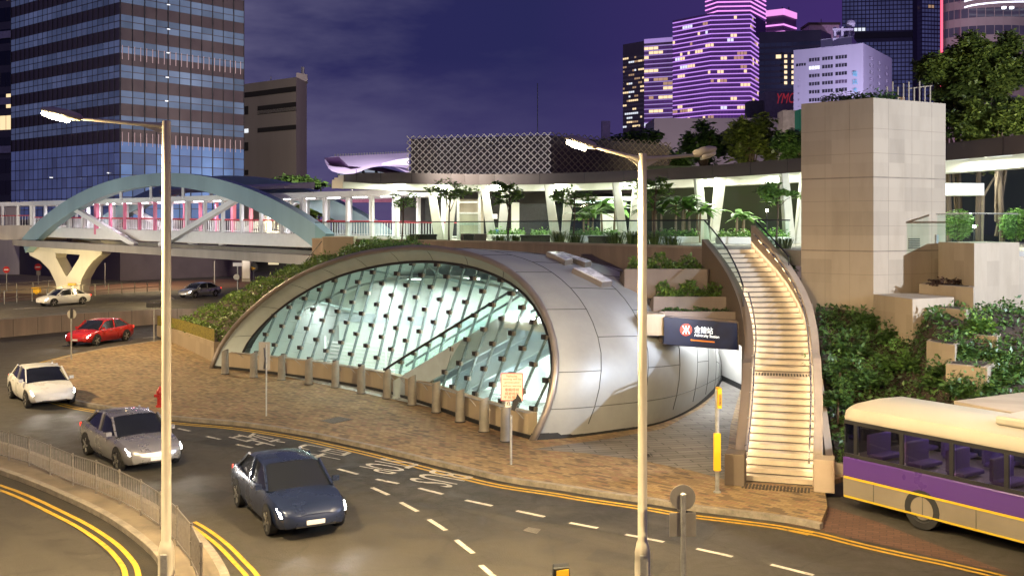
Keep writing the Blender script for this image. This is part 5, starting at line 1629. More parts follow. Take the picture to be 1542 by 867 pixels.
lt = thing('lower_violet_tower', 'lower violet banded tower with yellow lit floors at the left of the skyline', 'office tower', (X(975, 345), 345, 0))
pln = plan_of([(970, 345), (1013, 341)]); pln2 = plan_of([(938, 352), (970, 345)])
solid(lt, pln2 + [pln[1]], Z(62, 345), pm('dusky tower wall', (.13, .10, .12), .5, var=.2, scale=.1))
YEL = [wmat('dusky glass', (.04, .035, .05), .15, (.03, .022, .04), .7)] + W_WARM
ring_tower(lt, pln, Z(192, 345), Z(64, 345), 1.5, .95, PUR, .28, rg, 1.4)
led(lt, pln, Z(192, 345), Z(64, 345), 1.5, LEDD, .3, .25)
ring_tower(lt, pln2, Z(192, 345), Z(76, 345), 1.45, .6, YEL, .36, rg, .8, band='office_band')
m = MB(); a, b = pln; m.beam((a.x, a.y - .4, Z(63, 345)), (b.x, b.y - .4, Z(63, 345)), .4, 1.4); m.build('roof_light', LEDD, lt)
pk = thing('pink_topped_tower', 'small tower with a glowing pink top between the violet tower and the dark block', 'office tower', (X(1175, 380), 380, 0))
pln = plan_of([(1150, 384), (1180, 380), (1199, 388)])
solid(pk, pln, Z(16, 382), wallP)
led(pk, pln, Z(60, 382), Z(30, 382), 2.6, LEDM, .5, .3)
m = MB(); [m.beam((a.x, a.y - .5, Z(20, 382)), (b.x, b.y - .5, Z(20, 382)), .4, 2.2) for a, b in zip(pln, pln[1:])]; m.build('crown_light', emis('pink crown light', (.95, .35, .85), 1.0), pk)
m = MB(); [m.tube([(X(px, 385), 385, Z(16, 385)), (X(px, 385), 385, Z(11, 385))], .2, 5) for px in (1178, 1188)]; m.build('mast', M['dark_steel'], pk)
db = thing('dark_block', 'dark office block with scattered lit windows between the violet tower and the white building', 'office block', (X(1195, 300), 300, 0))
pln = plan_of([(1143, 302), (1236, 298), (1252, 306)])
solid(db, pln, Z(47, 300), pm('dark blue cladding', (.03, .03, .05), .4, var=.2, scale=.1))
DB = [wmat('night blue glass', (.015, .016, .03), .1, (.010, .011, .03), 1.0)] + W_WARM
ring_tower(db, pln[:2], Z(180, 300), Z(60, 300), 1.75, 1.1, DB, .07, rg, 1.5)
for k in range(12):
    m = MB(); m.box((X(1183 + 11 * (k % 2), 299), 298.9, Z(85 + 8 * (k // 2), 299)), (.8, .2, .85)); m.build('stair_window', W_WARM[0], db)
rb = thing('rooftop_house', 'pink lit rooftop house standing above the dark block', 'building', (X(1240, 312), 312, 0))
m = MB(); m.box((X(1241, 312), 316, (Z(37, 312) + 0) / 2), (9.2, 8, Z(37, 312))); m.build('wall', pm('pinkish rendered wall', (.50, .34, .45), .6), rb)
m = MB(); m.box((X(1241, 312), 316, Z(36, 312)), (9.8, 8.6, .7)); m.build('roof', pm('dark roof slab', (.05, .03, .03), .7), rb)
m = MB(); m.tube([(X(1238, 312), 313, Z(36, 312)), (X(1238, 312), 313, Z(28, 312))], .12, 5); m.build('mast', M['dark_steel'], rb)

yb = thing('sign_block', 'low building with a red lettered sign board left of the white building', 'building', (X(1180, 230), 230, 0))
m = MB(); m.box((X(1180, 230), 233, Z(138, 230) / 2), (8.2, 6, Z(138, 230))); m.build('wall', pm('mauve wall', (.26, .20, .26), .7), yb)
m = MB(); m.box((X(1150, 232), 234, Z(152, 232) / 2), (6.5, 5, Z(152, 232))); m.build('side_wing', pm('dark mauve wall', (.10, .08, .10), .7), yb)
m = MB(); letters(m, 'YMCA', (X(1167, 229.9), 229.9, Z(156.5, 229.9)), Vector((5.6, 0, .25)), Vector((.5, 0, 2.3)))
m.build('lettering', emis('red sign lettering', (.42, .03, .05), .55), yb)

wb = thing('white_office_building', 'white rectangular building with rows of windows and a roof turret behind the lift tower', 'office building', (X(1300, 200), 200, 0))
WD = 200
a_, b_, c_ = Vector((X(1195, 204), 204, 0)), Vector((X(1300, 196), 196, 0)), Vector((X(1343, 214), 214, 0))
wm = pm('violet lit white render', (.62, .60, .68), .7, var=.08, scale=.2, streak=True)
zt = Z(68, 198)
m = MB(); m.prism([(a_.x, a_.y), (b_.x, b_.y), (c_.x, c_.y), (c_.x - 10, c_.y + 14), (a_.x * 1.09, a_.y * 1.09)], 0, zt); m.build('wall', wm, wb)
m = MB(); m.prism([(X(1236, 203), 203), (X(1283, 199.5), 199.5), (X(1290, 206), 206), (X(1240, 208), 208)], zt, Z(57, 201)); m.build('parapet', wm, wb)
tu = MB()
for px, d in ((1257, 202), (1268, 201.2), (1279, 202), (1284, 204)): tu.box((X(px, d), d, Z(50, d)), (.45, .45, 2.3))
tu.prism([(X(1254, 201), 201), (X(1285, 201), 201), (X(1287, 206), 206), (X(1256, 206), 206)], Z(46, 201), Z(43, 201)); tu.prism([(X(1254, 201), 201), (X(1285, 201), 201), (X(1287, 206), 206), (X(1256, 206), 206)], zt + .3, Z(57.5, 201))
tur = tu.build('roof_turret', wm, wb)
m = MB(); m.lathe([(.1, 0), (.75, .3), (.95, .9), (.75, 1.4), (.3, 1.7)], (X(1281, 203), 203, Z(43, 203)), 12); m.build('radome', wm, tur)
wdk = wmat('dark ribbon window', (.05, .05, .06), .2); wpk = wmat('violet ribbon window', (.16, .12, .18), .3)
def wpan(a, b, y0, y1, mat, fa, fb, pa, pb, nm='window', th=.15):
    q0, q1 = fa.lerp(fb, (a - pa) / (pb - pa)), fa.lerp(fb, (b - pa) / (pb - pa))
    d0 = 340 - y0; mm = MB()
    zs = [Z(y1, 200), Z(y0, 200)]
    mm.hexa([(q0.x, q0.y - .06, zs[0]), (q1.x, q1.y - .06, zs[0]), (q1.x, q1.y + th, zs[0]), (q0.x, q0.y + th, zs[0]), (q0.x, q0.y - .06, zs[1]), (q1.x, q1.y - .06, zs[1]), (q1.x, q1.y + th, zs[1]), (q0.x, q0.y + th, zs[1])])
    w = mm.build(nm, mat, wb)
    mm = MB(); n = 4
    for i in range(1, n):
        p = q0.lerp(q1, i / n); mm.box((p.x, p.y - .09, sum(zs) / 2), (.07, .05, zs[1] - zs[0]))
    mm.build('mullion', wm, w)
for r in range(6):
    y = 85.5 + 12.2 * r
    for i, (x0, x1) in enumerate(((1219, 1235), (1239, 1255), (1259, 1276))):
        wpan(x0, x1, y, y + 5.2, W_WARM[2] if (r, i) == (1, 0) else (wdk if rg.random() < .7 else wpk), a_, b_, 1195, 1300)
for r in range(8): wpan(1202, 1204.5, 116 + 10 * r, 118.5 + 10 * r, wdk, a_, b_, 1195, 1300, 'small_window')
wpan(1199, 1214, 92, 96, wdk, a_, b_, 1195, 1300)
for r in range(7):
    y = 84 + 10.5 * r
    for x0, x1 in ((1309, 1314), (1321, 1325), (1332, 1337)): wpan(x0, x1, y + (x0 - 1300) * .1, y + 5 + (x0 - 1300) * .1, wdk if rg.random() < .6 else W_WARM[1] if rg.random() < .3 else wpk, b_, c_, 1300, 1343)
cyan = emis('cyan sign lettering', (.10, .45, .60), .5)
m = MB()
for i, ch in enumerate('電訊大'):
    t = (1287.5 - 1195) / 105; q = a_.lerp(b_, t); e = (b_ - a_).normalized()
    letters(m, ch, Vector((q.x - .45, q.y - .14, Z(117 + 12 * i, 198))), e * .95, Vector((0, 0, .95)))
m.build('lettering', cyan, wb)

bt = thing('dark_blue_grid_tower', 'very tall dark blue tower with a fine window grid and a dark belt', 'office tower', (X(1340, 420), 420, 0))
pln = plan_of([(1268, 424), (1375, 420), (1388, 430), (1421, 432)])
solid(bt, pln, Z(-60, 420), pm('dark blue tower wall', (.05, .05, .085), .4, var=.15, scale=.05))
BT = [wmat('blue grid glass', (.05, .055, .10), .15, (.055, .06, .16), .8)] + [W_WARM[1], W_WARM[2], W_WARM[2]]
ring_tower(bt, pln[:2], Z(165, 420), Z(56, 420), 1.75, 1.3, BT, .03, rg, 1.5, frame=.35)
ring_tower(bt, pln[:2], Z(46, 420), Z(-40, 420), 1.75, 1.3, BT, .015, rg, 1.5, frame=.35)
ring_tower(bt, pln[2:], Z(165, 432), Z(-40, 432), 1.75, 1.2, BT, .02, rg, 1.4, frame=.35, band='side_window_band')
m = MB(); m.beam((pln[0].x, pln[0].y - .3, Z(52, 420)), (pln[1].x, pln[1].y - .3, Z(52, 420)), .4, 2.2); m.build('belt', pm('dark belt', (.015, .014, .02), .5), bt)
m = MB(); m.beam((pln[1].x + .6, pln[1].y - .3, 10), (pln[1].x + .6, pln[1].y - .3, Z(-50, 420)), 1.8, .4); m.build('corner_pier', pm('dark pier', (.02, .02, .04), .4), bt)

rt = thing('round_tower', 'round tower with beige bands, white roof lights and a red line at the right edge', 'office tower', (X(1490, 300), 300, 0))
def arc(pxc, rpx, d, n=12): 
    c = Vector((X(pxc, d), d, 0)); r = rpx * d / FPX
    return [Vector((c.x - r * math.cos(PI * i / n), c.y - r * math.sin(PI * i / n) * .6, 0)) for i in range(n + 1)]
pln = arc(1490, 72, 300, 18)
solid(rt, pln, Z(-60, 300), pm('beige curved band', (.32, .25, .24), .6, var=.12, scale=.1), 20)
ring_tower(rt, pln, Z(170, 300), Z(-30, 300), 5.0, 2.6, [wmat('round tower glass', (.05, .045, .06), .12, (.03, .025, .05), .8)] + W_WARM, .10, rg, 2.4, frame=.2)
pln2 = arc(1520, 68, 290, 18)
for z in (Z(12, 290), Z(3, 290)):
    m = MB()
    for a, b in zip(pln2, pln2[1:]): m.beam((a.x, a.y - .3, z), (b.x, b.y - .3, z), .3, .35)
    m.build('roof_light_line', emis('white roof light', (.8, .85, 1.0), 2.2), rt)
for px in (1470, 1481, 1514, 1536):
    m = MB(); m.box((X(px, 284), 268, Z(12, 268)), (.8, .8, .5)); m.build('floodlight', emis('white floodlight', (.85, .9, 1.0), 6), rt)
m = MB(); m.beam((X(1418, 290), 290, 10), (X(1418, 290), 290, Z(-50, 290)), .5, .5); m.build('red_light_line', emis('red light line', (1.0, .10, .16), 1.7), rt)

lw = slab('pale_long_building', 985, 1250, 178, 260, 150, 10, pm('pale mauve wall', (.36, .30, .33), .7, var=.08, scale=.05), 'long low pale building behind the trees below the violet towers', 'building')
sc_ = MB(); sc_.prism([(X(905, 152), 152), (X(1250, 150), 149), (X(1250, 150), 160), (X(905, 150), 160)], 0, Z(212, 150))
tag(sc_.build('pale_long_building', pm('mauve low wall', (.30, .25, .29), .7, var=.08)), 'lower mauve block in front of the long pale building behind the trees', 'building')
m = MB(); m.box((X(912, 200), 200, Z(183, 200) / 2), (1.6, 2, Z(183, 200))); tag(m.build('chimney_block', pm('violet chimney', (.30, .25, .42), .7)), 'small violet block rising behind the lit head of the double lamp post', 'building')
m = MB(); m.box((X(1225, 140), 140, Z(168, 140) / 2 + 0), (9, 3, Z(168, 140))); tag(m.build('tan_block', pm('tan block', (.42, .36, .28), .7)), 'tan flat roofed block below the red lettered sign', 'building')
m = MB(); m.box((X(1202.5, 120), 120, Z(192, 120)), (.35, 2, 4.0)); tag(m.build('green_screen', emis('green facade screen', (.015, .12, .06), .4)), 'narrow green glowing screen left of the lift tower above the trees', 'screen')
# ======================= planting ==========================================================
rg = random.Random(21)
# planted steps left of the dome
LP = [P(258, 494, 60.9), P(290, 474, 62), P(326, 457, 63.2), P(366, 437, 64.2), P(408, 416, 65), P(450, 402, 65.5), P(496, 385, 65.5), P(538, 371, 63), P(560, 366, 61.5)]
AI = []
for px, py in ((328, 528), (348, 502), (372, 472), (402, 446), (438, 423), (480, 403), (530, 387), (596, 375.5), (650, 373)):
    AI.append(on_front(px, py) - n0 * .75 + Vector((0, 0, -.12)))
m = MB(); m.loft([[a + Vector((0, 0, -6)), a, a.lerp(b, .5) + Vector((0, 0, .05)), b, b - n0 * 1.2 + Vector((0, 0, .1))] for a, b in zip(LP, AI)])
tag(m.build('planted_slope', M['soil']), kind='structure')
TIER = ['lowest hedge of the planted steps, just above the mesh fence', 'second hedge from the bottom on the planted steps left of the dome', 'third hedge from the bottom on the planted steps left of the dome',
        'fourth hedge from the bottom on the planted steps left of the dome', 'fifth hedge from the bottom on the planted steps left of the dome', 'sixth hedge from the bottom on the planted steps, under the bridge end',
        'seventh hedge on the planted steps beside the square concrete block', 'topmost bright green hedge above the dome, under the plaza glass']
for i in range(8):
    m = MB(); c = (LP[i] + AI[i]) / 2
    root = thing('hedge', TIER[i], 'hedge', tuple(c), 'hedges on the planted steps left of the dome')
    for _ in range(1500):
        t, s = rg.random(), rg.random()
        a = LP[i].lerp(LP[i + 1], t * .8); b = AI[i].lerp(AI[i + 1], t * .8)
        q = a.lerp(b, s)
        hh = (.40 + .16 * math.sin(s * 23 + i * 2)) * (1 - abs(2 * t - 1) ** 3) * (1 - .5 * abs(2 * s - 1) ** 6)
        leaf(m, q + Vector((rg.gauss(0, .05), rg.gauss(0, .05), rg.uniform(.15, 1.0) * hh + .06 * rg.random())), .17, rg, 0, .7)
    m.build('foliage', M['leaf_hedge'] if i != 7 else M['leaf_fresh'], root)
fw = thing('slope_wall', 'beige curved concrete wall with green mesh netting at the foot of the planted steps', 'wall', tuple(G(280, 530)))
l_ = [G(236, 508), G(262, 520), G(290, 533), G(322, 549)]
m = MB(); m.wall([Vector((p.x, p.y, 0)) for p in l_], .1, [.75, .95, 1.05, 1.15], .3); m.build('wall', M['tan_stone'], fw)
m = MB(); net = [[Vector((p.x, p.y + .1, z)), Vector((p.x, p.y + .1, z + .62))] for p, z in zip(smooth_line(l_, 3), (.74, .82, .88, .95, 1.0, 1.03, 1.05, 1.08, 1.12, 1.15))]
m.loft(net)
nm, nt, nb = new_mat('olive netting'); tcn = N(nt, 'ShaderNodeTexCoord'); vo = N(nt, 'ShaderNodeTexVoronoi', Scale=9.0); nt.links.new(tcn.outputs['Object'], vo.inputs['Vector'])
rn = ramp(nt, vo.outputs['Distance'], [(.2, (.06, .055, .01)), (.5, (.22, .18, .03))]); nt.links.new(rn.outputs[0], nb.inputs['Base Color']); nb.inputs['Roughness'].default_value = .8
m.build('netting', nm, fw)
sb = thing('square_block', 'square tan concrete block where the bridge arch meets the planted steps', 'block', (X(510, 62), 62, 5.5))
m = MB(); m.box((X(512, 62.5), 62.5, Z(370, 62)), (1.9, 1.6, 1.1)); m.build('block', M['tan_stone'], sb, bevel=.03)
hr2 = thing('slope_handrail', 'thin dark handrail running down the planted steps below the bridge end', 'handrail', tuple(LP[6]))
m = MB(); m.tube([P(460, 394, 64), P(484, 364, 64), P(490, 362, 64)], .03, 6); m.tube([P(470, 381, 64), P(470, 392, 64)], .025, 6); m.build('tube', M['dark_steel'], hr2)

# hedges on the terrace ledges
for (d, xa, xb, zt, hh), lab, dens in zip(LEDGES, ('upper hedge row on the terrace ledges left of the stair', 'middle hedge row on the terrace ledges left of the stair', 'sparse low planting on the lowest ledge over the station sign'), (1300, 1300, 700)):
    m = MB(); root = thing('ledge_hedge', lab, 'hedge', (X((xa + xb) / 2, d), d, zt), 'hedge rows on the terrace ledges')
    hz = .72 if dens > 1000 else .2
    for _ in range(dens):
        t = rg.uniform(.08, .96); x = X(xa, d) + (X(xb, d) - X(xa, d)) * t
        env = hz * (.7 + .3 * math.sin(t * 17 + d)) * (1 - abs(2 * t - 1) ** 6)
        leaf(m, Vector((x, d + rg.uniform(.12, .95), zt - .12 + rg.uniform(.1, 1) * env)), .15, rg, 0, .7)
    m.build('foliage', M['leaf_hedge'] if dens > 1000 else M['leaf_dark'], root)
m = MB(); root = thing('ledge_hedge', 'small hedge right of the stair head against the lift tower', 'hedge', (X(1190, 38.6), 38.6, 5.4), 'hedge rows on the terrace ledges')
for _ in range(500): leaf(m, Vector((rg.uniform(9.75, 10.6), rg.uniform(38.0, 39.0), 5.2 + rg.uniform(0, .6))), .15, rg, 0, .7)
m.build('foliage', M['leaf_fresh'], root)
m = MB(); m.prism([(9.6, 37.8), (10.4, 37.6), (10.5, 39.2), (9.5, 39.2)], 2, 5.3); m.build('box', M['dark_concrete'], root)

# young trees on the plaza
YT = [(605, 59.5, 300, 30, 'slim young tree leftmost on the plaza with very thin leaves'), (676, 58.5, 290, 38, 'slim young tree before the leftmost V-shaped column, its top above the canopy edge'),
      (764, 56.5, 290, 30, 'slim young tree with a flat crown before the second V-shaped column'), (862, 54, 296, 34, 'slim young tree before the third V-shaped column'),
      (985, 49.5, 286, 36, 'slim young tree beside the double lamp post, at the fourth V-shaped column'), (1168, 47.5, 292, 34, 'bright green young tree left of the lift tower behind the short glass balustrade')]
for i, (px, d, cy, rp, lab) in enumerate(YT):
    k = d / FPX; x = X(px, d); zc = Z(cy, d)
    root = thing('young_tree', lab, 'tree', (x, d, DECK), 'young trees on the plaza')
    m = MB()
    cs = crown(m, (x, d, zc), (rp * k * 1.05, rp * k * .9, rp * k * .62), 13 if i else 9, 70 if i else 40, .22, rg, cr=.36)
    m.build('crown', M['leaf_fresh'], root)
    m = MB(); limbs(m, (x, d, DECK), (x + .1, d, zc + .15), .055, cs[:7], rg); m.build('trunk', M['bark'], root)
# grass tufts on the plaza edge
GT = [(622, 59.2, .5), (752, 56.0, .45), (775, 55.2, .5), (842, 53.2, .75), (866, 52.2, .6), (928, 49.0, .7), (952, 48.0, .8), (985, 46.2, .7), (1012, 45.2, .55), (1150, 41.5, .5), (1178, 41.0, .5)]
GW = ['leftmost', 'second from left', 'third from left', 'fourth from left, tall', 'fifth from left', 'sixth from left', 'seventh from left, the largest', 'eighth from left', 'ninth from left', 'second from the right, by the stair head', 'rightmost, by the stair head']
for (px, d, h), wn in zip(GT, GW):
    x = X(px, d); root = thing('grass_tuft', 'pale ornamental grass tuft behind the plaza glass, ' + wn, 'grass tuft', (x, d, DECK), 'grass tufts on the plaza edge')
    m = MB()
    for _ in range(110):
        a = rg.uniform(0, 2 * PI); l = h * rg.uniform(.7, 1.2); r0 = rg.uniform(0, .25); o = Vector((x + r0 * math.cos(a) * 1.8, d + r0 * math.sin(a), DECK)); dd = Vector((math.cos(a), math.sin(a), 0))
        p1 = o + dd * l * .25 + Vector((0, 0, l * .7)); p2 = o + dd * l * .8 + Vector((0, 0, l * rg.uniform(.5, .95))); w = Vector((-dd.y, dd.x, 0)) * .018
        m.add([o - w, o + w, p1 + w, p1 - w, p2], [(0, 1, 2, 3), (3, 2, 4)])
    m.build('blades', M['grass'], root)
# raised planting beds further back
for px0, px1, d, lab in ((735, 790, 66, 'low planting bed with bright leaves behind the second V-shaped column'), (800, 830, 64, 'low planting bed behind the slim tree with a flat crown'), (860, 935, 60, 'low planting bed below the big banana leaves left of the double lamp post'), (985, 1052, 54, 'long low planting bed under the banana plants right of the double lamp post'), (1085, 1190, 51, 'low planting bed behind the stair head')):
    x0, x1 = X(px0, d), X(px1, d); root = thing('planting_bed', lab, 'planting bed', ((x0 + x1) / 2, d, DECK), 'planting beds on the plaza')
    m = MB(); m.box(((x0 + x1) / 2, d + .6, DECK + .17), (x1 - x0, 1.4, .34)); m.build('kerb_box', M['canopy_white'], root, bevel=.02)
    m = MB()
    for _ in range(int(280 * (x1 - x0))): leaf(m, Vector((rg.uniform(x0, x1), d + rg.uniform(0, 1.2), DECK + .34 + abs(rg.gauss(0, .16)))), .17, rg, 0, .8)
    m.build('foliage', M['leaf_fresh'], root)
def banana(px, d, h, lab, n=8):
    x = X(px, d); root = thing('banana_plant', lab, 'plant', (x, d, DECK), 'banana plants on the plaza')
    m = MB(); b = MB()
    for i in range(3):
        ox = rg.uniform(-.5, .5); oy = rg.uniform(-.3, .3); hh = h * rg.uniform(.5, .65)
        b.tube([(x + ox, d + oy, DECK), (x + ox * 1.2, d + oy, DECK + hh)], [.09, .05], 6)
        for k in range(n):
            a = rg.uniform(0, 2 * PI); L = h * rg.uniform(.35, .55); dd = Vector((math.cos(a), math.sin(a) * .8, 0)); w_ = Vector((-dd.y, dd.x, 0)) * L * .16
            o = Vector((x + ox * 1.2, d + oy, DECK + hh)); rise = rg.uniform(.5, 1.1)
            ps = [o + dd * L * t + Vector((0, 0, L * (rise * t - .75 * t * t))) for t in (0, .3, .6, .85, 1.0)]
            ws = [.15, .9, 1.0, .7, .05]
            k0 = len(m.v)
            for p, w in zip(ps, ws): m.v += [p - w_ * w + Vector((0, 0, -.03)), p, p + w_ * w + Vector((0, 0, -.03))]
            for j in range(4):
                for q in (0, 1): m.f.append((k0 + 3 * j + q, k0 + 3 * j + q + 1, k0 + 3 * j + 3 + q + 1, k0 + 3 * j + 3 + q)); m.m.append(0)
    m.build('leaves', M['leaf_banana'], root); b.build('stems', M['pale_bark'], root)
for px, d, h, lab in ((915, 64, 3.4, 'banana plant with long arching leaves left of the double lamp post'), (992, 57, 3.3, 'tall banana plant just right of the double lamp post'), (1018, 56, 3.4, 'banana plant in the middle of the group right of the double lamp post'),
                      (1042, 55.5, 3.0, 'banana plant at the right end of the group beside the fifth V-shaped column'), (1105, 54, 2.4, 'dark small banana plant right of the fifth V-shaped column'), (880, 62, 2.6, 'banana plant behind the slim tree of the third V-shaped column')):
    banana(px, d, h, lab)

# big trees behind the canopy
def bigtree(px, d, py_c, rx, ry, lab, n, lv, mat, name='tree', base=0.0, sz=.42, cr=.4, parts=True):
    k = d / FPX; x = X(px, d); zc = Z(py_c, d)
    root = thing(name, lab, 'tree', (x, d, base), 'trees behind the canopy')
    m = MB(); cs = crown(m, (x, d, zc), (rx * k, rx * k * .75, ry * k), n, lv, sz, rg, cr=cr)
    m.build('crown', mat, root)
    m = MB(); limbs(m, (x, d, base), (x, d, zc), .35 if d > 70 else .17, cs[:10], rg); m.build('trunk', M['bark'], root)
bigtree(958, 96, 222, 45, 40, 'dark spreading tree behind the lit lamp head, before the long pale building', 26, 130, M['leaf_dark'], sz=.5)
bigtree(1062, 92, 215, 42, 36, 'dense dark tree behind the canopy, middle of the group left of the lift tower', 26, 150, M['leaf_dark'], sz=.5)
bigtree(1130, 88, 212, 48, 42, 'greener tall tree behind the canopy, tallest of the group left of the lift tower', 30, 160, M['leaf'], sz=.5)
bigtree(1190, 80, 222, 34, 36, 'dark tree right against the left edge of the lift tower', 22, 130, M['leaf_dark'], sz=.45)
bigtree(1020, 84, 238, 36, 20, 'low dark bushy tree above the canopy fascia right of the double lamp post', 18, 110, M['leaf_dark'], sz=.42)
bigtree(1480, 50, 106, 92, 64, 'huge tree with a wide crown rising behind the lift tower at the right edge', 120, 300, M['leaf'], sz=.24, cr=.22)
bigtree(1418, 51, 102, 42, 26, 'long leafy bough reaching left over the lift tower roof', 34, 210, M['leaf'], sz=.24, cr=.27)
bigtree(1500, 46, 182, 78, 40, 'bright dense tree below the huge one, just over the canopy at the right edge', 70, 320, M['leaf'], sz=.22, cr=.26)
bigtree(1440, 52, 170, 30, 34, 'dark tree filling the gap right behind the lift tower', 34, 220, M['leaf_dark'], sz=.24, cr=.3)
bigtree(470, 112, 312, 34, 22, 'yellow green lit tree seen through the footbridge near its right arch foot', 20, 120, M['leaf_hedge'], sz=.5)
bigtree(445, 118, 275, 55, 12, 'dark tree tops showing above the farther teal arch', 22, 110, M['leaf_dark'], sz=.55)
bigtree(275, 140, 318, 16, 24, 'small lit tree seen between the pink posts of the footbridge', 12, 90, M['leaf_hedge'], sz=.5)
bigtree(505, 95, 318, 22, 16, 'lit tree behind the white bridge posts at the right end', 14, 90, M['leaf_hedge'], sz=.45)
for px, d, lab, r in ((1443, 45, 'round clipped bush left one behind the glass balustrade wall', 22), (1531, 45, 'round clipped bush right one behind the glass balustrade wall', 24)):
    k = d / FPX; x = X(px, d); root = thing('round_bush', lab, 'bush', (x, d, DECK), 'round clipped bushes')
    m = MB(); clump(m, (x, d, Z(338, d)), (r * k, r * k, r * k * 1.05), 1500, .13, rg, 0, .8); clump(m, (x, d, Z(338, d)), (r * k * .8, r * k * .8, r * k * .85), 500, .2, rg, 0, .6)
    m.build('foliage', M['leaf_fresh'], root)
    m = MB(); m.tube([(x, d, DECK), (x, d, Z(338, d))], .06, 6); m.build('trunk', M['bark'], root)
bt2 = thing('bare_tree', 'thin bare trunk with few twigs between the small white canopy and the round bushes', 'tree', (X(1477, 50), 50, DECK), 'trees behind the canopy')
m = MB(); x = X(1477, 50); m.tube([(x, 50, DECK), (x + .1, 50, 8.4), (x - .2, 50, 9.5)], [.12, .09, .04], 7); m.tube([(x + .1, 50, 8.4), (x + .8, 50, 9.6)], [.07, .03], 6); m.build('trunk', M['pale_bark'], bt2)
m = MB(); clump(m, (x + .4, 50, 9.8), (1.0, .8, .4), 120, .22, rg); m.build('crown', M['leaf'], bt2)
rp = thing('roof_planting', 'low dark shrubs along the roof edge of the lift tower', 'shrub', (12, 36, ZT))
m = MB()
for t in range(26):
    q = CL.lerp(C0, min(1, .3 + t * .04)) if t < 18 else C0.lerp(CR, (t - 17) * .035)
    clump(m, (q.x + .25, q.y + .55, ZT + .06 + .12 * (t % 3 == 0)), (.16, .16, .14 + .05 * (t % 4)), 46, .13, rg)
m.build('foliage', M['leaf_dark'], rp)

# planting on the bank and the stepped planters
def bank_pt(s, t):
    i = min(7, int(t * 8)); j = min(11, int(s * 12)); a = t * 8 - i; b = s * 12 - j
    return (rows_bank[i][j] * (1 - b) + rows_bank[i][j + 1] * b) * (1 - a) + (rows_bank[i + 1][j] * (1 - b) + rows_bank[i + 1][j + 1] * b) * a
m = MB()
for _ in range(13000):
    s, t = rg.random(), rg.random()
    if s > .55 and t > .45 and rg.random() < .5: continue
    q = bank_pt(s, t); hmp = .22 + .28 * (math.sin(q.x * 2.3 + 1) * math.sin(q.y * 1.9) + 1) * .5
    leaf(m, q + Vector((0, 0, rg.random() * hmp - .06)), .15, rg, 0, .8)
tag(m.build('bank_ground_cover', M['leaf_bank']), kind='stuff')
SH = [(1408, 30.2, 568, 28, 'bushy shrub hiding the foot of the small overgrown planter'), (1440, 28.6, 592, 24, 'low shrub just above the left end of the concrete ramp edge'), (1485, 28.2, 590, 22, 'low shrub behind the concrete ramp edge, under the lowest stone step'), (1262, 35.2, 492, 30, 'dark shrub with upright shoots at the top left corner of the planted bank'), (1300, 34.6, 492, 28, 'dark shrub at the foot of the lift tower on the top of the planted bank'), (1340, 33.6, 510, 30, 'shrub in the middle of the top row on the planted bank'), (1285, 33.2, 525, 34, 'broad shrub below the top row on the left of the planted bank'),
      (1350, 32.4, 540, 32, 'bright shrub in the middle of the planted bank'), (1265, 31.5, 560, 30, 'shrub beside the stair wall halfway down the planted bank'), (1310, 31.3, 572, 36, 'wide dark shrub at the lower middle of the planted bank'), (1385, 31.5, 545, 24, 'trailing shrub over the small overgrown planter'),
      (1473, 31.2, 490, 25, 'light green round shrub in the pale stone planter of the right hand steps'), (1500, 30.3, 535, 24, 'tall dark shrub right of the pale stone planter'), (1448, 30.3, 530, 20, 'upright shrub left of the lowest stone step'), (1455, 29.2, 572, 26, 'spreading shrub in front of the lowest stone step'),
      (1530, 29.6, 560, 24, 'dark shrub at the right edge above the concrete ramp edge'), (1262, 30.4, 600, 26, 'lowest shrub at the stair wall, near the end of the bus'), (1505, 29.0, 570, 22, 'small dark shrub beside the lowest stone step at the right')]
for px, d, py, r, lab in SH:
    k = d / FPX; x = X(px, d); zc = Z(py, d); root = thing('shrub', lab, 'shrub', (x, d, zc - r * k), 'shrubs on the planted bank')
    m = MB(); crown(m, (x, d, zc), (r * k, r * k * .8, r * k * .7), 9, 75, .15, rg, cr=.5)
    for _ in range(14):
        p = Vector((x + rg.gauss(0, r * k * .5), d + rg.gauss(0, .2), zc + r * k * .4)); q = p + Vector((rg.gauss(0, .08), 0, rg.uniform(.2, .45)))
        for j in range(7): leaf(m, p.lerp(q, j / 6), .12, rg, 0, .9)
    m.build('foliage', M['leaf_fresh'] if 'light' in lab or 'bright' in lab else M['leaf_bank'], root)
    m = MB(); m.tube([(x, d, zc - r * k - .3), (x, d, zc)], .04, 5); m.build('stem', M['bark'], root)
dr_ = thing('dry_plants', 'brown dry plants in the highest stone planter', 'plant', (X(1425, 34.5), 34.5, Z(431, 33.6)))
m = MB()
for k in range(7): clump(m, (X(1402 + 9 * k, 34.6), 34.5 - .02 * k, Z(431, 33.6) + .08), (.16, .15, .14), 60, .12, rg)
m.build('foliage', leafmat('dry leaves', (.03, .015, .01), (.10, .05, .03)), dr_)

# far greenery on the left
for px, py, w, lab in ((20, 400, 26, 'clipped green hedge behind the no entry signs at the far left'), (160, 390, 30, 'far dark hedge right of the Y-shaped pier under the footbridge')):
    p = G(px, py + 12); root = thing('far_hedge', lab, 'hedge', tuple(p))
    m = MB()
    for j in range(9): clump(m, (p.x - 9 + 2.2 * j, p.y, .7), (1.5, .9, .8), 70, .4, rg)
    m.build('foliage', M['leaf'], root)
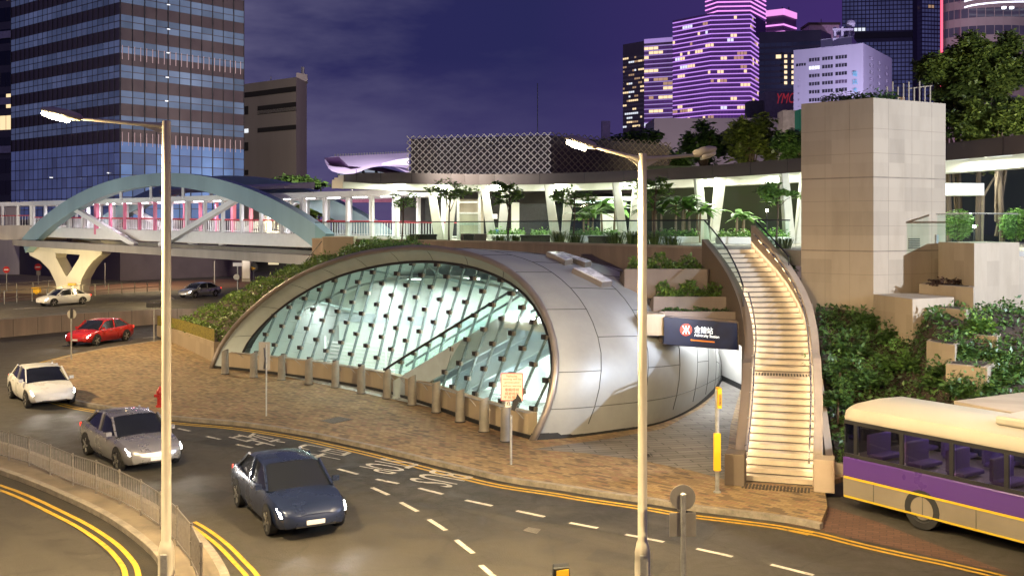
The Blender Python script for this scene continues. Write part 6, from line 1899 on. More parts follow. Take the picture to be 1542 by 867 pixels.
# ======================= lamp posts, railings, signs =======================================
def head(m_, lens, tip, base, lit_mb):
    """lantern lying along base -> tip (its underside is the lens)"""
    base, tip = Vector(base), Vector(tip)
    d = (tip - base); L = d.length; d.normalize(); s = Vector((0, 1, 0))
    up = Vector((0, 0, 1))
    st = [(0, .045, .045), (.06, .09, .07), (.35, .15, .10), (.7, .16, .095), (.95, .10, .05), (1.0, .03, .02)]
    m_.loft([[base + d * (L * t) + s * (w * math.cos(2 * PI * j / 12)) + up * (h * math.sin(2 * PI * j / 12) + .02) for j in range(12)] for t, w, h in st], closed=True, caps=True)
    lit_mb.loft([[base + d * (L * t) + s * (w * .85 * math.cos(2 * PI * j / 12)) + up * (h * .7 * math.sin(2 * PI * j / 12) - .06) for j in range(12)] for t, w, h in st[2:5]], closed=True, caps=True)

def lamp_post(px, base_py, top_py, arms, lab):
    b = G(px, base_py, .13) if px < 500 else G(px, base_py)
    d = b.y; root = thing('street_lamp', lab, 'street lamp', tuple(b))
    k = d / FPX; zt = Z(top_py, d)
    m = MB(); zc = Z(830, d)
    m.lathe([(.20, 0), (.155, .06), (.15, zc - b.z - .08), (.15, zc - b.z), (.115, zc - b.z + .18), (.092, zc - b.z + .22), (.088, 4.0), (.082, zt - b.z - .02), (.075, zt - b.z)], b, 18)
    m.build('pole', M['pole_paint'], root, auto=40)
    m = MB(); m.box((b.x, b.y - .15, b.z + .42), (.13, .03, .5)); m.build('access_door', M['galv'], root, bevel=.008)
    m = MB(); m.lathe([(.24, 0), (.24, .04), (.2, .06)], b, 16); m.build('foot', M['galv'], root)
    heads = []
    for (jx, jy), (hx, hy), (tx, ty), lit in arms:
        a = P(jx, jy, d); h = P(hx, hy, d); t = P(tx, ty, d)
        m = MB(); q = a.lerp(h, .3); m.tube([a, q, h], [.062, .042, .03], 8)
        lo = a + Vector((0, 0, -.17)); dd = (h - a).normalized()
        m.hexa([lo + Vector((0, -.02, 0)), a + Vector((0, -.02, -.03)), q + Vector((0, -.02, -.03)), q + Vector((0, -.02, -.04)), lo + Vector((0, .02, 0)), a + Vector((0, .02, -.03)), q + Vector((0, .02, -.03)), q + Vector((0, .02, -.04))])
        m.build('arm', M['pole_paint'], root)
        m = MB(); l = MB(); head(m, None, t, h, l)
        hd = m.build('lantern', M['pole_paint'], root, auto=50)
        l.build('lens', M['lamp_white'] if lit else M['mark_off'], hd, smooth=True)
        if lit: heads.append(h.lerp(t, .62) + Vector((0, 0, -.16)))
    return root, heads
L1, H1 = lamp_post(250.5, 884, 182, [((250, 190), (123, 179), (62, 166), True)], 'tall cream street lamp with one lit arm on the island railing at the left')
L2, H2 = lamp_post(967.5, 884, 231, [((964, 240), (898, 222), (851, 209), True), ((971, 240), (1043, 234), (1079, 226), False)], 'tall cream street lamp with two arms, the left one lit, before the domed station')

FB = [(-62, 677), (-28, 682), (13, 692.7), (44, 701), (76, 715.5), (109.7, 730.6), (145, 742.5), (180, 758.8), (212, 775.9), (241.7, 796.7), (266.5, 821), (288.4, 850.8), (303, 884)]
fpts = [G(a, b, .13) for a, b in FB]
fn = thing('pedestrian_railing', 'curved weathered steel pedestrian railing on the traffic island at the bottom left', 'railing', tuple(fpts[5]))
FH = .84
for p in fpts:
    m = MB(); m.tube([p, p + Vector((0, 0, FH + .02))], .026, 8)
    for zz in (.12, .45, FH - .06): m.lathe([(.038, 0), (.038, .04)], p + Vector((0, 0, zz)), 8)
    m.build('post', M['fence_steel'], fn)
for a, b in zip(fpts, fpts[1:]):
    m = MB(); up = Vector((0, 0, 1)); d = (b - a).normalized()
    a1, b1 = a + d * .05, b - d * .05
    for zz in (.1, FH - .03): m.tube([a1 + up * zz, b1 + up * zz], .017, 6)
    n = max(8, int((b1 - a1).length / .095))
    for i in range(1, n): q = a1.lerp(b1, i / n); m.tube([q + up * .1, q + up * (FH - .03)], .0075, 4, cap=False)
    m.build('panel', M['fence_steel'], fn)

def post(root, p, z1, r=.035, mat='galv', z0=None):
    m = MB(); m.tube([(p.x, p.y, p.z if z0 is None else z0), (p.x, p.y, z1)], r, 8); return m.build('pole', M[mat], root)
def disc(root, c, r, mat, name='plate', th=.02, n=24):
    m = MB(); c = Vector(c)
    f = [c + Vector((r * math.cos(2 * PI * j / n), -th / 2, r * math.sin(2 * PI * j / n))) for j in range(n)]
    m.add(f + [p + Vector((0, th, 0)) for p in f], [tuple(range(n)), tuple(range(2 * n - 1, n - 1, -1))] + [(j, n + j, n + (j + 1) % n, (j + 1) % n) for j in range(n)])
    return m.build(name, M[mat] if isinstance(mat, str) else mat, root)
def board(root, c, w, h, mat, name='plate', th=.02, rz=0):
    m = MB(); m.box(c, (w, th, h), rz); return m.build(name, M[mat] if isinstance(mat, str) else mat, root, bevel=.004)

# sign seen from behind, bottom centre
p = G(1029, 905); d = p.y; r_ = thing('round_sign', 'grey back of a round traffic sign above a square plate on a foreground post', 'road sign', tuple(p))
post(r_, p, Z(746, d), .05); disc(r_, (p.x - .0, d + .07, Z(750, d)), 19.5 * d / FPX, 'sign_grey', 'round_plate')
board(r_, (p.x, d + .07, Z(791, d)), 40 * d / FPX, 36 * d / FPX, 'sign_grey', 'square_plate')
m = MB(); m.lathe([(.055, 0), (.055, .03), (.03, .05)], (p.x, p.y, Z(746, d)), 10); m.build('cap', M['galv'], r_)
# lit traffic bollard, only its head in the picture
p = G(845, 935); d = p.y; r_ = thing('traffic_beacon', 'yellow topped black traffic bollard cut off by the bottom edge', 'traffic bollard', tuple(p))
m = MB(); w = .19; zt = Z(853, d)
m.hexa([(p.x - w, d - .08, 0), (p.x + w, d - .08, 0), (p.x + w, d + .18, 0), (p.x - w, d + .18, 0), (p.x - w * .75, d - .08, zt), (p.x + w * .75, d - .08, zt + .03), (p.x + w * .75, d + .18, zt + .03), (p.x - w * .75, d + .18, zt)]); m.build('shell', M['sign_black'], r_, bevel=.02)
m = MB(); m.hexa([(p.x - w * .55, d - .1, .25), (p.x + w * .82, d - .1, .25), (p.x + w * .82, d - .085, .25), (p.x - w * .55, d - .085, .25), (p.x - w * .45, d - .1, zt - .04), (p.x + w * .68, d - .1, zt - .01), (p.x + w * .68, d - .085, zt - .01), (p.x - w * .45, d - .085, zt - .04)])
m.build('yellow_face', emis('yellow beacon face', (.85, .45, .02), .45), r_)
# bus stop post
p = G(1080, 741, .13); d = p.y; r_ = thing('bus_stop_post', 'bus stop post with a yellow flag on top and a yellow timetable box', 'bus stop', tuple(p))
post(r_, p, Z(586, d), .055); board(r_, (p.x + 2 * d / FPX, d - .03, Z(598, d)), .10, 30 * d / FPX, 'sign_yellow', 'flag', .30, 0)
bx = board(r_, (p.x - 1.0 * d / FPX, d - .07, Z(679, d)), .17, 56 * d / FPX, 'sign_yellow', 'timetable_box', .12)
board(r_, (p.x + 2 * d / FPX, d - .183, Z(600, d)), .07, .3, pm('printed flag text', (.30, .15, .02), .6, var=.8, scale=14), 'flag_print', .004)
m = MB(); m.lathe([(.10, 0), (.10, .03), (.06, .05)], (p.x, p.y, .13), 12); m.build('foot', M['galv'], r_)
m = MB(); m.tube([(p.x - .1, d - .02, Z(706, d)), (p.x + .12, d - .02, Z(706, d))], .02, 6); m.build('bracket', M['galv'], r_)

# waiting-vehicles warning board
p = G(769.5, 699, .13); d = p.y; r_ = thing('warning_sign', 'faded warning board in English and Chinese above a black turned pointer on a thin post', 'warning sign', tuple(p))
post(r_, p, Z(625, d), .035)
bz_ = lambda px, py, o=.03: Vector((X(px, d), d - o, Z(py, d)))
c_ = (bz_(754, 602) + bz_(787.5, 562)) / 2
bd = board(r_, tuple(c_), X(787.5, d) - X(754, d), Z(561, d) - Z(603, d), 'sign_tan', 'board')
edge = MB()
for a, b in (((754.6, 602.3), (787, 602.3)), ((754.6, 561.7), (787, 561.7)), ((754.6, 602.3), (754.6, 561.7)), ((787, 602.3), (787, 561.7))): edge.beam(bz_(*a, .045), bz_(*b, .045), .018, .008, up=(0, 1, 0))
edge.build('border', M['sign_red'], bd)
tx = MB()
for s_, x0, x1, y1, y0 in (('Vehicles', 762, 779, 567.5, 563.5), ('waiting will be', 757, 785, 572.5, 568.5), ('prosecuted', 760, 782, 577.5, 573.5), ('without warning', 757, 785, 582.5, 578.8), ('車輛停候', 760, 782, 588.6, 583.6), ('將被檢控', 760, 782, 594.4, 589.6), ('不另警告', 758, 783, 600.2, 595.4)):
    a = bz_(x0, y1, .045); letters(tx, s_, a, bz_(x1, y1, .045) - a, bz_(x0, y0, .045) - a)
tx.build('lettering', pm('dark red lettering', (.16, .03, .02), .6), bd)
m = MB(); q = [bz_(770, 616, -.02), bz_(775, 618, -.02), bz_(781, 604, -.02), bz_(786, 606, -.02), bz_(784.5, 599, -.02), bz_(779, 592, -.02), bz_(776.5, 599, -.02), bz_(772, 602, -.02)]
m.add(q + [v + Vector((0, -.10, 0)) for v in q], [tuple(range(8))[::-1], tuple(range(8, 16))] + [(i, (i + 1) % 8, 8 + (i + 1) % 8, 8 + i) for i in range(8)])
m.build('black_pointer', M['sign_black'], r_)
sm_ = board(r_, tuple(bz_(765, 608, .0)), .14, .18, 'sign_white', 'small_plate')
m = MB(); m.tube([bz_(763.5, 610, .02), bz_(764, 606, .02), bz_(767, 605, .02), bz_(767, 609.5, .02), bz_(765.5, 609.5, .02)], .012, 5); m.build('curled_arrow', M['sign_black'], sm_)
# grey board seen from behind, left of the bollards
p = G(401, 626, .13); d = p.y; r_ = thing('board_back', 'blank grey back of an upright sign board on a thin post left of the bollards', 'road sign', tuple(p))
post(r_, p, Z(518, d), .03); board(r_, (X(397.5, d), d + .06, Z(536, d)), 17 * d / FPX, 42 * d / FPX, 'sign_grey', 'board')
m = MB(); m.tube([(X(398, d), d - .04, Z(523, d)), (X(400, d), d - .05, Z(540, d)), (X(398, d), d - .04, Z(555, d))], .018, 5); m.build('cable', M['dark_steel'], r_)
# far signs on the left
for a, base, top, pl_, lab in ((107.5, 541, 466, 'disc', 'thin post with the edge-on grey back of a round sign at the pavement corner'), (232, 514, 455, 'box', 'thin post with a dark box sign near the left lamp post')):
    p = G(a, base, .13); d = p.y; r_ = thing('sign_post', lab, 'road sign', tuple(p)); post(r_, p, Z(top, d), .045)
    if pl_ == 'disc': disc(r_, (p.x, d + .05, Z(473, d)), .24, 'sign_grey', 'round_plate'); board(r_, (p.x, d - .05, Z(472, d)), .1, .5, 'dark_steel', 'bracket_plate')
    else: board(r_, (p.x, d - .05, Z(459, d)), .85, .28, 'dark_steel', 'box_sign', .14)
for a, base, top, r0, lab in ((10, 438, 406, .36, 'no entry sign, the left and smaller one of two at the far left'), (57.5, 428, 402, .42, 'no entry sign, the right one of two, left of the Y-shaped pier')):
    p = G(a, base); d = p.y; r_ = thing('no_entry_sign', lab, 'no entry sign', tuple(p)); post(r_, p, Z(top, d), .05)
    f = disc(r_, (p.x, d - .06, Z(top, d)), r0, 'sign_red', 'round_plate'); board(r_, (p.x, d - .09, Z(top, d)), r0 * 1.35, r0 * .34, 'sign_white', 'white_bar')
    if r0 > .4: board(r_, (p.x + .05, d - .06, Z(top + 9, d)), .5, .5, 'sign_grey', 'lower_plate')
for a, base, top, lab in ((358, 447, 396, 'post with a small pale plate beside the planted steps under the bridge'), (323, 428, 393, 'thin bare post under the right half of the footbridge'), (158, 432, 396, 'bare post right of the Y-shaped pier')):
    p = G(a, base); d = p.y; r_ = thing('sign_post', lab, 'road sign', tuple(p)); post(r_, p, Z(top, d), .07)
    if a == 358: board(r_, (p.x, d - .08, Z(398, d)), .9, .35, 'sign_white', 'plate'); disc(r_, (p.x - .1, d - .08, Z(417, d)), .3, 'sign_grey', 'round_plate')
p = G(382, 424); d = p.y; r_ = thing('arrow_sign', 'dark round sign frame with a yellow arrow under the right end of the bridge', 'road sign', tuple(p)); post(r_, p, Z(398, d), .07)
disc(r_, (p.x, d - .08, Z(402, d)), .55, 'dark_steel', 'round_plate'); m = MB(); c = Vector((p.x, d - .12, Z(404, d))); m.add([c + Vector((-.3, 0, -.25)), c + Vector((.35, 0, 0)), c + Vector((-.3, 0, .25))], [(0, 1, 2)]); m.build('yellow_arrow', M['sign_yellow'], r_)
p = G(95, 443); r_ = thing('yellow_bin', 'small yellow box on the railing left of the Y-shaped pier', 'box', tuple(p)); m = MB(); m.box((X(52, 105), 105.4, Z(437, 105)), (.8, .5, .55)); m.box((X(52, 105), 105.4, Z(442, 105)), (.2, .2, .6)); m.build('body', M['sign_yellow'], r_, bevel=.03)

# hydrant
p = G(241, 612, .13); r_ = thing('fire_hydrant', 'red fire hydrant on the brick pavement beside the left lamp post', 'hydrant', tuple(p))
m = MB(); m.lathe([(.16, 0), (.16, .06), (.11, .08), (.11, .5), (.14, .52), (.14, .58), (.11, .66), (.05, .72), (.04, .78)], p, 14); m.build('barrel', M['hydrant'], r_, auto=40)
m = MB(); m.tube([p + Vector((-.2, -.03, .42)), p + Vector((.2, -.03, .42))], .06, 10); m.tube([p + Vector((0, -.22, .40)), p + Vector((0, 0, .40))], .06, 10); m.build('outlet', M['hydrant'], r_)
# small flood light on the terrace beside the lift tower, and its can
r_ = thing('terrace_floodlight', 'small round steel floodlight housing at the lower left foot of the lift tower', 'floodlight', tuple(P(1217, 465, 35.5)))
c = P(1217, 468, 35.6); m = MB(); m.lathe([(.10, 0), (.10, .26), (.08, .28)], c, 14); m.build('housing', M['stainless'], r_)
m = MB(); m.box((c.x, c.y, c.z - .05), (.5, .3, .1)); m.build('bracket', M['stair_wall'], r_)
gl_ = thing('garden_lamp', 'small bright garden lamp left of the lift tower behind the young tree', 'lamp', tuple(P(1155, 318, 50)))
m = MB(); m.lathe([(.04, -.06), (.08, 0), (.04, .06)], P(1155, 317, 50), 10); m.build('lens', emis('garden lamp lens', (1, .85, .6), 60), gl_)
m = MB(); q = P(1155, 317, 50); m.tube([(q.x, q.y, DECK), (q.x, q.y, q.z - .05)], .03, 6); m.build('post', M['dark_steel'], gl_)
gl_ = thing('garden_lamp', 'small bright garden lamp behind the glass balustrade wall between the round bushes', 'lamp', tuple(P(1467, 340, 42)))
m = MB(); m.lathe([(.04, -.05), (.07, 0), (.04, .05)], P(1467, 341, 43), 10); m.build('lens', emis('white garden lamp lens', (1, .93, .8), 60), gl_)
m = MB(); q = P(1467, 341, 43); m.tube([(q.x, q.y, DECK), (q.x, q.y, q.z - .04)], .03, 6); m.build('post', M['dark_steel'], gl_)

# ======================= vehicles ============================================================
def car(lab, pos, heading, paint, lights='front', scale=1.0, low=False):
    root = thing('car', lab, 'car', (0, 0, 0), 'cars on the roads')
    L, Wd = 4.5, 1.76
    # stations: x from the tail (-) to the nose (+): half width, sill z, shoulder z, deck z
    S = [(-2.22, .66, .42, .66, .78), (-2.16, .80, .30, .72, .93), (-1.95, .86, .24, .76, .98), (-1.4, .88, .22, .78, .98), (-.6, .88, .20, .76, .95), (.3, .88, .20, .74, .93), (.95, .87, .20, .72, .93), (1.5, .85, .22, .69, .84), (1.9, .80, .24, .64, .76), (2.12, .70, .28, .58, .68), (2.22, .52, .34, .52, .58)]
    rings_ = []
    for x, w, z0, zs, zd in S:
        prof = [(-w * .90, z0), (-w, z0 + (zs - z0) * .35), (-w, zs), (-w * .93, zd - .03), (-w * .55, zd), (0, zd + .015), (w * .55, zd), (w * .93, zd - .03), (w, zs), (w, z0 + (zs - z0) * .35), (w * .90, z0), (0, z0 - .02)]
        rings_.append([Vector((x, y, z)) for y, z in prof])
    def child(mb, name, mats, parent, **kw):
        o = mb.build(name, mats, None, **kw); o.parent = parent; return o
    m = MB(); m.loft(rings_, closed=True, caps=True); body = child(m, 'body', paint, root, auto=35)
    C = [(1.08, .74, .90), (.42, .66, 1.36), (-.25, .65, 1.43), (-.95, .64, 1.38), (-1.78, .70, .95)]
    m = MB(); rr2 = []
    for x, w, z in C:
        wb = .80 if z < 1.0 else .79
        zb = .90
        rr2.append([Vector((x, -wb, zb)), Vector((x, -w, z - .04)), Vector((x, -w * .8, z)), Vector((x, 0, z + .02)), Vector((x, w * .8, z)), Vector((x, w, z - .04)), Vector((x, wb, zb))])
    m.loft(rr2, caps=True); child(m, 'window_glass', M['glass_dark'], root, auto=30)
    m = MB(); m.loft([[Vector((x, y, z + .012)) for y, z in ((-w * 1.01, zz - .05), (-w * .8, zz + .004), (0, zz + .024), (w * .8, zz + .004), (w * 1.01, zz - .05))] for x, w, zz in ((.36, .662, 1.363), (-.25, .655, 1.43), (-1.0, .645, 1.372))]); child(m, 'roof', paint, root, smooth=True)
    for sy in (-1, 1):
        for (x0, z0, x1, z1, y0, y1) in ((1.06, .90, .40, 1.37, .775, .665), (-.32, .92, -.36, 1.42, .80, .658), (-1.80, .93, -1.0, 1.38, .72, .65)):
            m = MB(); m.beam((x0, sy * y0, z0), (x1, sy * y1, z1), .05, .06); child(m, 'pillar', paint, root)
    for x in (1.36, -1.36):
        for sy in (-1, 1):
            m = MB(); c = Vector((x, sy * .80, .32)); n = 22
            m.loft([[c + Vector((r * math.cos(2 * PI * j / n), sy * o, r * math.sin(2 * PI * j / n))) for j in range(n)] for r, o in ((.25, -.10), (.315, -.10), (.325, -.02), (.315, .085), (.24, .095), (.235, .07))], closed=True, caps=True)
            wh = child(m, 'wheel', M['black'], root, auto=40)
            m = MB()
            for j in range(5):
                a = 2 * PI * j / 5; m.beam(c + Vector((0, sy * .085, 0)), c + Vector((.22 * math.cos(a), sy * .085, .22 * math.sin(a))), .06, .03, up=(0, 1, 0))
            child(m, 'rim', M['stainless'], wh)
            m = MB(); k = len(m.v); pts = [Vector((x + .39 * math.cos(PI * j / 12), sy * (.884 if True else 0), .32 + .39 * math.sin(PI * j / 12))) for j in range(13)]
            m.add(pts + [Vector((x, sy * .884, .30))], [(j, j + 1, 13) for j in range(12)]); child(m, 'wheel_arch', M['black'], root)
    for sy in (-1, 1):
        m = MB(); m.loft([[Vector((2.19, sy * .44, .53)), Vector((2.17, sy * .44, .60)), Vector((2.02, sy * .46, .70))], [Vector((2.15, sy * .60, .53)), Vector((2.12, sy * .62, .61)), Vector((1.97, sy * .64, .71))], [Vector((2.05, sy * .77, .53)), Vector((1.99, sy * .79, .62)), Vector((1.82, sy * .80, .70))]]); child(m, 'headlight', M['headlight'] if lights == 'front' else M['sign_white'], root)
        m = MB(); m.box((-2.19, sy * .62, .80), (.08, .30, .14)); child(m, 'tail_light', M['tail'], root)
        m = MB(); m.box((.86, sy * .93, .98), (.10, .16, .11)); child(m, 'mirror', paint, root)
        m = MB(); m.box((.1, sy * .885, .80), (.16, .02, .025)); m.box((-.8, sy * .885, .81), (.16, .02, .025)); child(m, 'handle', M['stainless'], root)
    m = MB(); m.box((2.185, 0, .47), (.03, .7, .14)); m.box((2.20, 0, .33), (.03, .9, .06)); child(m, 'grille', M['black'], root)
    m = MB(); m.box((2.225, 0, .40), (.02, .42, .10)); child(m, 'number_plate', M['sign_white'], root)
    root.location = pos; root.rotation_euler = (0, 0, heading); root.scale = (scale,) * 3
    return root
def paint(name, col, metal=.3): return pm(name, col, .28, metal=metal, var=.04, scale=1, coat=.6)
P_SIL, P_WHT, P_RED, P_BLK = paint('silver car paint', (.42, .42, .44), .7), paint('white car paint', (.70, .70, .68), 0), paint('red car paint', (.42, .02, .02), .1), paint('dark blue car paint', (.02, .03, .07), .4)
CARS = []
def road_car(px, py, qx, qy, lab, pnt, lights='front'):
    a, b = G(px, py), G(qx, qy); h = math.atan2(b.y - a.y, b.x - a.x)
    c = car(lab, (a.x, a.y, 0), h, pnt, lights); CARS.append((Vector((a.x, a.y, 0)), h, lights)); return c
road_car(62, 603, 120, 636, 'white car with lit headlights rounding the bend before the pavement corner', P_WHT)
road_car(196, 690, 262, 722, 'silver car with lit headlights on the bend just left of the lamp post', P_SIL)
road_car(432, 775, 500, 832, 'dark blue car with lit headlights on the road below the bus stop lettering', P_BLK)
road_car(95, 459, 20, 464, 'white car on the far road left of the Y-shaped pier, half hidden by the parapet', P_WHT)
road_car(300, 447, 240, 452, 'silver car on the far road beyond the left lamp post', P_SIL)
road_car(150, 516, 90, 526, 'red car with lit headlights coming along the parapet towards the bend', P_RED)
for px, py, lab in ((237, 412, 'white car parked in the dark under the footbridge, nearer the left lamp post'), (290, 412, 'silver car parked in the dark under the middle of the footbridge')):
    a = G(px, py); car(lab, (a.x, a.y, 0), -.3, P_WHT if px < 250 else P_SIL, 'none')

def bus():
    root = thing('bus', 'single deck bus with a cream roof, violet sides and a yellow stripe', 'bus', (0, 0, 0))
    def child(mb, name, mats, parent=root, **kw):
        o = mb.build(name, mats, None, **kw); o.parent = parent; return o
    L, W, Hb = 11.0, 2.4, 2.62
    busg = glass('tinted bus glass', (.60, .58, .66), .07)
    vio = pm('violet bus paint', (.075, .03, .19), .3, var=.02, scale=.05, coat=.5); crm = pm('cream bus roof', (.42, .38, .31), .5, var=.08, scale=.8)
    skirt = pm('tan bus skirt', (.20, .17, .13), .45, var=.15, scale=.6); yel = pm('yellow bus stripe', (.62, .42, .02), .4, var=.06)
    def sec(z0, z1, w0, w1, nm, mt, x0=-L / 2, x1=L / 2, bev=.03):
        m = MB(); m.hexa([(x0, -w0, z0), (x1, -w0, z0), (x1, w0, z0), (x0, w0, z0), (x0, -w1, z1), (x1, -w1, z1), (x1, w1, z1), (x0, w1, z1)]); return child(m, nm, mt, bevel=bev)
    sec(.28, .80, W / 2 - .01, W / 2, 'skirt', skirt); sec(.802, 1.30, W / 2, W / 2, 'body', vio)
    frm = pm('black window frame', (.02, .02, .022), .35)
    for s in (-1, 1):
        m = MB(); m.box((0, s * (W / 2 - .05), 1.345), (L - .04, .06, .09)); m.box((0, s * (W / 2 - .06), 2.155), (L - .04, .06, .09))
        for i in range(9): m.box((-L / 2 + .36 + i * 1.285, s * (W / 2 - .055), 1.75), (.10, .06, .74))
        child(m, 'window_frame', frm)
    for x in (-L / 2 + .03, L / 2 - .03):
        m = MB(); m.box((x, 0, 1.75), (.05, W - .12, .9)); child(m, 'end_window', M['glass_dark'])
    m = MB(); m.box((0, 0, 1.31), (L - .1, W - .2, .02)); child(m, 'saloon_floor', skirt)
    seatm = pm('violet seat cloth', (.09, .05, .16), .8)
    for i in range(9):
        for y in (-.72, .72):
            m = MB(); m.box((-4.6 + i * 1.05, y, 1.42), (.42, .84, .1)); m.box((-4.8 + i * 1.05, y, 1.68), (.10, .84, .5)); child(m, 'seat', seatm, bevel=.03)
    for i in range(5):
        m = MB(); m.tube([(-4.2 + i * 2.1, .3, 1.32), (-4.2 + i * 2.1, .3, 2.2)], .018, 6); child(m, 'grab_pole', M['sign_yellow'])
    m = MB(); m.box((0, -.35, 2.17), (L - 1.2, .12, .04)); m.box((0, .35, 2.17), (L - 1.2, .12, .04)); child(m, 'saloon_light', emis('violet saloon light', (.84, .74, 1.0), 11))
    m = MB()
    for i in range(8):
        for s in (-1, 1): m.box((-4.6 + i * 1.32, s * (W / 2 + .001), .56), (.012, .008, .46))
    child(m, 'panel_seam', M['seam'])
    for z, t in ((.80, .05), (.33, .04)):
        for s in (-1, 1):
            m = MB(); m.box((0, s * (W / 2 + .006), z), (L - .1, .01, t)); child(m, 'stripe', yel)
    st = [(W / 2 - .05, 2.202), (W / 2 - .03, 2.30), (W / 2 - .09, 2.50), (W / 2 - .28, 2.60), (0, Hb + .02)]
    m = MB(); prof = [(-a, z) for a, z in st] + [(a, z) for a, z in st[:-1][::-1]]
    m.loft([[Vector((x, y * k, 2.2 + (z - 2.2) * k2)) for y, z in prof] for x, k, k2 in ((-L / 2, .96, .75), (-L / 2 + .2, 1, 1), (L / 2 - .2, 1, 1), (L / 2, .96, .75))], closed=True, caps=True); child(m, 'roof', crm, auto=40)
    m = MB(); m.box((-.5, 0, Hb + .10), (2.6, 1.5, .2)); child(m, 'roof_unit', crm, bevel=.06)
    m = MB(); m.box((2.6, 0, Hb + .04), (.8, .8, .08)); child(m, 'roof_hatch', skirt, bevel=.02)
    for i in range(8):
        x = -L / 2 + .45 + i * 1.28
        for s in (-1, 1):
            m = MB(); m.box((x + .6, s * (W / 2 - .045), 1.75), (1.17, .006, .74)); child(m, 'window', busg)
    for x in (-3.3, 3.4):
        for s in (-1, 1):
            m = MB(); c = Vector((x, s * (W / 2 - .14), .46)); n = 22
            m.loft([[c + Vector((r * math.cos(2 * PI * j / n), s * o, r * math.sin(2 * PI * j / n))) for j in range(n)] for r, o in ((.3, -.12), (.455, -.12), (.46, 0), (.45, .14), (.30, .15), (.28, .10))], closed=True, caps=True); wh = child(m, 'wheel', M['black'], auto=40)
            m = MB(); m.lathe([(.05, .03), (.12, .02), (.20, .0), (.235, .03)], (0, 0, 0), 16); m.v = [c + Vector((p.x, s * (.10 + p.z), p.y)) for p in m.v]; child(m, 'rim', M['fence_steel'], wh)
    for s in (-1, 1):
        m = MB(); m.box((-L / 2 - .01, s * .95, .95), (.04, .22, .35)); child(m, 'tail_light', M['tail'])
        m = MB(); m.box((L / 2 + .01, s * .85, .62), (.04, .36, .18)); child(m, 'headlight', M['sign_white'])
    return root
BUS = bus()
pA, pB = G(1268, 765), G(1542, 840)
hd = math.atan2(pB.y - pA.y, pB.x - pA.x)
dv = Vector((math.cos(hd), math.sin(hd), 0)); lv = Vector((-dv.y, dv.x, 0))
cen_ = pA + dv * 5.5 + lv * 1.22
BUS.location = (cen_.x, cen_.y, 0); BUS.rotation_euler = (0, 0, hd)
# ======================= lamps, sky, camera =================================================
def light(name, kind, loc, power, col, size=.2, target=None, spot=None, blend=.5, sy=None, parent=None):
    l = bpy.data.lights.new(name, kind); l.energy = power; l.color = col
    if kind == 'AREA':
        l.size = size
        if sy: l.shape = 'RECTANGLE'; l.size_y = sy
    elif kind != 'SUN': l.shadow_soft_size = size
    if spot: l.spot_size = R(spot); l.spot_blend = blend
    o = bpy.data.objects.new(name, l); COL.objects.link(o); o.location = loc
    if target is not None:
        o.rotation_euler = (Vector(target) - Vector(loc)).to_track_quat('-Z', 'Y').to_euler()
    return o
SOD = (1.0, .745, .385)
COOL = (.82, .90, 1.0)
for h in H1: light('street_lamp_and_fill', 'SPOT', h, 11500, SOD, .12, h + Vector((.2, 2.5, -9)), 165, .6)
for h in H2: light('street_lamp_and_fill', 'SPOT', h, 11500, SOD, .12, h + Vector((0, 3.5, -9)), 165, .6)
for h in H1 + H2: light('street_lamp_glow', 'POINT', h + Vector((0, 0, -.02)), 900, SOD, .16)
# the next lamps of the same row, out of the picture; last one an added fill under the footbridge
for loc, p, c in (((-27, 40, 9.2), 14000, SOD), ((-13, 8, 9.4), 8500, SOD), ((9, 12, 9.4), 6500, SOD), ((-45, 78, 9.2), 15000, SOD), ((-72, 96, 9), 10000, SOD), ((-32, 92, 5.2), 2500, SOD)):
    light('street_lamp_and_fill', 'SPOT', loc, p, c, .15, Vector(loc) + Vector((0, 1.5, -9)), 165, .6)
light('road_lamp_light', 'SPOT', (25, 20, 9.5), 30000, (.72, .82, 1.0), .12, (15, 36, 5), 120, .6)
light('bank_spot', 'SPOT', (8.5, 21, 9.0), 2200, (1, .80, .52), .15, (13, 33, 3), 120, .8)  # warm spot aimed at the planted bank, no lamp modelled
# station hall
for t, b, z, p in ((6, 3.4, 3.5, 300), (11.2, 4.0, 4.6, 480), (15, 4.2, 4.6, 560), (19.6, 3.4, 4.0, 430)):
    light('hall_light', 'AREA', fr(t, b, z), p, (.95, 1.0, .97), 1.6, fr(t, b, 0), sy=.6)
for t, b, z, p in ((17.2, 6.0, 3.9, 280), (16.0, 5.6, 1.5, 90)): light('hall_light', 'AREA', fr(t, b, z), p, (.95, 1.0, .97), 1.4, fr(t, b - 1, 0), sy=.6)  # the low one is an added fill behind the escalators
for t, b, z, p in ((18.5, 2.0, 1.5, 70), (20.8, 1.6, 1.3, 50), (15.5, 3.2, 1.0, 40)): light('hall_light', 'POINT', fr(t, b + bow(t), z), p, (.95, 1.0, .97), .4)  # added fills without fittings, lightening the dark foot of the hall
# passage below the terrace
light('passage_light', 'AREA', (7.6, 39.0, 2.85), 230, (.97, .98, 1.0), 1.8, (7.6, 39.0, 0), sy=3.5)
light('passage_light', 'AREA', (8.6, 44.0, 2.85), 420, (.97, .98, 1.0), 1.8, (8.6, 44, 0), sy=3.5)
light('sign_floodlight', 'SPOT', (6.0, 33.6, 4.6), 500, (.78, .84, 1.0), .1, (4.0, 38.6, 2.2), 80, .9)
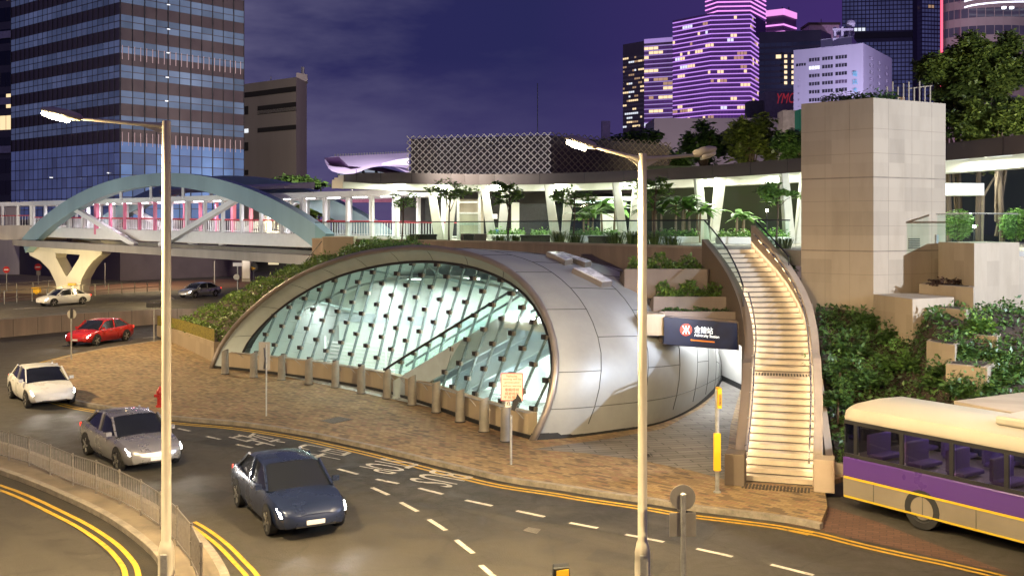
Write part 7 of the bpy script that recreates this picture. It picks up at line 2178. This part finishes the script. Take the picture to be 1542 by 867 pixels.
# stair rails
for i in range(20):
    s = clen * (i + .5) / 20
    for o, hz in ((HW - .07, .30), (-HW + .07, .34)):
        if o > 0 and i >= 16: continue
        q = side(s, o); z = stair_z(s) + hz; ang = math.atan2(dir_len(s).y, dir_len(s).x)
        l = light('stair_light', 'AREA', (q.x, q.y, z), 3.4, (1.0, .80, .54), .66, None, sy=.05)
        zs_ = (stair_z(s + .3) - stair_z(s - .3)) / .6; l.rotation_euler = (0, -math.atan(zs_), ang)
# plaza: pools below the canopy strip
for px in (600, 667, 747, 843, 945, 1068, 1160, 1300, 1470):
    d = can_d(px) + 1.8; light('canopy_light', 'AREA', (X(px, d), d, ZC0 - .02 + .1), 470, (.95, 1.0, .80), .5, (X(px, d), d, 0), sy=3)
    light('canopy_light', 'AREA', (X(px, d + 5), d + 5, ZC0), 400, (.95, 1.0, .82), .8, (X(px, d + 5), d + 5, 0), sy=3)
# footbridge
for i in range(5):
    p = bp(5 + i * 11, 2.2, 8.95); light('bridge_light', 'AREA', p, 420, (.96, .92, 1.0), .3, p - Vector((0, 0, 5)), sy=5)
light('bridge_pink_light', 'POINT', bp(19, 2.2, 8.6), 200, (1.0, .35, .55), .3)
for t, p_ in ((10, 2600), (26, 2600), (42, 2200)):
    loc = bp(t, -15, 2.0); light('arch_floodlight', 'SPOT', loc, p_ * 2.0, (.95, .93, .80), .3, bp(t, 0, 8.5), 100, .8)
light('approach_light', 'SPOT', (-52, 92, 9), 3500, (1, .85, .6), .3, (-60, 107, 6), 110, .8)
# added spots without lamps, standing in for city glow on the facades
light('facade_fill', 'SPOT', (-60, 84, 9), 12000, (.86, .76, .92), .5, (-52, 133, 34), 62, .9)
light('facade_fill', 'SPOT', (-14, 100, 16), 100000, (1, .85, .70), .5, (-42, 176, 22), 90, .9)
light('facade_fill', 'SPOT', (66, 165, 20), 70000, (.74, .64, 1.0), .8, (72, 200, 32), 110, .9)
light('facade_fill', 'SPOT', (100, 250, 30), 60000, (.80, .62, 1.0), 1, (98, 300, 60), 130, .9)
light('facade_fill', 'SPOT', (120, 230, 40), 40000, (1, .82, .70), 1, (140, 300, 70), 90, .9)
light('facade_fill', 'SPOT', (22, 120, 10), 14000, (1, .85, .8), .6, (38, 150, 18), 130, .9)
light('hall_roof_fill', 'SPOT', (-60, 230, 60), 420000, (.92, .80, 1.0), 1, (-42, 312, 26), 60, .9)  # added to whiten the hall roof, no lamp stands there
light('lattice_light', 'SPOT', (-3, 62, 10.6), 1500, (1, .9, .78), .3, (-2, 73, 12.5), 150, .9)
light('tree_fill', 'SPOT', (24, 38, 10.6), 2500, (1, .86, .5), .3, (22, 49, 13.5), 130, .9)  # added fills without lamps that brighten the trees
light('tree_fill', 'SPOT', (17, 66, 10.6), 9000, (1, .86, .5), .3, (20, 88, 15), 120, .9)
light('tree_fill', 'SPOT', (-20, 84, 7), 2200, (1, .86, .5), .3, (-22, 110, 9), 120, .9)
light('pier_lamp_light', 'SPOT', (X(108, 97), 97, 1.0), 3200, (1, .80, .36), .3, (X(108, 105), 105, 2.6), 100, .8)
light('street_lamp_and_fill', 'SPOT', (-22, 58, 9.2), 6500, SOD, .15, (-18, 60, 0), 160, .6)  # added fill, no lamp post here, to brighten the planted steps
light('street_lamp_and_fill', 'SPOT', (-42, 118, 9), 9000, SOD, .15, (-42, 119, 0), 150, .6)  # added fill for the ground beyond the footbridge, no post here
# headlights of the cars
for pos, h, on in CARS:
    if on != 'front': continue
    f = Vector((math.cos(h), math.sin(h), 0)); n_ = Vector((-f.y, f.x, 0))
    for s in (-.62, .62):
        o = pos + f * 2.32 + n_ * s + Vector((0, 0, .62)); light('headlight_beam', 'SPOT', o, 80, (1, .93, .82), .06, o + f * 16 - Vector((0, 0, .85)), 75, 1.0)

EL, AZ = R(24), R(215)
sun = light('dusk_glow', 'SUN', (0, 0, 60), .09, (.78, .66, 1.0))
sun.data.angle = R(30)
sv = Vector((math.sin(AZ) * math.cos(EL), math.cos(AZ) * math.cos(EL), math.sin(EL)))
sun.rotation_euler = (-sv).to_track_quat('-Z', 'Y').to_euler()

w = bpy.data.worlds.new('World'); scene.world = w; w.use_nodes = True
t = w.node_tree; bg = t.nodes['Background']
sky = N(t, 'ShaderNodeTexSky', sky_type='NISHITA'); sky.sun_disc = False; sky.sun_elevation = R(-4); sky.sun_rotation = AZ
tc = N(t, 'ShaderNodeTexCoord'); sp_ = N(t, 'ShaderNodeSeparateXYZ'); t.links.new(tc.outputs['Generated'], sp_.inputs[0])
grad = ramp(t, sp_.outputs['Z'], [(0.0, (.094, .064, .165)), (.06, (.054, .044, .140)), (.16, (.022, .022, .096)), (.5, (.017, .019, .090))])
mpx = N(t, 'ShaderNodeMapRange'); mpx.inputs[1].default_value = .02; mpx.inputs[2].default_value = .42
t.links.new(sp_.outputs['X'], mpx.inputs[0])
gx = N(t, 'ShaderNodeMix', data_type='RGBA'); t.links.new(mpx.outputs[0], gx.inputs[0]); t.links.new(grad.outputs[0], gx.inputs[6]); gx.inputs[7].default_value = (.066, .028, .17, 1)
mp = N(t, 'ShaderNodeMapping'); mp.inputs['Scale'].default_value = (2.2, 2.2, 7.5); mp.inputs['Location'].default_value = (.35, 0, .2); t.links.new(tc.outputs['Generated'], mp.inputs[0])
cn = N(t, 'ShaderNodeTexNoise', Scale=1.6, Detail=6.0, Roughness=.55); t.links.new(mp.outputs[0], cn.inputs['Vector'])
cr_ = ramp(t, cn.outputs[0], [(.46, (0, 0, 0)), (.66, (1, 1, 1))])
lft = N(t, 'ShaderNodeMapRange'); lft.inputs[1].default_value = .05; lft.inputs[2].default_value = -.28; lft.inputs[3].default_value = .12; lft.inputs[4].default_value = 1; t.links.new(sp_.outputs['X'], lft.inputs[0])
cm = N(t, 'ShaderNodeMath', operation='MULTIPLY'); t.links.new(cr_.outputs[0], cm.inputs[0]); t.links.new(lft.outputs[0], cm.inputs[1])
cm2 = N(t, 'ShaderNodeMath', operation='MULTIPLY'); cm2.inputs[1].default_value = .75; t.links.new(cm.outputs[0], cm2.inputs[0])
mc = N(t, 'ShaderNodeMix', data_type='RGBA'); t.links.new(cm2.outputs[0], mc.inputs[0]); t.links.new(gx.outputs[2], mc.inputs[6]); mc.inputs[7].default_value = (.150, .138, .245, 1)
ns = N(t, 'ShaderNodeMix', data_type='RGBA', blend_type='ADD'); ns.inputs[0].default_value = .05
t.links.new(mc.outputs[2], ns.inputs[6]); t.links.new(sky.outputs[0], ns.inputs[7])
t.links.new(ns.outputs[2], bg.inputs[0]); bg.inputs[1].default_value = 1.0

cam = bpy.data.cameras.new('camera'); co = bpy.data.objects.new('camera', cam); COL.objects.link(co)
co.location = (0, 0, EYE); co.rotation_euler = (PI / 2, 0, 0)
cam.sensor_width = 36; cam.lens = FPX / 1542 * 36; cam.shift_y = -(433.5 - HY) / 1542
cam.clip_end = 3000; cam.clip_start = .1
scene.camera = co
vs = scene.view_settings; vs.view_transform = 'Standard'; vs.look = 'None'; vs.exposure = 0; vs.gamma = 1
scene.cycles.use_denoising = True
scene.cycles.max_bounces = 8; scene.cycles.transparent_max_bounces = 16
scene.cycles.sample_clamp_indirect = 4.0; scene.cycles.sample_clamp_direct = 0
scene.cycles.caustics_reflective = False; scene.cycles.caustics_refractive = False
